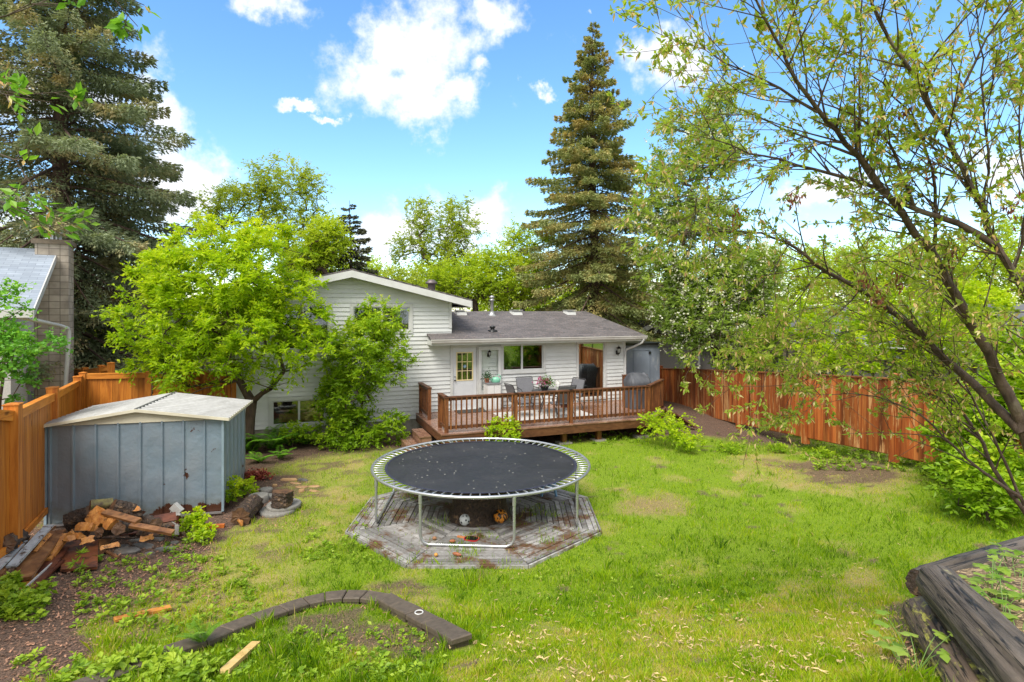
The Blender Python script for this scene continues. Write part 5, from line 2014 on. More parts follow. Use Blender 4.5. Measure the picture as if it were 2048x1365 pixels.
bh = thing('neighbour_bungalow', 'long grey neighbour bungalow with white gutters behind the red-brown fence', 'house', tuple(W(1720, 720, 19)))
P0, P1 = fpt(1500, 25), fpt(2150, 15.5)
d = (P1 - P0).normalized(); nb = Vector((-d.y, d.x, 0)) 
if nb.y < 0: nb = -nb
LL = (P1 - P0).length
zE2 = 2.75
def BH(s, t, z):
    return P0 + d * s + nb * t + Vector((0, 0, z))
wins = [(.14, .20), (.30, .37), (.55, .62), (.74, .79)]
m = MB()
cur = 0
for (a0, a1) in wins + [(1.0, 1.0)]:
    m.hexa([BH(cur * LL, 0, -.1), BH(a0 * LL, 0, -.1), BH(a0 * LL, .15, -.1), BH(cur * LL, .15, -.1), BH(cur * LL, 0, zE2), BH(a0 * LL, 0, zE2), BH(a0 * LL, .15, zE2), BH(cur * LL, .15, zE2)])
    if a1 > a0:
        for (z0, z1) in ((-.1, 1.25), (2.25, zE2)):
            m.hexa([BH(a0 * LL, 0, z0), BH(a1 * LL, 0, z0), BH(a1 * LL, .15, z0), BH(a0 * LL, .15, z0), BH(a0 * LL, 0, z1), BH(a1 * LL, 0, z1), BH(a1 * LL, .15, z1), BH(a0 * LL, .15, z1)])
    cur = a1
m.hexa([BH(0, 4, -.1), BH(LL, 4, -.1), BH(LL, 4.1, -.1), BH(0, 4.1, -.1), BH(0, 4, zE2), BH(LL, 4, zE2), BH(LL, 4.1, zE2), BH(0, 4.1, zE2)])
m.build('wall', M_GREYST, bh)
for (a0, a1) in wins:
    def wb_(mb, s0, s1, z0, z1, t0=-.03, t1=.06):
        mb.hexa([BH(s0, t0, z0), BH(s1, t0, z0), BH(s1, t1, z0), BH(s0, t1, z0), BH(s0, t0, z1), BH(s1, t0, z1), BH(s1, t1, z1), BH(s0, t1, z1)])
    s0, s1 = a0 * LL, a1 * LL
    m = MB(); wb_(m, s0 - .07, s0, 1.18, 2.32); wb_(m, s1, s1 + .07, 1.18, 2.32); wb_(m, s0, s1, 1.18, 1.25); wb_(m, s0, s1, 2.25, 2.32); wb_(m, (s0 + s1) / 2 - .03, (s0 + s1) / 2 + .03, 1.25, 2.25, 0, .05)
    w_ = m.build('window', M_WHITE, bh)
    m = MB(); wb_(m, s0, s1, 1.25, 2.25, .061, .066); m.build('pane', GLASS, w_)
m = MB()
m.prism([BH(-.6, -.7, zE2 - .05), BH(LL + .6, -.7, zE2 - .05), BH(LL + .6, 4.5, zE2 + 1.25), BH(-.6, 4.5, zE2 + 1.25)], (0, 0, .06))
m.prism([BH(-.6, 9, zE2 - .05), BH(-.6, 4.5, zE2 + 1.25), BH(LL + .6, 4.5, zE2 + 1.25), BH(LL + .6, 9, zE2 - .05)], (0, 0, .06))
m.build('roof', mat('grey_shingle_far', (.13, .13, .135), (.09, .09, .095), .8, 12, stretch=(1, 1, 4)), bh)
m = MB(); m.beam(BH(-.6, -.72, zE2 - .1), BH(LL + .6, -.72, zE2 - .1), .05, .16); m.build('gutter', M_WHITE, bh)
m = MB(); m.prism([BH(-.5, -.68, zE2 - .16), BH(LL, -.68, zE2 - .16), BH(LL, 0, zE2 - .15), BH(-.5, 0, zE2 - .15)], (0, 0, .01)); m.build('soffit', M_SOFFIT, bh)

# ------------------------------------------------------------------ wood pile and rubbish by the shed
M_OLDW = wood_mat('old_brown_plank', (.07, .03, .015), (.20, .09, .035), (.34, .17, .07), grain=(.3, .3, 1), isl=.25, rough=.4)
M_ORW = wood_mat('wet_orange_plank', (.25, .09, .02), (.48, .20, .04), (.62, .30, .08), grain=(.3, .3, 1), isl=.2, rough=.4)
M_DKW = wood_mat('dark_red_plank', (.03, .012, .008), (.10, .032, .018), (.18, .06, .03), grain=(.3, .3, 1), isl=.2, rough=.35)
M_PAINTW = mat('peeling_blue_white_paint', (.44, .46, .47), (.30, .32, .34), .5, 7, c3=(.10, .07, .05), c3scale=9, c3t=(.55, .62), stretch=(1, 1, 1))
M_STONE = mat('wet_grey_stone', (.15, .14, .13), (.085, .08, .078), .45, 8, bmp=.5, c3=(.22, .15, .09), c3scale=3)
M_LUMBER = wood_mat('fresh_pine', (.45, .27, .09), (.62, .42, .16), (.70, .52, .24), grain=(.3, .3, 1), isl=.05, rough=.5)


def gp(px, py, up):
    """point seen at a pixel, 'up' above the ground"""
    return G(px, py, up)


def log(p0, p1, r, name, label, bark=M_DARKBARK, cut=M_CUTDARK, group=None, cat='log', seed=0):
    g = random.Random(seed + int(p0[0] * 100))
    p0, p1 = Vector(p0), Vector(p1)
    n = 22; k = 12
    d = (p1 - p0).normalized()
    ref = Vector((0, 0, 1)) if abs(d.z) < .8 else Vector((1, 0, 0))
    a = (ref - d * ref.dot(d)).normalized(); b = d.cross(a)
    ro = [1 + .13 * g.uniform(-1, 1) for _ in range(n)]
    rings = []
    for i in range(k):
        c = p0.lerp(p1, i / (k - 1)) + a * g.uniform(-.04, .04) * r + b * g.uniform(-.04, .04) * r
        rings += [c + (a * math.cos(2 * math.pi * j / n) + b * math.sin(2 * math.pi * j / n)) * r * (ro[j] + .07 * g.uniform(-1, 1)) for j in range(n)]
    fs = [(i * n + j, i * n + (j + 1) % n, (i + 1) * n + (j + 1) % n, (i + 1) * n + j) for i in range(k - 1) for j in range(n)]
    root = thing(name, label, cat, tuple(p0), group)
    m = MB(); m.add(rings, fs, 0, True); m.build('bark', bark, root)
    for idx, ring_, sgn in ((0, rings[:n], -1), (k - 1, rings[-n:], 1)):
        m = MB()
        c = sum(ring_, Vector()) / n + d * sgn * .01
        inner = [c + (v - c) * .55 - d * sgn * g.uniform(0, .012) for v in ring_]
        m.add(ring_ + inner + [c - d * sgn * .004], [(j, (j + 1) % n, n + (j + 1) % n, n + j) for j in range(n)] + [(n + j, n + (j + 1) % n, 2 * n) for j in range(n)])
        m.build('cut_face', cut, root)
    return root


M_MOSSB = mat('mossy_bark', (.17, .15, .05), (.07, .05, .03), .8, 10, bmp=.8, bdist=.02, c3=(.20, .22, .04), c3scale=4)
log(gp(134, 1046, .17), gp(180, 1030, .26), .15, 'log', 'big dark log end at the left of the wood pile, cut face toward the lawn')
log(W(180, 1013, 9.35), W(224, 1009, 9.55), .10, 'log', 'mossy yellow-green barked log on top of the pile against the shed', M_MOSSB)
log(W(224, 1014, 9.35), W(266, 1024, 9.55), .12, 'log', 'dark knobbly log on top of the pile right of the mossy one')
log(W(238, 1058, 8.85), W(268, 1052, 9.3), .095, 'log', 'small dark log low in the middle of the wood pile')
log(W(198, 1066, 8.85), W(232, 1060, 9.2), .07, 'log', 'thin dark log at the foot of the pile under the split wood')
log(W(10, 1090, 7.9), W(40, 1078, 8.5), .12, 'log', 'hollow dark log at the foot of the left fence post')
log(W(290, 1040, 9.6), W(312, 1048, 9.2), .09, 'log', 'dark root piece between the plank ends and the shed')


M_BILLET = mat('billet_wood', (.60, .27, .065), (.33, .12, .028), .5, 13, stretch=(1, .5, 1), bmp=.7, bdist=.03, c3=(.07, .03, .016), c3scale=7, c3t=(.54, .62))


def split_piece(c, L_, w, ax, label, seed, up=.0, m_=M_BILLET):
    """a triangular split billet with bark on one side"""
    g = random.Random(seed)
    d = Vector(ax).normalized(); s = d.cross(Vector((0, 0, 1))).normalized(); u = s.cross(d)
    c = Vector(c)
    tri = [(-w * .5, -w * .35), (w * .55, -w * .3), (w * .05 + g.uniform(-.2, .2) * w, w * .5)]
    tri = [tri[0], ((tri[0][0] + tri[1][0]) / 2, tri[0][1] - w * .12), tri[1], ((tri[1][0] + tri[2][0]) / 2 + w * .03, (tri[1][1] + tri[2][1]) / 2 + w * .05), tri[2], ((tri[0][0] + tri[2][0]) / 2 - w * .04, (tri[0][1] + tri[2][1]) / 2 + w * .04)]
    K = 6; rings = []
    for q in range(K):
        sc = g.uniform(.9, 1.05)
        o_ = s * g.uniform(-.006, .006) + u * g.uniform(-.006, .006)
        for x, y in tri:
            e_ = g.uniform(-.025, .025) if q in (0, K - 1) else 0
            rings.append(c + d * (L_ * (q / (K - 1) - .5) + e_) + o_ + s * (x * sc + g.uniform(-.007, .007)) + u * (y * sc + g.uniform(-.007, .007)))
    m = MB()
    for q in range(K - 1):
        for j in range(6):
            m.add([rings[q * 6 + j], rings[q * 6 + (j + 1) % 6], rings[(q + 1) * 6 + (j + 1) % 6], rings[(q + 1) * 6 + j]], [(0, 1, 2, 3)], 1 if j < 2 else 0)
    m.add(rings[:6], [(5, 4, 3, 2, 1, 0)], 0); m.add(rings[-6:], [(0, 1, 2, 3, 4, 5)], 0)
    return ground_thing(m, 'firewood', [m_, M_DARKBARK], label, 'firewood', 'split firewood in the pile')


split_piece(W(194, 1040, 9.1), .34, .2, (.7, -.5, -.35), 'split orange billet just right of the big log end', 1)
split_piece(W(212, 1028, 9.2), .40, .19, (.8, -.3, -.2), 'split billet under the mossy log, leaning right', 2)
split_piece(W(222, 1040, 9.0), .36, .2, (.8, -.6, -.25), 'thick pale split billet in the middle of the pile', 3)
split_piece(W(172, 1054, 8.9), .28, .13, (1, -.1, .0), 'small split piece below the big log end', 4)
split_piece(W(276, 1032, 9.4), .26, .14, (.1, -.2, 1), 'split piece standing upright behind the crossed planks', 5)
split_piece(W(158, 1072, 8.7), .18, .12, (.8, -.3, .1), 'little yellow split chunk low at the left of the pile', 6)
split_piece(W(175, 1080, 8.6), .16, .10, (.6, .3, .1), 'yellow-orange split chunk beside the rusty panel', 7)
split_piece(W(140, 1072, 8.6), .22, .16, (.5, -.7, .2), 'bright split chunk above the rusty square panel', 8)
split_piece(W(295, 1076, 8.9), .16, .09, (.9, .3, .1), 'orange chip lying among the flat stones', 9)
split_piece(W(222, 1092, 8.6), .22, .08, (.9, .4, .1), 'orange split stick right of the rusty panel', 10)


def plank(a, b, w, th, label, m_, name='plank', cat='plank', roll=0, w1=None, group='loose planks in the pile'):
    m = MB(); m.beam(a, b, w, th, roll=roll, w1=w1)
    # weathered bite at the end
    return ground_thing(m, name, m_, label, cat, group)


plank(W(209, 1024, 9.05), W(277, 1043, 8.75), .11, .04, 'brown plank lying across the top of the wood pile, sloping down right', M_OLDW, roll=.3)
plank(W(261, 1050, 8.7), W(346, 1066, 8.75), .10, .045, 'long orange-brown plank at the right side of the pile', M_OLDW, roll=.25)
plank(W(308, 1041, 9.3), W(352, 1033, 9.5), .15, .03, 'short dark red board behind the outlet post', M_DKW, roll=.8)
plank(gp(412, 1054, .03), gp(449, 1052, .03), .06, .06, 'bright orange board end on the dirt below the shed corner', mat('bright_orange_paint', (.62, .17, .03), (.5, .13, .03), .45, 5))
plank(gp(98, 1052, .45), gp(22, 1135, .18), .12, .035, 'blue-white painted board leaning down from the fence', M_PAINTW)
plank(gp(112, 1064, .3), gp(40, 1160, .08), .25, .04, 'wide brown plank beside the blue-white painted board', M_OLDW)
plank(gp(42, 1085, .3), gp(-14, 1140, .2), .16, .03, 'short grey-white board at the far left edge of the pile', M_PAINTW)
plank(gp(20, 1118, .15), gp(-10, 1155, .12), .14, .05, 'brown board end at the picture left below the grey-white board', M_OLDW)
plank(gp(122, 1098, .15), gp(82, 1150, .05), .2, .03, 'dark wet plank between the brown planks and the rusty panel', M_DKW)
plank(gp(76, 1150, .05), gp(26, 1186, .03), .12, .025, 'bright orange thin board on the dirt below the planks', M_ORW)
m = MB(); a_, b_ = gp(122, 1122, .1), gp(38, 1200, .03)
m.beam(a_, b_, .10, .03)
wb0 = ground_thing(m, 'plank', M_DKW, 'white-edged dark board lowest in the pile', 'plank', 'loose planks in the pile')
sdv = (b_ - a_).cross(Vector((0, 0, 1))).normalized()
if sdv.y > 0: sdv = -sdv
m = MB(); m.beam(a_ + sdv * .06 + Vector((0, 0, .012)), b_ + sdv * .06 + Vector((0, 0, .012)), .018, .045); m.build('white_edge', M_WHITE, wb0)
plank(gp(134, 1070, .3), gp(92, 1122, .12), .12, .05, 'splintered light board leaning above the rusty panel', M_CUT)
plank(gp(104, 1055, .30), gp(60, 1085, .25), .12, .03, 'old brown board beneath the blue-white painted one', M_OLDW)
plank(gp(228, 1240, .03), gp(341, 1215, .04), .10, .03, 'orange-brown plank lying in the weeds of the lawn', M_ORW, group=None)
plank(gp(449, 1343, .05), gp(512, 1287, .05), .09, .04, 'short pale yellow lumber offcut in the bottom bed', M_LUMBER, group=None)
for i, (a_, b_, w_, mt, lb_) in enumerate([
        ((150, 1094, .02), (186, 1090, .03), .07, M_CUT, 'short broken stick lying above the rusty panel'), ((205, 1100, .02), (240, 1118, .02), .05, M_OLDW, 'thin stick pointing at the largest flat stone'),
        ((238, 1070, .10), (300, 1062, .06), .06, M_DKW, 'dark wet stick under the long plank'), ((160, 1048, .22), (236, 1062, .12), .08, M_OLDW, 'old board half buried among the billets'),
        ((60, 1110, .14), (10, 1170, .1), .10, M_OLDW, 'narrow brown board between the painted board and the wide plank'), ((92, 1082, .2), (48, 1142, .1), .09, M_DKW, 'dark narrow board on the slope of boards'),
        ((300, 1058, .02), (352, 1052, .05), .07, M_DKW, 'dark slat lying before the shed foot'), ((270, 1048, .14), (318, 1056, .10), .06, M_CUT, 'pale splinter bridging the two crossed planks'),
        ((-5, 1118, .1), (22, 1092, .3), .10, M_DKW, 'dark board propped at the left picture edge'), ((184, 1052, .20), (214, 1072, .08), .07, M_DKW, 'dark bark slab in the middle of the pile'),
        ((100, 1068, .34), (70, 1104, .22), .07, M_CUT, 'split orange lath on top of the boards'), ((318, 1066, .02), (372, 1082, .02), .04, M_DARKBARK, 'thin dark twig in front of the outlet post')]):
    plank(gp(*a_), gp(*b_), w_, .025, lb_, mt, name='wood_scrap', cat='wood scrap', roll=.2 * ((i * 7) % 5 - 2), w1=w_ * .6, group='loose wood scraps in the pile')
log(gp(150, 1062, .07), gp(176, 1066, .07), .06, 'log', 'short dark round branch piece below the big log end')
log(gp(262, 1066, .05), gp(288, 1070, .05), .055, 'log', 'small round dark branch piece in front of the low log')
log(gp(322, 1050, .07), gp(340, 1060, .06), .06, 'log', 'dark branch stub left of the outlet post')
# rusty square panel
def quadslab(c4, th, name, m_, label, cat):
    m = MB(); c4 = [Vector(c) for c in c4]
    nrm = (c4[1] - c4[0]).cross(c4[3] - c4[0]).normalized()
    m.prism([c - nrm * th for c in c4], nrm * th)
    return ground_thing(m, name, m_, label, cat)


M_RUSTP = mat('rusty_wet_panel', (.27, .085, .03), (.13, .045, .022), .35, 3, stretch=(.6, .6, 2), c3=(.05, .022, .015), c3scale=7, c3t=(.5, .6))
quadslab([gp(121, 1140, .06), gp(195, 1134, .06), gp(197, 1079, .16), gp(128, 1080, .16)], .04, 'rusty_panel', M_RUSTP, 'square rusty brown panel lying tilted at the front of the wood pile', 'panel')
quadslab([gp(198, 1116, .03), gp(206, 1110, .03), gp(224, 1077, .14), gp(198, 1079, .17)], .03, 'board_scrap', M_OLDW, 'dark triangular board scrap against the right edge of the rusty panel', 'board')


def stone(px, py, rx_, ry_, h, label, seed, m_=M_STONE, up=0, name='flat_stone', group='flat stones by the wood pile'):
    g = random.Random(seed); p = G(px, py, up)
    n = 9
    rs = [g.uniform(.75, 1.1) for _ in range(n)]
    vs = []
    tl = g.uniform(-.15, .15)
    for (k, z) in ((1.0, 0), (1.05, h * .5), (.9, h)):
        for j in range(n):
            a_ = 2 * math.pi * j / n + .3
            x = math.cos(a_) * rx_ * rs[j] * k
            vs.append(p + Vector((x, math.sin(a_) * ry_ * rs[j] * k, z + tl * x - .01)))
    fs = [(i * n + j, i * n + (j + 1) % n, (i + 1) * n + (j + 1) % n, (i + 1) * n + j) for i in range(2) for j in range(n)] + [tuple(2 * n + j for j in range(n))]
    m = MB(); m.add(vs, fs)
    return ground_thing(m, name, m_, label, 'stone', group)


M_TANST = mat('tan_sandstone', (.42, .26, .12), (.28, .16, .08), .6, 6, bmp=.4)
for i, (px, py, a, b, h, lb_) in enumerate([
        (252, 1106, .2, .11, .07, 'largest dark flat stone, nearest the lawn'), (288, 1094, .2, .09, .04, 'brownish flat stone right of the rusty panel'),
        (330, 1101, .16, .09, .05, 'grey flat stone at the foot of the outlet post plants'), (316, 1080, .13, .08, .05, 'tan-grey flat stone below the long plank'),
        (270, 1082, .11, .07, .05, 'grey stone chunk between the planks and flat stones'), (246, 1094, .1, .06, .03, 'small brown stone left of the flat stones'),
        (346, 1088, .09, .06, .04, 'small dark stone touching the outlet post'), (300, 1108, .09, .06, .03, 'small brown stone in front of the flat stones')]):
    stone(px, py, a, b, h, lb_, i)
for i, (px, py, a, b, h, lb_) in enumerate([
        (512, 984, .14, .09, .05, 'tan stone slab left of the round paving discs'), (578, 962, .2, .06, .06, 'long tan stone behind the upright stump'),
        (592, 968, .13, .05, .03, 'pale broken stone behind the discs, middle one'), (605, 975, .16, .07, .03, 'reddish tan stone near the lawn edge'),
        (628, 974, .15, .08, .03, 'yellow-orange stone at the lawn edge'), (603, 984, .08, .07, .06, 'whitish pointed stone right of the upright stump'),
        (628, 983, .12, .05, .03, 'small yellow stone in front of the yellow-orange one'), (550, 973, .06, .06, .05, 'orange stone chunk behind the small grey disc'),
        (480, 990, .12, .08, .05, 'orange-tan stone beside the shed corner weeds'), (498, 996, .11, .07, .04, 'tan stone in front of the small green weed'),
        (606, 962, .12, .05, .05, 'dark grey stone at the back of the rubble')]):
    stone(px, py, a, b, h, lb_, 40 + i, M_STONE if 'dark grey' in lb_ else M_TANST, group='tan rubble stones beside the shed')

# discs, stump, log beside the shed
M_DISC = mat('speckled_concrete', (.24, .23, .21), (.15, .14, .125), .85, 40, c3=(.30, .29, .26), c3scale=20)


def disc(px, py, r, h, up, label, name='paving_disc'):
    p = G(px, py, up)
    m = MB(); m.lathe([(r * .98, -.01), (r, .01), (r, h - .012), (r - .012, h)], p, 28)
    ground_thing(m, name, M_DISC, label, 'paving disc', 'round concrete discs beside the shed')
    return p


disc(556, 1024, .335, .06, 0, 'lowest and largest round concrete disc on the lawn edge')
disc(568, 1013, .32, .06, .065, 'round concrete disc carrying the upright stump')
disc(517, 1004, .19, .14, 0, 'thick brownish round concrete block behind the fallen log')
disc(532, 983, .13, .06, .02, 'smallest grey round disc leaning among the tan stones')
disc(541, 995, .13, .05, 0, 'grey concrete disc tucked behind the stump')
pb = G(563, 1012, .13)
log(pb, pb + Vector((.02, .02, .27)), .185, 'log', 'charred-looking stump piece standing upright on the concrete discs')
log(gp(481, 1036, .14), gp(508, 1006, .16), .165, 'log', 'fallen dark log with a torn hollow end in front of the concrete discs')
m = MB()
a = gp(480, 1040, .12)
m.tube([a - Vector((.02, .03, -.02)), a + Vector((.03, -.02, -.03)), a + Vector((.05, -.03, -.1))], [.03, .04, .02], 7)
ground_thing(m, 'torn_wood', M_CUT, 'torn pale wood sticking out of the fallen log end', 'wood piece')
# red crumpled heap
g = np.random.default_rng(8)
p = np.array(G(513, 958, 0.02))
n = 700
P = p + g.normal(size=(n, 3)) * np.array([.14, .07, .05]) + np.array([0, 0, .08])
V, F = leaf_quads(P, g.normal(size=(n, 3)), .06, .045, g=g)
o = fast_mesh('red_leaf_heap', V, F, leaf_mat('red_wilted_leaves', [(0, (.12, .02, .015)), (.5, (.35, .06, .04)), (1, (.5, .16, .10))], .2), attrs={'v': g.random(n)})
tag(o, 'small heap of crumpled red leaves beside the shed back corner', 'leaf heap')
m = MB(); a, b = gp(178, 1076, .06), gp(255, 1078, .08)
m.tube([a, b, gp(300, 1074, .09), gp(344, 1072, .05)], [.012, .014, .014, .012], 6)
ground_thing(m, 'thin_branch', M_DARKBARK, 'thin dark branch lying along the foot of the wood pile', 'branch')

# outlet post
op_ = thing('outlet_post', 'short post carrying an open grey outdoor outlet box with a looped cable', 'outlet post', tuple(G(358, 1072)))
b0 = G(358, 1073); dd = b0.y
M_BOX = mat('grey_outlet', (.42, .41, .39), (.3, .29, .28), .5, 8)
m = MB(); m.beam(b0, W(356, 1028, dd), .07, .05); m.build('post', M_DKW, op_)
c = W(353, 1017, dd)
m = MB(); m.beam(c + Vector((-.06, 0, .05)), c + Vector((.07, 0, -.07)), .09, .12, up=(0.3, 0, 1)); bx_ = m.build('outlet_box', M_BOX, op_)
m = MB(); m.beam(c + Vector((.06, -.06, -.08)), c + Vector((.15, -.08, -.08)), .1, .03, up=(0, .4, 1)); m.build('box_lid', M_BOX, bx_)
m = MB(); m.tube([c + Vector((-.05, -.03, 0)), c + Vector((-.1, -.04, -.1)), c + Vector((-.08, -.04, -.2)), c + Vector((0, -.03, -.26)), c + Vector((.05, -.03, -.26))], .009, 7); m.build('cable', M_BOX, op_)
m = MB(); m.beam(c + Vector((.04, -.045, -.27)), c + Vector((.04, -.045, -.43)), .07, .03, up=(0, 1, 0)); m.build('lower_box', M_BOX, op_)

# ------------------------------------------------------------------ block edging
EP = [(120, 1385), (190, 1358), (262, 1326), (335, 1300), (400, 1278), (452, 1256), (510, 1234), (566, 1215), (612, 1200), (650, 1192), (690, 1188), (728, 1188), (768, 1194), (795, 1210), (828, 1226), (862, 1244), (924, 1278)]
M_EDGE = mat('dark_brown_block', (.115, .088, .064), (.075, .058, .042), .7, 14, bmp=.3, bdist=.006, c3=(.14, .12, .09), c3scale=6, c3t=(.6, .75))
pts = [G(px, py, .10) for px, py in EP]
pos_words = ['first block of the curved edging, at the picture bottom left', 'second block from the bottom left of the curved edging', 'third block of the curved edging, partly under weeds',
             'fourth block from the bottom left of the edging', 'edging block behind the tall fern', 'edging block just right of the tall fern', 'seventh edging block counted from the bottom left',
             'eighth edging block, half way up the curve', 'edging block where the curve starts to flatten', 'narrow edging block left of the top of the curve', 'edging block at the top of the curve',
             'edging block just right of the top of the curve', 'raised edging block where the row turns down right', 'edging block after the turn, upper one', 'edging block bearing the white ring', 'last edging block at the right end of the row']
for i in range(len(pts) - 1):
    a, b = pts[i], pts[i + 1]
    d = (b - a); L_ = d.length; d.normalize()
    s = Vector((-d.y, d.x, 0)).normalized()
    if i > 0:
        d0 = (pts[i] - pts[i - 1]).normalized(); s0 = (s + Vector((-d0.y, d0.x, 0)).normalized()).normalized()
    else:
        s0 = s
    if i < len(pts) - 2:
        d1 = (pts[i + 2] - pts[i + 1]).normalized(); s1 = (s + Vector((-d1.y, d1.x, 0)).normalized()).normalized()
    else:
        s1 = s
    up_ = Vector((0, 0, .02 if i >= 12 else 0)) + Vector((0, 0, R.uniform(-.004, .004)))
    a = a + d * .006; b = b - d * .006
    wdt = .22
    zt = Vector((0, 0, 0)); zb = Vector((0, 0, -.055))
    top = [a - s0 * wdt * .5, b - s1 * wdt * .5, b + s1 * wdt * .5, a + s0 * wdt * .5]
    ch = .012
    cen = sum(top, Vector()) / 4
    ins = [v + (cen - v).normalized() * ch * 1.3 for v in top]
    vs = [v + up_ + zb for v in top] + [v + up_ - Vector((0, 0, ch)) for v in top] + [v + up_ for v in ins]
    m = MB(); m.add(vs, [(3, 2, 1, 0), (0, 1, 5, 4), (1, 2, 6, 5), (2, 3, 7, 6), (3, 0, 4, 7), (4, 5, 9, 8), (5, 6, 10, 9), (6, 7, 11, 10), (7, 4, 8, 11), (8, 9, 10, 11)])
    ground_thing(m, 'edging_block', M_EDGE, pos_words[i], 'edging block', 'curved row of dark edging blocks')
    # lower course under it
    q = [v + up_ + Vector((0, 0, -.057)) for v in top]
    q = [v + (cen + up_ + Vector((0, 0, -.057)) - v) * .12 for v in q]
    m = MB(); m.prism([v - Vector((0, 0, .22)) for v in q], (0, 0, .22))
    ground_thing(m, 'base_block', M_EDGE, 'lower course block under: ' + pos_words[i][:60].replace(',', ''), 'edging block', 'lower blocks under the curved edging')
rp = G(838, 1226, .122)
m = MB(); m.tube([rp + Vector((.045 * math.cos(k * math.pi / 10), .045 * math.sin(k * math.pi / 10), .004)) for k in range(20)], .007, 6, closed=True)
ground_thing(m, 'white_ring', M_WHITE, 'small white plastic ring lying on an edging block', 'ring')

# ------------------------------------------------------------------ big logs at the right


def logmat(name, c1, c2, lich, t0, t1, seed):
    m, nt, N, L, b = nodes_of(name)
    f = noise(N, L, 7, 9, .72, (.14, 2.2, 1), 'UV', .3)
    f2 = noise(N, L, 3.2 + seed, 7, .7, (.35, 1.3, 1), 'UV')
    f3 = noise(N, L, 26, 4, .7, (.5, 1, 1), 'UV')
    f4 = noise(N, L, 5, 5, .6, (.10, 2.6, 1), 'UV', .4)
    col = mixc(N, L, mapr(N, L, f, .36, .62), c2, c1)
    col = mixc(N, L, mapr(N, L, f, .40, .34), col, (.012, .009, .008))
    ab = N.new('ShaderNodeMath'); ab.operation = 'SUBTRACT'; L.new(f4, ab.inputs[0]); ab.inputs[1].default_value = .5
    ac = N.new('ShaderNodeMath'); ac.operation = 'ABSOLUTE'; L.new(ab.outputs[0], ac.inputs[0])
    col = mixc(N, L, mapr(N, L, ac.outputs[0], .006, .022, 1, 0), col, (.008, .006, .005))
    sp_ = mapr(N, L, f3, .45, .6)
    ma = N.new('ShaderNodeMath'); ma.operation = 'MULTIPLY'
    L.new(mapr(N, L, f2, t0, t1), ma.inputs[0]); L.new(sp_, ma.inputs[1])
    col = mixc(N, L, ma.outputs[0], col, lich)
    L.new(col, b.inputs['Base Color']); b.inputs['Roughness'].default_value = .6
    bump(N, L, b, f, .9, .03)
    return m


M_LOGB = logmat('weathered_log', (.145, .115, .09), (.04, .031, .025), (.40, .38, .17), .60, .66, 0)
M_MOSSL = logmat('mossy_log', (.16, .11, .075), (.055, .04, .03), (.42, .40, .07), .50, .56, 1)


def biglog(p0, p1, r0, r1, m_, label, flat=.0):
    root = thing('retaining_log', label, 'log', tuple(p0), 'old logs edging the raised bed at the right')
    g = random.Random(int(r0 * 1000))
    n, k = 64, 60
    d = (p1 - p0).normalized(); a = (Vector((0, 0, 1)) - d * d.z).normalized(); b = d.cross(a)
    crack = [g.uniform(0, 1) for _ in range(n)]
    vs = []
    for i in range(k):
        t = i / (k - 1); c = p0.lerp(p1, t); r = r0 + (r1 - r0) * t
        for j in range(n):
            an = 2 * math.pi * j / n
            rr = r * (1 + .035 * math.sin(3 * an + 2 + t * 2) + .02 * math.sin(9 * an + t * 5))
            LNn = (p1 - p0).length
            w1_ = float(vnoise(j * .8, t * LNn * 1.1, 1.0, 5)); w2_ = float(vnoise(j * .33, t * LNn * 3.1, 1.0, 9))
            rr -= r * (.16 * max(0, w1_ - .66) / .34 + .05 * (w2_ - .5))
            rr += r * .012 * g.uniform(-1, 1)
            ed = min(t, 1 - t)
            if ed < .03: rr *= .90 + .05 * g.random()
            y = math.cos(an) * rr
            if flat and y > r * (1 - flat):
                y = r * (1 - flat)
            vs.append(c + a * y + b * math.sin(an) * rr)
    fs = [(i * n + j, i * n + (j + 1) % n, (i + 1) * n + (j + 1) % n, (i + 1) * n + j) for i in range(k - 1) for j in range(n)]
    m = MB(); m.add(vs, fs, 0, True); ob = m.build('bark', m_, root)
    uv = ob.data.uv_layers.new(name='UVMap'); LN = (p1 - p0).length
    for l in ob.data.loops:
        i_, j_ = divmod(l.vertex_index, n)
        uv.data[l.index].uv = (LN * i_ / (k - 1), math.cos(2 * math.pi * j_ / n) * r0 * 1.6 + (2 if j_ > n / 2 else 0))
    for q, sg in ((vs[:n], -1), (vs[-n:], 1)):
        m = MB()
        c = sum(q, Vector()) / n
        m.add(q + [c + d * sg * .01], [(j, (j + 1) % n, n) for j in range(n)])
        m.build('cut_face', M_DARKBARK, root)


A0, A1 = W(1838, 1170, 5.15), W(2075, 1098, 5.95)
dA = (A1 - A0).normalized()
biglog(A0, A1 + dA * 2.2, .135, .15, M_LOGB, 'dark cracked log running back to the right along the raised bed')
biglog(W(1872, 1163, 4.75), W(2110, 1420, 3.25), .155, .20, M_LOGB, 'thick weathered log lying toward the camera with yellow lichen streaks', .12)
biglog(W(1842, 1222, 4.9) - Vector((0, 0, .02)), W(1990, 1440, 3.45) - Vector((0, 0, .05)), .15, .15, M_MOSSL, 'mossy lower log beneath the thick weathered one')

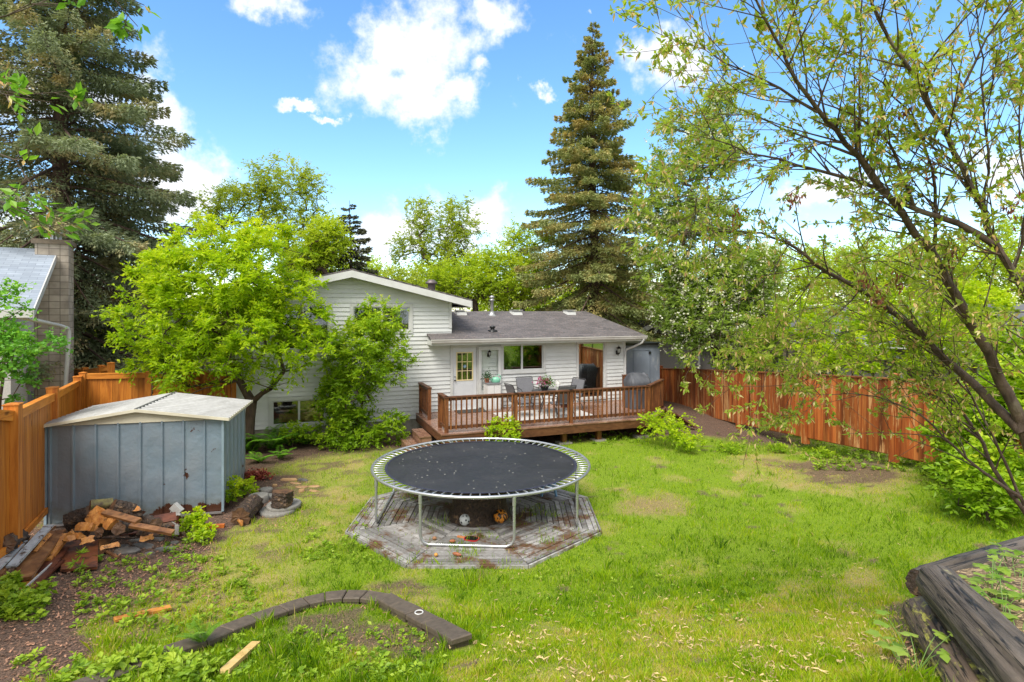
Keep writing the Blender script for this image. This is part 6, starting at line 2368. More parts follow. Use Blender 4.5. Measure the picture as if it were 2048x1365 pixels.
# raised soil behind the logs
def bed():
    xs = np.linspace(0, 1, 26); ys = np.linspace(0, 1, 26)
    c00 = W(1885, 1150, 4.95); c10 = A1 + dA * 2.0; c01 = W(2120, 1405, 3.25); c11 = Vector((8, 2.6, 1.9))
    V = []
    for v in ys:
        for u in xs:
            p = (c00 * (1 - u) + c10 * u) * (1 - v) + (c01 * (1 - u) + c11 * u) * v
            z = p.z - .03 + .06 * float(fbm(p.x, p.y, 3, 5)) + .12 * u * v
            V.append((p.x, p.y, z))
    F = [(j * 26 + i, j * 26 + i + 1, (j + 1) * 26 + i + 1, (j + 1) * 26 + i) for j in range(25) for i in range(25)]
    o = fast_mesh('raised_bed', V, F, mat('bed_litter', (.20, .13, .07), (.08, .055, .035), .9, 12, bmp=.8, c3=(.50, .36, .20), c3scale=28, c3t=(.5, .58)), smooth=True)
    tag(o, kind='structure')


bed()

# ------------------------------------------------------------------ vegetation tools
def tubes_mesh(name, nodes, parent, rad, mats, root, n=5, label=None, min_r=0.0):
    """a prism per skeleton edge"""
    nodes = np.asarray(nodes, float); parent = np.asarray(parent); rad = np.asarray(rad)
    k = np.where((parent >= 0) & (rad >= min_r))[0]
    A = nodes[parent[k]]; B = nodes[k]
    ra = np.minimum(rad[parent[k]], rad[k] * 1.35); rb = rad[k]
    D = B - A; ln = np.linalg.norm(D, axis=1, keepdims=True) + 1e-9; D = D / ln
    A = A - D * ra[:, None] * .4
    ref = np.where(np.abs(D[:, 2:3]) < .9, np.array([[0, 0, 1.]]), np.array([[1., 0, 0]]))
    S = np.cross(D, ref); S /= np.linalg.norm(S, axis=1, keepdims=True); U = np.cross(S, D)
    an = np.arange(n) * 2 * np.pi / n
    ring = lambda C, r: C[:, None] + (S[:, None] * np.cos(an)[None, :, None] + U[:, None] * np.sin(an)[None, :, None]) * r[:, None, None]
    V = np.concatenate([ring(A, ra), ring(B, rb)], 1).reshape(-1, 3)
    j = np.arange(n); j2 = (j + 1) % n
    q = np.stack([j, j2, j2 + n, j + n], 1)
    F = (np.arange(len(k))[:, None, None] * 2 * n + q[None]).reshape(-1, 4)
    return fast_mesh(name, V, F, mats, root, smooth=True, label=label)


def grow(base, trunk, targets, g, seg=.35, wobble=.12):
    """connect targets to a trunk polyline, nearest and lower nodes first"""
    nodes = [np.array(base, float)]; par = [-1]
    for p in trunk:
        p = np.array(p, float)
        a = nodes[-1]; L_ = np.linalg.norm(p - a); k = max(1, int(L_ / seg))
        for i in range(1, k + 1):
            nodes.append(a + (p - a) * i / k + g.normal(size=3) * .012 * (i < k)); par.append(len(nodes) - 2)
    targets = np.asarray(targets)
    b = np.array(trunk[0], float) if len(trunk) else nodes[0]
    order = np.argsort(np.linalg.norm(targets - b, axis=1))
    tip = []
    first = 1 + int(len(nodes) * .35) if len(nodes) > 4 else 0
    for ti in order:
        t = targets[ti]
        N_ = np.array(nodes[first:])
        dv = t - N_
        dist = np.linalg.norm(dv, axis=1)
        cost = dist + 1.1 * np.maximum(0, -dv[:, 2] + .1 * dist)
        i0 = int(np.argmin(cost)) + first
        a = nodes[i0]; L_ = np.linalg.norm(t - a); k = max(1, int(L_ / seg))
        cur = i0
        bend = g.normal(size=3) * wobble * L_ * .5; bend[2] = -abs(bend[2]) * .3 + .08 * L_
        for i in range(1, k + 1):
            u = i / k
            p = a + (t - a) * u + bend * math.sin(math.pi * u)
            nodes.append(p); par.append(cur); cur = len(nodes) - 1
        tip.append(cur)
    return np.array(nodes), np.array(par), np.array(tip)


def pipe(par, r_trunk, r_tip=.004, ex=2.3):
    n = len(par); acc = np.zeros(n)
    child = np.zeros(n, int)
    for i in range(1, n):
        child[par[i]] += 1
    acc[child == 0] = r_tip ** ex
    for i in range(n - 1, 0, -1):
        acc[par[i]] += acc[i]
    r = acc ** (1 / ex)
    sc = r_trunk / r[0]
    w = (r - r_tip) / (r[0] - r_tip + 1e-9)
    return r_tip + (r - r_tip) * sc if sc < 1 else r * (1 + (sc - 1) * w)


def ell(px, py, rx, ry, d, rd=None):
    k = d / FOC
    return (np.array(W(px, py, d)), np.array([rx * k, (rd if rd else rx * k), ry * k]))


def sample_ells(ells, n, g, shell=.5):
    vol = np.array([e[1].prod() ** .85 for e in ells]); vol /= vol.sum()
    out = []
    for (c, r), v in zip(ells, vol):
        m_ = max(3, int(n * v))
        d = g.normal(size=(m_, 3)); d /= np.linalg.norm(d, axis=1, keepdims=True)
        rr = (shell + (1 - shell) * g.random(m_)) ** .6 if shell > 0 else g.random(m_) ** (1 / 3)
        out.append(c + d * r * rr[:, None])
    return np.concatenate(out)


def sprays(tips, dirs, n_spray, n_leaf, L_spray, g, L_leaf, W_leaf, droop=.25, spread=.8):
    """leafy sprays that start at the twig tips"""
    T = len(tips)
    base = np.repeat(tips, n_spray, 0)
    d = np.repeat(dirs, n_spray, 0) + g.normal(size=(T * n_spray, 3)) * spread
    d[:, 2] += .15
    d /= np.linalg.norm(d, axis=1, keepdims=True)
    ls = L_spray * (.4 + .9 * g.random(T * n_spray))
    tv = np.repeat(g.random(T), n_spray)
    M = T * n_spray
    t = np.tile((np.arange(n_leaf) + .5) / n_leaf, (M, 1)) + g.normal(size=(M, n_leaf)) * .06
    P = base[:, None] + d[:, None] * (ls[:, None] * t)[:, :, None]
    P[:, :, 2] -= droop * (t ** 2) * ls[:, None]
    side = np.where(np.arange(n_leaf) % 2 == 0, 1., -1.)
    S = np.cross(d, np.array([0, 0, 1.])); S /= (np.linalg.norm(S, axis=1, keepdims=True) + 1e-9)
    D = d[:, None] * .7 + S[:, None] * side[None, :, None] * .8 + g.normal(size=(M, n_leaf, 3)) * .35
    D[:, :, 2] -= .25
    P = P.reshape(-1, 3); D = D.reshape(-1, 3)
    n = len(P)
    Ls = L_leaf * (.6 + .8 * g.random(n))
    V, F = leaf_quads(P, D, Ls, Ls * (W_leaf / L_leaf) * (.8 + .4 * g.random(n)), g=g)
    v = np.repeat(np.repeat(tv, 1), n_leaf).reshape(-1) * .5 + .5 * g.random(n)
    return V, F, v


def make_tree(name, label, base, trunk, ells, n_t, m_leaf, m_bark, r_trunk, leaf=(.1, .05), spray=(5, 9, .45), cat='tree', group=None, seed=1, shell=.45,
              seg=.35, r_tip=.006, droop=.2, spread=.9, flower=None, inner=0.0, wobble=.12):
    g = np.random.default_rng(seed)
    root = thing(name, label, cat, tuple(base), group)
    tg = sample_ells(ells, n_t, g, shell)
    nodes, par, tip = grow(base, trunk, tg, g, seg, wobble)
    rad = pipe(par, r_trunk, r_tip)
    tubes_mesh('trunk', nodes, par, rad, m_bark, root, 6 if r_trunk > .05 else 4)
    dirs = nodes[tip] - nodes[par[tip]]; dirs /= (np.linalg.norm(dirs, axis=1, keepdims=True) + 1e-9)
    tips = nodes[tip]
    if inner > 0:
        k = g.integers(len(nodes) // 6, len(nodes), int(len(tip) * inner))
        tips = np.concatenate([tips, nodes[k]]); dd = nodes[k] - nodes[par[k]]
        dirs = np.concatenate([dirs, dd / (np.linalg.norm(dd, axis=1, keepdims=True) + 1e-9)])
    V, F, v = sprays(tips, dirs, spray[0], spray[1], spray[2], g, leaf[0], leaf[1], droop, spread)
    # leaf tone runs from darker green low down to yellower at the top
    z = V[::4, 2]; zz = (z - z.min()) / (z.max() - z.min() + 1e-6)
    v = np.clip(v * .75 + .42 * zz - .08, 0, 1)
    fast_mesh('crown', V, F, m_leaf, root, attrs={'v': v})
    if flower:
        nfl, sz, mf = flower
        k = g.integers(0, len(tips), nfl)
        c = tips[k] + g.normal(size=(nfl, 3)) * spray[2] * .7
        P = np.repeat(c, 7, 0) + g.normal(size=(nfl * 7, 3)) * sz * .35
        V, F = leaf_quads(P, g.normal(size=(nfl * 7, 3)), sz * .5, sz * .5, g=g)
        fast_mesh('blossom', V, F, mf, root, attrs={'v': g.random(len(F))})
    return root


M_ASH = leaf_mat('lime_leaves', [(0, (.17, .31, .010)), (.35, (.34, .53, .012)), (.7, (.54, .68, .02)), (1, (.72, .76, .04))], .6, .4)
M_SHRUB = leaf_mat('shrub_leaves', [(0, (.13, .26, .012)), (.5, (.28, .46, .018)), (.85, (.50, .65, .03)), (1, (.68, .72, .05))], .55, .4)
M_BG1 = leaf_mat('background_leaves', [(0, (.22, .30, .03)), (.5, (.40, .50, .05)), (1, (.60, .66, .09))], .6, .5)
M_BG2 = leaf_mat('background_lime_leaves', [(0, (.26, .39, .02)), (.5, (.46, .60, .03)), (1, (.68, .74, .06))], .6, .5)
M_FLTREE = leaf_mat('chokecherry_leaves', [(0, (.17, .26, .05)), (.5, (.30, .43, .075)), (1, (.52, .62, .13))], .55, .45)
M_PETAL = leaf_mat('cream_blossom', [(0, (.66, .66, .48)), (1, (.8, .79, .68))], .35, .6)
M_WLEAF = leaf_mat('willow_leaves', [(0, (.20, .31, .04)), (.5, (.40, .52, .06)), (.85, (.62, .66, .12)), (1, (.74, .64, .24))], .62, .4)
M_CATK = leaf_mat('hanging_catkins', [(0, (.58, .32, .14)), (.5, (.76, .56, .26)), (1, (.80, .70, .40))], .4, .7)
M_DEADLF = leaf_mat('brown_dead_leaves', [(0, (.14, .04, .03)), (1, (.35, .13, .07))], .2, .6)
M_FERN = leaf_mat('fern_fronds', [(0, (0.064, 0.192, 0.019)), (.6, (0.160, 0.384, 0.024)), (1, (0.320, 0.608, 0.048))], .45, .5)

# ---- the bright tree before the house
B = G(497, 893); B.z = float(gz(B.x, B.y)) - .05
B = Vector((fpt(497, 15.4).x, 15.4, -.02))
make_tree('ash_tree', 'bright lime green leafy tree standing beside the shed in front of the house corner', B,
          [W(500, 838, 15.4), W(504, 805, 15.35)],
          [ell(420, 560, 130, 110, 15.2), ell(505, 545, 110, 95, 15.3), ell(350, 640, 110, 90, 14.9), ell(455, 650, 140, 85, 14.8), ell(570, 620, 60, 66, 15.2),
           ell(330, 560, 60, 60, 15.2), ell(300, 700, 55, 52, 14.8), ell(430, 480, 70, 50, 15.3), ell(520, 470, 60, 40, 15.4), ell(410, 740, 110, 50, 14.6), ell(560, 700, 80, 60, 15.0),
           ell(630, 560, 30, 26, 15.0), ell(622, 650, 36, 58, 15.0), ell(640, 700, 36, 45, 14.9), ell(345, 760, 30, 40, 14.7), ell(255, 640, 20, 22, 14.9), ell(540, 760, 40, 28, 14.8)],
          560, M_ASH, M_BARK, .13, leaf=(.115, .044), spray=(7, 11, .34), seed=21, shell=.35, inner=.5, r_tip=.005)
# ---- climbing shrub against the wall
B = Vector((fpt(712, 16.6).x, 16.6, 0))
make_tree('wall_shrub', 'tall airy green shrub growing up the white siding between tree and deck', B, [W(712, 850, 16.6), W(705, 800, 16.6)],
          [ell(700, 800, 60, 60, 16.5), ell(735, 740, 72, 45, 16.5), ell(720, 690, 80, 45, 16.5), ell(790, 690, 38, 50, 16.5), ell(755, 650, 48, 30, 16.5), ell(780, 610, 28, 22, 16.5),
           ell(735, 625, 14, 30, 16.5), ell(800, 720, 32, 22, 16.5), ell(700, 850, 30, 20, 16.2), ell(675, 740, 35, 50, 16.5), ell(775, 850, 28, 22, 16.2), ell(690, 650, 25, 20, 16.4), ell(715, 850, 60, 40, 16.3), ell(720, 880, 55, 25, 16.1), ell(690, 790, 55, 50, 16.3)],
          330, M_SHRUB, M_BARK, .06, leaf=(.085, .042), spray=(8, 10, .32), cat='shrub', seed=22, shell=.3, r_tip=.004, inner=.3)
for (px, d, rx_, ry_, n, lb_, sd) in ((640, 15.9, 34, 34, 26, 'low leafy plant under the basement window right corner', 1), (585, 15.8, 20, 20, 14, 'small leafy plant in the dark bed below the basement window', 2), (782, 16.3, 40, 34, 34, 'round green bush at the foot of the wall left of the deck steps', 3),
                                      (680, 15.9, 26, 26, 20, 'glossy yellow-green plant beneath the wall shrub', 4)):
    b_ = Vector((fpt(px, d).x, d, 0)); yy = HOR + FOC * (EYE - .35) / d
    make_tree('foundation_plant', lb_, b_, [b_ + Vector((0, 0, .12))], [ell(px, yy - 6, rx_, ry_, d)], n, M_SHRUB, M_BARK, .015, leaf=(.08, .045), spray=(5, 7, .2), cat='plant', seed=50 + sd, seg=.15, r_tip=.003, group='plants along the house foundation')


def fern(px, py, L_, n, label, seed, m_=M_FERN, up=0, name='fern', lean=None, group='ferns'):
    g = np.random.default_rng(seed); p = np.array(G(px, py, up))
    root = thing(name, label, 'fern', tuple(p), group)
    PP, DD, LL, vv = [], [], [], []
    for f in range(n):
        a = g.random() * 2 * np.pi
        if lean: a = lean + g.normal() * .8
        el = math.radians(g.uniform(50, 82)); l = L_ * g.uniform(.7, 1.15)
        h = np.array([math.cos(a), math.sin(a), 0]); s = np.array([-h[1], h[0], 0])
        k = 22
        tv = g.random()
        for i in range(2, k):
            t = i / k
            c = p + h * l * (t * math.cos(el) + .35 * t * t) + np.array([0, 0, l * (math.sin(el) * t - .42 * t ** 2.4)])
            w = l * .26 * math.sin(math.pi * min(1, t * .9 + .08)) ** .8
            for sg in (-1, 1):
                PP.append(c); DD.append(s * sg + h * .35 + np.array([0, 0, -.15])); LL.append(w); vv.append(tv * .6 + .4 * g.random())
    P, D, Ls = np.array(PP), np.array(DD), np.array(LL)
    V, F = leaf_quads(P, D, Ls, L_ * .055, up=np.array([0, 0, 1.]) + g.normal(size=(len(P), 3)) * .15, g=g)
    fast_mesh('frond', V, F, m_, root, attrs={'v': vv})
    return root


for i, (px, py, l, n, lb_) in enumerate([
        (505, 905, .95, 14, 'large fern at the foot of the bright tree'), (545, 900, 1.0, 16, 'tallest fern just right of the bright tree trunk'), (580, 893, .85, 13, 'fern below the left part of the basement window'),
        (612, 890, .6, 9, 'small fern below the basement window'), (640, 888, .55, 8, 'fern frond cluster under the window right corner'), (520, 925, .5, 9, 'low fern at the path edge below the bright tree'),
        (560, 918, .5, 8, 'low fern at the path edge in front of the tallest fern'), (703, 883, .5, 9, 'small fern in the bed under the wall shrub')]):
    fern(px, py, l, n, lb_, 100 + i, group='ferns in the bed before the house')
fern(405, 1285, .30, 8, 'pale green fern growing over the edging blocks', 131, leaf_mat('pale_fern', [(0, (0.120, 0.280, 0.020)), (1, (0.300, 0.480, 0.050))], .5), .1)


def plant(px, py, h, n, label, seed, m_=M_WEED, up=0, leaf=(.07, .045), r=None, stems=6, name='weed_plant', cat='plant', group=None, d=None):
    b_ = G(px, py, up)
    r = r or h * .5
    c = np.array(b_) + np.array([0, 0, h * .6])
    return make_tree(name, label, b_, [b_ + Vector((0, 0, h * .2))], [(c, np.array([r, r, h * .42]))], n, m_, M_BARK, .006, leaf=leaf, spray=(4, 6, r * .35), cat=cat, group=group, seed=seed, seg=.1, r_tip=.002, shell=.1)


plant(385, 1075, .45, 34, 'lime green leafy weed clump at the outlet post', 201, M_ASH, leaf=(.06, .04), r=.22)
plant(408, 1085, .25, 16, 'low fern-like weed right of the outlet post', 202, M_ASH, leaf=(.06, .04), r=.2)
plant(466, 1012, .55, 34, 'lime green weed at the shed right corner', 203, M_ASH, leaf=(.06, .035), r=.2)
plant(492, 995, .35, 22, 'bright yellow-green weed behind the fallen log', 204, M_ASH, leaf=(.06, .035), r=.22)
plant(448, 1020, .4, 14, 'thin dark green weed against the shed corner strip', 205, M_SHRUB, leaf=(.05, .03), r=.1)
plant(158, 1150, .32, 3, 'thin upright seedling in front of the rusty panel', 206, M_WEED, leaf=(.09, .02), r=.05)
plant(1005, 905, .95, 60, 'round yellow-green bush in front of the deck behind the trampoline', 207, M_ASH, leaf=(.08, .05), r=.55, name='deck_bush', cat='bush')
plant(1330, 893, .95, 60, 'sprawling green bush at the right front corner of the deck', 208, M_ASH, leaf=(.09, .05), r=.75, name='deck_bush', cat='bush')
plant(1378, 905, .6, 34, 'smaller leggy bush right of the sprawling deck corner bush', 209, M_ASH, leaf=(.08, .04), r=.45, name='deck_bush', cat='bush')
plant(30, 1222, .2, 40, 'dense light green weeds at the left picture edge', 210, M_WEED, leaf=(.07, .05), r=.38)
plant(20, 1185, .2, 16, 'dark green sprig beside the lowest boards', 211, M_WEED, leaf=(.07, .05), r=.15)
for i, (px, py) in enumerate(((250, 1352), (305, 1335), (345, 1352), (210, 1372), (400, 1362))):
    plant(px, py, .13, 16, ['broad-leaved weed clump below the left end of the edging', 'broad-leaved weed clump against the second and third edging blocks', 'broad-leaved weed clump below the edging, middle one',
                            'broad-leaved weed clump at the bottom left picture edge', 'broad-leaved weed clump left of the pale lumber offcut'][i], 220 + i, M_WEED, leaf=(.07, .04), r=.2)
for i, (px, py) in enumerate(((1460, 905), (1560, 905), (1640, 915), (1740, 905), (1830, 930), (1880, 950), (1930, 960), (1990, 985), (1700, 880))):
    plant(px, py, .34 if i > 3 else .2, 26, ['low weed tuft on the path edge near the fence, left end', 'low weed tuft between path and brown patch', 'weed tuft behind the bare brown patch', 'leafy weed against the third fence post',
                                             'leafy weed right of the bare brown patch', 'weed clump in front of the fence kick board', 'weed clump at the foot of the fence bush', 'weed clump beneath the leaning trunks', 'weed by the fence behind the brown patch'][i], 240 + i, M_SHRUB, leaf=(.07, .03), r=.35)
# maple-leaved plants by the logs and ferny growth on the raised bed
M_MAPLE = leaf_mat('light_maple_leaves', [(0, (.20, .38, .03)), (1, (.42, .56, .10))], .5, .5)


def maple_plant(base, stems, label, seed, size=.09, name='maple_seedling'):
    g = np.random.default_rng(seed)
    root = thing(name, label, 'plant', tuple(base))
    m = MB(); V, F, vv = [], [], []
    k0 = 0
    for s in range(stems):
        a = g.random() * 6.28; h = g.uniform(.12, .34) * size / .09
        tip = Vector(base) + Vector((math.cos(a) * h * .7, math.sin(a) * h * .7, h))
        m.tube([Vector(base), Vector(base).lerp(tip, .5) + Vector((0, 0, .03)), tip], [.004, .003, .002], 5)
        # a lobed leaf: five pointed lobes in a fan, one polygon
        V, F, k0 = [], [], 0
        fa = a + g.normal() * .4; tl = g.uniform(-.3, .3)
        L_ = size * g.uniform(.7, 1.2)
        for lob, (da, ll) in enumerate(((-1.9, .55), (-1.0, .85), (0, 1.1), (1.0, .85), (1.9, .55))):
            d = np.array([math.cos(fa + da), math.sin(fa + da), -.15 + tl * math.cos(da)])
            sd = np.array([-d[1], d[0], 0]) * .36
            p = np.array(tip)
            for (u0, w0, u1, w1) in ((0, .3, .5, 1), (.5, 1, 1, 0.05)):
                V += [p + d * L_ * ll * u0 - sd * L_ * w0 * ll, p + d * L_ * ll * u0 + sd * L_ * w0 * ll, p + d * L_ * ll * u1 + sd * L_ * w1 * ll, p + d * L_ * ll * u1 - sd * L_ * w1 * ll]
                F.append((k0, k0 + 1, k0 + 2, k0 + 3)); k0 += 4
        fast_mesh('leaf', np.array(V), np.array(F), M_MAPLE, root, attrs={'v': np.full(len(F), g.random())})
    m.build('stem', M_WEED if False else mat('green_stem', (.15, .28, .05), (.12, .2, .05), .6, 5), root)


b_ = G(1835, 1345); maple_plant(b_, 7, 'pale green lobed-leaf seedling in front of the mossy log', 1, .10)
maple_plant(G(1800, 1330), 4, 'smaller lobed-leaf seedling left of the mossy log seedling', 2, .07)
for i, (px, py, d, n, s) in enumerate(((1985, 1185, 4.6, 9, .08), (2010, 1240, 4.2, 9, .08), (2035, 1170, 4.9, 8, .08), (2040, 1270, 4.0, 8, .08), (1925, 1165, 4.95, 3, .06), (2020, 1120, 5.3, 6, .07), (1990, 1150, 4.9, 10, .07), (2040, 1210, 4.5, 12, .08), (2000, 1215, 4.4, 9, .06))):
    b_ = W(px, py + 18, d)
    maple_plant(b_, n, ['lobed-leaf plant on the raised bed nearest the thick log', 'lobed-leaf plant half way down the raised bed', 'lobed-leaf plant behind the others on the raised bed', 'lobed-leaf plant at the right picture edge on the raised bed',
                        'tiny lobed-leaf seedling in the corner of the two logs', 'lobed-leaf plant beside the dark cracked log', 'bushy lobed-leaf plant just behind the thick log end', 'fullest lobed-leaf plant on the raised bed', 'small-leaved plant against the thick log'][i], 10 + i, s)

# ------------------------------------------------------------------ spruces
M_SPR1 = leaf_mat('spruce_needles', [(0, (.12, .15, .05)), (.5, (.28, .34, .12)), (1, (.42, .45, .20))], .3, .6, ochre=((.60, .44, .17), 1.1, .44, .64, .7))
M_SPR2 = leaf_mat('blue_spruce_needles', [(0, (.12, .155, .085)), (.5, (.22, .27, .15)), (1, (.40, .46, .27))], .3, .6, ochre=((.60, .42, .19), .6, .50, .66, .6))
M_SPRB = mat('spruce_bark', (.13, .08, .06), (.06, .035, .028), .9, 8, stretch=(1, 1, .3), bmp=.5, bdist=.03)


def spruce(label, base, height, prof, seed, m_leaf, whorl=.50, dens=210, r_trunk=.25, tuft=.17, up_top=.35, droop=.45, keep=None, hang=.3, name='spruce_tree', zmin=1.0, group=None, gap=.0, pv=.07):
    """prof: list of (height fraction, branch length)"""
    g = np.random.default_rng(seed)
    base = np.array(base, float)
    root = thing(name, label, 'tree', tuple(base), group)
    zs = np.linspace(0, height, 30)
    wob = np.cumsum(g.normal(size=(30, 2)) * .02, 0)
    nodes = [base + np.array([wob[i, 0], wob[i, 1], zs[i]]) for i in range(30)]
    par = list(range(-1, 29)); rad = [max(.012, r_trunk * (1 - z / height) ** .8) for z in zs]
    px_, pl = [p[0] for p in prof], [p[1] for p in prof]
    PP, DD, LL, VV = [], [], [], []
    z = zmin
    while z < height - .15:
        f = z / height
        Lm = np.interp(f, px_, pl)
        nb = int(g.integers(5, 8)) if Lm > .7 else 4
        a0 = g.random() * 6.28
        for b in range(nb):
            if g.random() < gap: continue
            az = a0 + b * 2 * np.pi / nb + g.normal() * .2
            L_ = Lm * (g.uniform(.5, 1.0) + .22 * (g.random() < .25)) * (.82 + .3 * float(fbm(az * 1.3 + seed, z * .8, 1.0, seed))); zz = z + g.uniform(-.15, .15)
            h = np.array([math.cos(az), math.sin(az), 0]); s = np.array([-h[1], h[0], 0])
            i0 = min(28, int(zz / height * 29))
            o = nodes[i0] + (nodes[i0 + 1] - nodes[i0]) * (zz / height * 29 - i0); o = np.array([o[0], o[1], base[2] + zz])
            pit = up_top * (f - .45) * 1.6 - .12 + g.normal() * pv
            dr = droop * (1 - f) + .04
            yz = lambda t: L_ * (pit * t - dr * t * t * 1.0 + dr * .75 * t ** 4)
            k = max(3, int(L_ / .4))
            prev = i0; 
            for j in range(1, k + 1):
                t = j / k
                nodes.append(o + h * L_ * t + np.array([0, 0, yz(t)])); par.append(prev if j > 1 else i0); rad.append(max(.006, .035 * (L_ / 3) * (1 - t) + .006)); prev = len(nodes) - 1
            n = int(dens * L_ * (.8 if L_ > 1 else 1.2)) + 25
            t = g.random(n) ** .62 * .96 + .04
            wmax = .21 * L_ * np.minimum(1, (1.05 - t) * 1.8) * (t ** .3) + .07
            lat = g.uniform(-1, 1, n)
            # side twigs: quantise along the branch so that clumps and gaps appear
            q = max(3, int(L_ / .24)); tq = (np.floor(t * q) + .5) / q
            t2 = np.clip(tq + (t - tq) * .45 + np.abs(lat) * wmax / L_ * .55, 0, 1.05)
            P = o + h[None] * (L_ * t2)[:, None] + s[None] * (lat * wmax)[:, None]
            hg = hang * g.random(n) ** 1.5 * (.35 + .65 * (1 - f)) * np.minimum(1, L_)
            P[:, 2] += L_ * (pit * t2 - dr * t2 ** 2 + dr * .75 * t2 ** 4) - hg - .10 * np.abs(lat) * wmax
            D = h[None] * .8 + s[None] * np.sign(lat)[:, None] * .7 + g.normal(size=(n, 3)) * .38
            D[:, 2] += -.25 - hg * 2.0 + .25 * f
            PP.append(P); DD.append(D); LL.append(tuft * (.55 + .8 * g.random(n)) * (.75 if L_ < 1 else 1))
            VV.append(np.clip(.25 + .55 * t + .3 * (g.random(n) - .5) - .9 * hg, 0, 1) * .8 + .2 * g.random())  # inner and hanging tufts toned darker, shade put into the colour
        z += whorl * (1.15 - .45 * f) * g.uniform(.7, 1.3)
    P, D, Ls, v = map(np.concatenate, (PP, DD, LL, VV))
    tubes_mesh('trunk', nodes, par, rad, M_SPRB, root, 5)
    V, F = leaf_quads(P, D, Ls, Ls * .36, g=g)
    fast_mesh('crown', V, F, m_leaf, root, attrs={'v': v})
    return root


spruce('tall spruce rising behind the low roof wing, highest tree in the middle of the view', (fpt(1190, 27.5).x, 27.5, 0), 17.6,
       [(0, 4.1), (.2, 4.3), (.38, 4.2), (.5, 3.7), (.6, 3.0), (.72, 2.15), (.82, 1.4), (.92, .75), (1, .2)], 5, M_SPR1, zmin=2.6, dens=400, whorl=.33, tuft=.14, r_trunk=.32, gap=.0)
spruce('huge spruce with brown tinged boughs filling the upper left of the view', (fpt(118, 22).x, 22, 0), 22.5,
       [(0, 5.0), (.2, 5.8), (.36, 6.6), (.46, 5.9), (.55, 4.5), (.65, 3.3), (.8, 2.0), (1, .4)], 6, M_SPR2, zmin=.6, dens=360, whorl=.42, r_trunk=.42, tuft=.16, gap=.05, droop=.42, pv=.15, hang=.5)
spruce('second smaller spruce just right of the huge left one', (fpt(235, 24.5).x, 24.5, 0), 12.0,
       [(0, 3.6), (.3, 3.8), (.6, 2.8), (.85, 1.5), (1, .3)], 8, M_SPR2, zmin=.3, dens=220, r_trunk=.25, tuft=.19)
spruce('small dark distant spruce showing above the gable roof', (fpt(706, 30).x, 30, 0), 9.6,
       [(0, 2.3), (.4, 2.2), (.6, 1.7), (.85, .8), (1, .2)], 9, leaf_mat('dark_needles', [(0, (0.054, 0.072, 0.036)), (1, (0.180, 0.180, 0.099))], .1, .6), zmin=2.5, dens=170, r_trunk=.2, tuft=.2, whorl=.42)

# ------------------------------------------------------------------ trees beyond the house
BG = 'trees beyond the house'


def bgtree(label, px, d, trunk_px, ells, n, m_, seed, r=.16, leaf=(.17, .10), spray=(6, 8, .6), name='leafy_tree', **kw):
    n = int(n * 2.6); leaf = (leaf[0] * .72, leaf[1] * .66); spray = (spray[0], spray[1] + 2, spray[2] * 1.25); kw.setdefault('spread', 1.1)
    b_ = (fpt(px, d).x, d, -.05)
    tr = [W(a, b, d) for a, b in trunk_px]
    return make_tree(name, label, b_, tr, [ell(*e) for e in ells], n, m_, M_BARK, r, leaf=leaf, spray=spray, seed=seed, group=BG, shell=0, seg=.6, r_tip=.012, **kw)


bgtree('tall open-crowned tree behind the bright tree, standing against the sky left of the gable', 580, 30, [(578, 560), (572, 470)],
       [(560, 360, 55, 45, 30), (615, 380, 38, 48, 30), (500, 400, 60, 32, 30), (445, 400, 45, 28, 30), (560, 440, 60, 35, 30), (630, 450, 35, 35, 30), (430, 440, 50, 28, 30), (600, 500, 60, 35, 30)],
       150, M_BG1, 31, spray=(6, 8, .55), leaf=(.19, .10))
bgtree('low lime crown just left of the gable top', 660, 28, [(660, 560)], [(650, 480, 42, 40, 28), (620, 520, 40, 30, 28)], 90, M_BG2, 32)
bgtree('open tree with two rounded tops above the low roof, left of the tall spruce', 880, 32, [(880, 560), (875, 500)],
       [(840, 430, 38, 34, 32), (915, 435, 45, 38, 32), (860, 480, 55, 34, 32), (935, 470, 30, 30, 32), (800, 500, 30, 25, 32), (900, 520, 60, 30, 32)], 110, M_BG1, 33, spray=(6, 8, .5))
bgtree('bright lime bushy crown directly behind the low roof ridge', 950, 28, [(950, 600)], [(930, 560, 60, 40, 28), (1000, 560, 60, 50, 28), (880, 560, 40, 35, 28), (970, 520, 40, 25, 28)], 130, M_BG2, 34)
bgtree('pale green tree partly behind the tall spruce on its left', 1045, 30, [(1045, 560)], [(1040, 500, 35, 50, 30), (1060, 560, 45, 50, 30), (1090, 470, 25, 20, 30), (1020, 600, 30, 20, 30)], 90, M_BG2, 35)
bgtree('bright green tree right behind the tall spruce on its right', 1240, 29, [(1240, 600)], [(1250, 560, 45, 60, 29), (1230, 620, 45, 25, 29), (1290, 600, 30, 40, 29)], 80, M_BG2, 36)
bgtree('greyish green tree behind the left neighbour chimney', -60, 34, [(-60, 560)], [(-40, 470, 60, 50, 34), (20, 520, 60, 50, 34)], 60, M_BG1, 37)
bgtree('low green tree behind the garden gate', 330, 28, [(330, 690)], [(330, 640, 60, 50, 28), (400, 690, 60, 40, 28), (240, 700, 50, 40, 28), (460, 690, 30, 40, 28)], 90, M_BG2, 38)
bgtree('long low lime tree behind the grey bungalow, left part', 1560, 34, [(1560, 600)], [(1560, 550, 90, 65, 34), (1480, 580, 60, 50, 34), (1650, 550, 70, 60, 34)], 190, M_BG2, 39)
bgtree('lime green tree rising behind the grey bungalow, middle part', 1760, 30, [(1760, 600)], [(1760, 530, 90, 60, 30), (1700, 580, 70, 55, 30), (1850, 540, 70, 65, 30)], 200, M_BG2, 40)
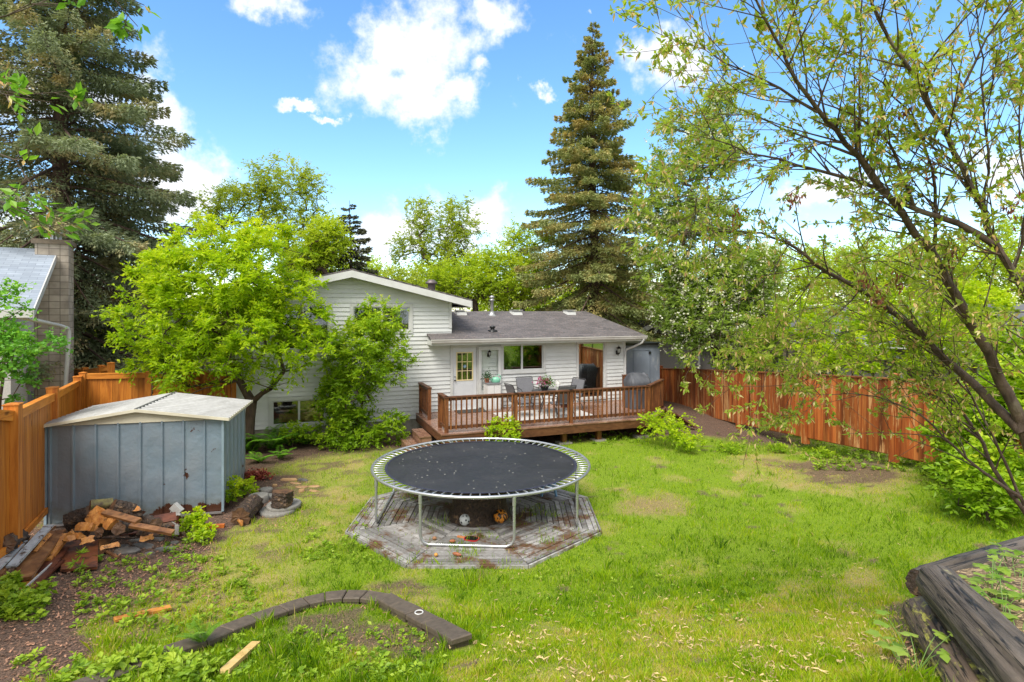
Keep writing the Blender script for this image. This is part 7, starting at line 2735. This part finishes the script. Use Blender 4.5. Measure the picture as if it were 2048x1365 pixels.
bgtree('lime green tree behind the grey bungalow at the right edge', 1980, 26, [(1980, 620)], [(1950, 540, 80, 70, 26), (2060, 510, 80, 80, 26), (1900, 610, 60, 55, 26), (2020, 630, 90, 60, 26)], 200, M_BG2, 41)

for i, (px, py, rx_, ry_, d, lb_) in enumerate(((800, 575, 50, 38, 40, 'low pale crown in the gap right of the gable chimney flue'), (740, 560, 50, 40, 42, 'pale green crown just above the gable slope'), (470, 640, 60, 60, 36, 'light green crown behind the bright tree and the gate'),
                                                (1110, 600, 60, 45, 38, 'light green crown low behind the tall spruce'), (1340, 600, 60, 60, 36, 'pale crown behind the flowering tree'), (1450, 600, 70, 55, 40, 'pale green crown beyond the garage'),
                                                (870, 560, 60, 40, 44, 'distant crown beneath the open two-topped tree'), (1010, 590, 70, 35, 42, 'distant lime crown behind the low roof ridge'), (60, 590, 90, 60, 40, 'distant crown behind the huge spruce'), (240, 620, 90, 70, 40, 'distant crown seen between the huge spruce boughs'),
                                                (1200, 560, 60, 60, 40, 'distant light crown behind the tall spruce trunk'), (640, 540, 60, 50, 40, 'distant crown behind the gable peak'))):
    bgtree(lb_, px, d, [(px, py + 20)], [(px, py, rx_, ry_, d), (px - rx_ * .6, py + 25, rx_ * .7, ry_ * .7, d), (px + rx_ * .6, py + 20, rx_ * .7, ry_ * .7, d)], 60, M_BG2 if i % 2 else M_BG1, 300 + i, spray=(6, 8, .8), leaf=(.26, .14))

# flowering tree behind the fence
make_tree('flowering_tree', 'tall white-blossomed tree behind the red-brown fence, right of the tall spruce', (fpt(1440, 21.5).x, 21.5, 0), [W(1438, 720, 21.5), W(1425, 660, 21.5), W(1420, 560, 21.5), W(1410, 430, 21.5)],
          [ell(1420, 650, 85, 55, 21.2), ell(1500, 660, 60, 60, 21.2), ell(1360, 620, 55, 45, 21.2), ell(1400, 560, 80, 50, 21.4), ell(1330, 520, 55, 55, 21.5), ell(1480, 540, 80, 60, 21.4), ell(1310, 430, 50, 45, 21.5),
           ell(1400, 440, 80, 60, 21.5), ell(1350, 350, 50, 50, 21.5), ell(1420, 300, 65, 60, 21.5), ell(1340, 260, 30, 35, 21.5), ell(1440, 220, 45, 45, 21.5), ell(1520, 610, 50, 70, 21.3), ell(1480, 710, 50, 30, 21.2), ell(1370, 690, 30, 25, 21)],
          850, M_FLTREE, M_BARK, .15, leaf=(.12, .06), spray=(9, 11, .42), seed=44, shell=.2, r_tip=.008, flower=(2600, .15, M_PETAL))

# bushes along and beyond the right fence
for i, (px, py, d, rx_, ry_, n, lb_, mm) in enumerate([
        (1945, 850, 10.8, 75, 68, 110, 'large lime green bush in front of the right fence end', M_SHRUB), (2030, 800, 10.2, 75, 80, 110, 'tall green bush at the right picture edge before the fence', M_SHRUB),
        (1975, 930, 9.4, 70, 40, 60, 'low green bush beneath the leaning trunks', M_SHRUB),
        (1640, 720, 17.2, 60, 45, 70, 'light green bush rising just behind the fence, left one', M_ASH), (1770, 700, 15.8, 80, 50, 90, 'light green bush rising just behind the fence, middle one', M_ASH),
        (1900, 690, 14.5, 80, 60, 90, 'light green bush behind the fence, right one', M_ASH), (1700, 650, 18.0, 70, 45, 90, 'high green bush in front of the bungalow wall', M_SHRUB), (1600, 640, 19.5, 60, 50, 110, 'tall pale green bush hiding the left end of the bungalow roof', M_ASH), (1800, 630, 16.5, 80, 50, 130, 'tall pale green bush hiding the middle of the bungalow roof', M_ASH), (1940, 620, 15.0, 70, 55, 120, 'tall pale green bush hiding the right end of the bungalow roof', M_ASH), (1530, 690, 19.5, 45, 50, 70, 'green bush behind the fence just right of the flowering tree', M_SHRUB), (2050, 700, 13, 90, 70, 110, 'green bush behind the fence at the picture edge', M_SHRUB)]):
    b_ = Vector((fpt(px, d).x, d, float(gz(fpt(px, d).x, d)) if d < 13 else 0))
    make_tree('fence_bush', lb_, b_, [b_ + Vector((0, 0, .3))], [ell(px, py, rx_, ry_, d, rx_ * d / FOC * .6), ell(px - rx_ * .5, py + ry_ * .3, rx_ * .6, ry_ * .6, d, .5), ell(px + rx_ * .4, py - ry_ * .3, rx_ * .6, ry_ * .6, d, .5), (np.array(b_) + np.array([0, 0, .35]), np.array([rx_ * d / FOC * .8, .7, .35]))], n, mm, M_BARK, .04,
              leaf=(.10, .05), spray=(7, 9, .34), cat='bush', group='bushes along the right fence', seed=60 + i, r_tip=.004)

# aspen at the left edge
make_tree('aspen_sapling', 'young round-leaved tree at the left picture edge before the neighbour house', (fpt(-10, 10.6).x, 10.6, .1), [W(0, 800, 10.6), W(12, 700, 10.5)],
          [ell(10, 640, 42, 60, 10.5), ell(-20, 700, 60, 60, 10.4), ell(60, 690, 55, 22, 10.4), ell(30, 740, 40, 40, 10.4), ell(15, 570, 18, 22, 10.5), ell(0, 800, 30, 20, 10.4)],
          120, leaf_mat('aspen_leaves', [(0, (0.080, 0.240, 0.032)), (.6, (0.192, 0.464, 0.048)), (1, (0.416, 0.672, 0.080))], .45, .35), M_BARK, .035, leaf=(.065, .055), spray=(5, 8, .25), seed=70, r_tip=.004, cat='tree')

# ------------------------------------------------------------------ the leaning willow at the right
def limbtree(name, label, limbs, m_leaf, m_bark, seed, twig=(.9, 5), leaf=(.062, .026), dens=1.0, catk=.35, leaf_from=.15, cat='tree', extra_leaf=None, LM=4, tr=1.0):
    """limbs: list of (pixels with depth [(px,py,d)], r0, r1, leafiness)"""
    g = np.random.default_rng(seed)
    root = thing(name, label, cat, tuple(W(*limbs[0][0][0])))
    nodes, par, rad = [], [], []
    spawn = []
    for (pp, r0, r1, lf) in limbs:
        r0, r1 = r0 * tr, r1 * tr * .8
        P = np.array([W(*q) for q in pp])
        # resample with Catmull-like smoothing
        seg = np.linalg.norm(np.diff(P, axis=0), axis=1); cum = np.concatenate([[0], np.cumsum(seg)])
        n = max(4, int(cum[-1] / .12)); t = np.linspace(0, cum[-1], n)
        Q_ = np.stack([np.interp(t, cum, P[:, i]) for i in range(3)], 1)
        for _ in range(3):
            Q_[1:-1] = .25 * Q_[:-2] + .5 * Q_[1:-1] + .25 * Q_[2:]
        Q_[1:-1] += g.normal(size=Q_[1:-1].shape) * .006
        st = len(nodes)
        for i in range(n):
            nodes.append(Q_[i]); par.append((-1 if not st else int(np.argmin(np.linalg.norm(np.array(nodes[:st]) - Q_[0], axis=1)))) if i == 0 else st + i - 1); rad.append(r0 + (r1 - r0) * (i / (n - 1)) ** .9)
        for i in range(1, n):
            u = i / (n - 1)
            if u > leaf_from:
                for _ in range(int(.42 * lf * dens + g.random())):
                    spawn.append((st + i, Q_[i] - Q_[i - 1], lf))
        spawn.append((st + n - 1, Q_[-1] - Q_[-2], lf)); spawn.append((st + n - 1, Q_[-1] - Q_[-2], lf))
    LP_, LD = [], []
    CP = []
    def twigs(i0, d, L_, r, depth):
        d = d / (np.linalg.norm(d) + 1e-9)
        k = max(3, int(L_ / .09)); cur = i0; p = np.array(nodes[i0]); c = g.normal(size=3) * .10
        for j in range(k):
            c = c * .9 + g.normal(size=3) * .05; c[2] += .012
            d = d + c * .35; d /= np.linalg.norm(d)
            p = p + d * L_ / k
            nodes.append(p); par.append(cur); rad.append(max(.0018, r * (1 - .7 * j / k))); cur = len(nodes) - 1
            if depth > 0 and g.random() < .33:
                sd = np.cross(d, g.normal(size=3)); sd /= np.linalg.norm(sd)
                twigs(cur, d * .8 + sd * .9, L_ * g.uniform(.3, .6), r * .55, depth - 1)
            if depth == 0 or j > k * .4:
                for _ in range(LM if depth == 0 else LM - 1):
                    LP_.append(p + g.normal(size=3) * .012); LD.append(d + g.normal(size=3) * .7)
                for _ in range(2):
                    if g.random() < catk * .6:
                        CP.append((p, d))
    for (i, d, lf) in spawn:
        sd = np.cross(d, g.normal(size=3)); sd /= (np.linalg.norm(sd) + 1e-9)
        dd = d / np.linalg.norm(d) * .9 + sd * g.uniform(.4, 1.1) + np.array([0, 0, .15])
        twigs(i, dd, twig[0] * g.uniform(.5, 1.25), max(.003, min(.0065, rad[i] * .45)), 2 if g.random() < .6 else 1)
    tubes_mesh('trunk', nodes, par, rad, m_bark, root, 7)
    P, D = np.array(LP_), np.array(LD)
    if extra_leaf: pass
    Ls = leaf[0] * (.55 + .8 * g.random(len(P)))
    V, F = leaf_quads(P, D, Ls, Ls * leaf[1] / leaf[0], g=g)
    # clumpwise tone
    v = np.clip(.5 * g.random(len(P)) + .5 * fbm(P[:, 0] * 1.0, P[:, 2] * 1.0, 1.4, 3), 0, 1)
    fast_mesh('crown', V, F, m_leaf, root, attrs={'v': v})
    if CP:
        P = np.array([c[0] for c in CP]); D = np.array([c[1] for c in CP]) * .4 + np.array([0, 0, -.7]) + g.normal(size=P.shape) * .4
        V, F = leaf_quads(P, D, .052 * (.6 + .8 * g.random(len(P))), .017, g=g)
        fast_mesh('catkin_cluster', V, F, M_CATK, root, attrs={'v': g.random(len(P))})
    return root, nodes


LIMBS = [
    # main trunk leaning up-left, with its long left arm
    ([(2085, 960, 4.7), (2045, 852, 4.7), (2013, 785, 4.7), (1978, 706, 4.7), (1946, 651, 4.65), (1915, 600, 4.6), (1867, 505, 4.5), (1820, 450, 4.4), (1775, 396, 4.3), (1722, 316, 4.2), (1680, 268, 4.1), (1634, 224, 4.0), (1599, 176, 3.9), (1559, 97, 3.8), (1520, 30, 3.7), (1500, -40, 3.6)], .062, .009, 1.0),
    ([(2040, 862, 4.7), (2012, 836, 4.76), (1970, 789, 4.9), (1925, 750, 5.0), (1887, 718, 5.1), (1855, 679, 5.15), (1792, 628, 5.2), (1757, 600, 5.2), (1722, 576, 5.2), (1680, 560, 5.2), (1643, 545, 5.2), (1581, 484, 5.15), (1520, 462, 5.1), (1450, 464, 5.0), (1400, 462, 4.9)], .048, .005, .95),
    ([(2160, 1000, 4.5), (2130, 760, 4.3), (2090, 640, 4.2), (2048, 576, 4.2), (1990, 492, 4.2), (1968, 418, 4.2), (1915, 321, 4.1), (1885, 259, 4.0), (1858, 202, 3.9), (1814, 127, 3.8), (1757, 40, 3.7), (1735, -30, 3.6)], .05, .012, 1.0),
    ([(1985, 488, 4.2), (1933, 448, 4.25), (1871, 435, 4.3), (1827, 418, 4.3), (1766, 387, 4.3), (1744, 365, 4.3), (1665, 347, 4.3), (1564, 321, 4.3), (1471, 303, 4.3), (1430, 280, 4.3)], .03, .006, .9),
    # upper left arms reaching to the sky edge
    ([(1634, 224, 4.0), (1560, 170, 4.0), (1500, 148, 4.0), (1453, 130, 4.0), (1410, 100, 4.0)], .014, .004, 1.1),
    ([(1722, 316, 4.2), (1640, 290, 4.3), (1590, 265, 4.35), (1540, 250, 4.4), (1470, 215, 4.4)], .014, .004, 1.1),
    ([(1720, 300, 4.2), (1718, 200, 4.1), (1722, 100, 4.0), (1724, 0, 3.9), (1724, -50, 3.9)], .011, .006, .5),
    ([(1828, 415, 4.3), (1800, 330, 4.2), (1768, 262, 4.15), (1725, 228, 4.1), (1650, 212, 4.1), (1600, 190, 4.1)], .016, .005, .9),
    ([(1867, 505, 4.5), (1880, 470, 4.4), (1870, 380, 4.3), (1862, 310, 4.25), (1840, 250, 4.2), (1790, 190, 4.1), (1740, 150, 4.0)], .018, .006, .9),
    ([(1968, 418, 4.2), (1982, 340, 4.1), (1978, 270, 4.0), (1955, 190, 3.95), (1970, 90, 3.9), (1950, 0, 3.8)], .012, .005, .8),
    ([(1885, 259, 4.0), (1925, 180, 3.9), (1960, 90, 3.8), (2010, 20, 3.7), (2040, -20, 3.6)], .014, .005, 1.0),
    ([(2020, 560, 4.3), (2060, 440, 4.2), (2050, 330, 4.1), (2030, 240, 4.0), (2060, 120, 3.9)], .014, .005, .8),
    # lower shoots sweeping left
    ([(2060, 1040, 5.2), (2027, 991, 5.2), (1987, 951, 5.25), (1966, 884, 5.3), (1911, 805, 5.35), (1855, 722, 5.4), (1808, 659, 5.45), (1760, 620, 5.5), (1700, 590, 5.5)], .026, .006, 0.79),
    ([(2041, 994, 5.1), (2009, 971, 5.1), (1950, 935, 5.2), (1900, 890, 5.2), (1855, 837, 5.3), (1804, 805, 5.4), (1764, 793, 5.4), (1700, 785, 5.5), (1640, 790, 5.5)], .018, .004, 0.86),
    ([(2048, 1010, 5.1), (2000, 900, 5.15), (1950, 800, 5.2), (1900, 740, 5.3), (1850, 690, 5.3), (1780, 660, 5.4), (1690, 660, 5.5), (1610, 690, 5.5)], .016, .004, 0.79),
    ([(1966, 884, 5.3), (1920, 850, 5.3), (1850, 760, 5.4), (1790, 720, 5.4), (1720, 720, 5.4), (1650, 740, 5.5), (1590, 770, 5.5)], .012, .004, 0.86),
    ([(1581, 484, 5.15), (1550, 540, 5.1), (1500, 590, 5.1), (1450, 620, 5.1)], .008, .003, 0.79),
    ([(1643, 545, 5.2), (1600, 590, 5.2), (1560, 640, 5.2), (1530, 700, 5.2)], .008, .003, 0.79),
    ([(1722, 576, 5.2), (1680, 630, 5.2), (1620, 660, 5.2), (1560, 680, 5.2)], .008, .003, 0.79),
    ([(1471, 303, 4.3), (1420, 340, 4.4), (1395, 390, 4.4)], .006, .003, 0.79),
    ([(1564, 321, 4.3), (1520, 380, 4.4), (1460, 410, 4.5), (1400, 420, 4.5)], .007, .003, 0.79),
]
wt, wnodes = limbtree('willow_tree', 'leaning multi-stemmed willow with catkins spreading over the right side of the view', LIMBS, M_WLEAF, M_WILLOWBARK, 81, twig=(.66, 5), dens=3.4, catk=1.5, LM=8, leaf=(.047, .020), tr=.85)
# clusters of dead brown leaves caught in it
g = np.random.default_rng(6)
PP = []
for (px, py, d) in ((1590, 400, 4.3), (1575, 310, 4.3), (1862, 335, 4.3), (1790, 560, 4.6), (1730, 555, 4.7), (1755, 590, 4.7), (2025, 415, 4.1), (1810, 225, 4.0), (1905, 510, 4.5), (1470, 430, 4.6)):
    PP.append(np.array(W(px, py, d)) + g.normal(size=(26, 3)) * np.array([.03, .03, .05]))
P = np.concatenate(PP)
V, F = leaf_quads(P, g.normal(size=P.shape) * .5 + np.array([0, 0, -1]), .05, .018, g=g)
fast_mesh('dead_leaves', V, F, M_DEADLF, wt, attrs={'v': g.random(len(P))})
# leaf sprays of a tree standing just outside the left edge
M_NEARL = leaf_mat('near_cherry_leaves', [(0, (0.098, 0.252, 0.028)), (.6, (0.196, 0.420, 0.042)), (1, (0.392, 0.588, 0.070))], .5, .3)
rt, _ = limbtree('cherry_branch', 'leafy cherry branches with blossom hanging into the view at the left picture edge',
                 [([(-420, 700, 3.5), (-330, 300, 3.4), (-260, -60, 3.2)], .05, .02, 0), ([(-260, -60, 3.2), (-120, 20, 3.1), (-40, 60, 3.0), (20, 20, 3.0), (60, 8, 3.0)], .016, .003, 1.3), ([(-200, 150, 3.3), (-90, 170, 3.2), (-30, 160, 3.1), (12, 190, 3.1)], .012, .003, 1.3),
                  ([(-200, 300, 3.3), (-90, 300, 3.2), (-30, 290, 3.1), (30, 320, 3.1)], .012, .003, 1.5), ([(-260, -60, 3.2), (-50, -60, 2.9), (100, -60, 2.8), (190, -40, 2.8), (215, -20, 2.8)], .010, .002, .5),
                  ([(-200, 350, 3.3), (-90, 360, 3.2), (-20, 380, 3.1), (15, 410, 3.1)], .010, .003, 1.2)],
                 M_NEARL, M_WILLOWBARK, 85, twig=(.26, 3), leaf=(.065, .030), dens=.8, catk=.3, leaf_from=.35, cat='tree branch')
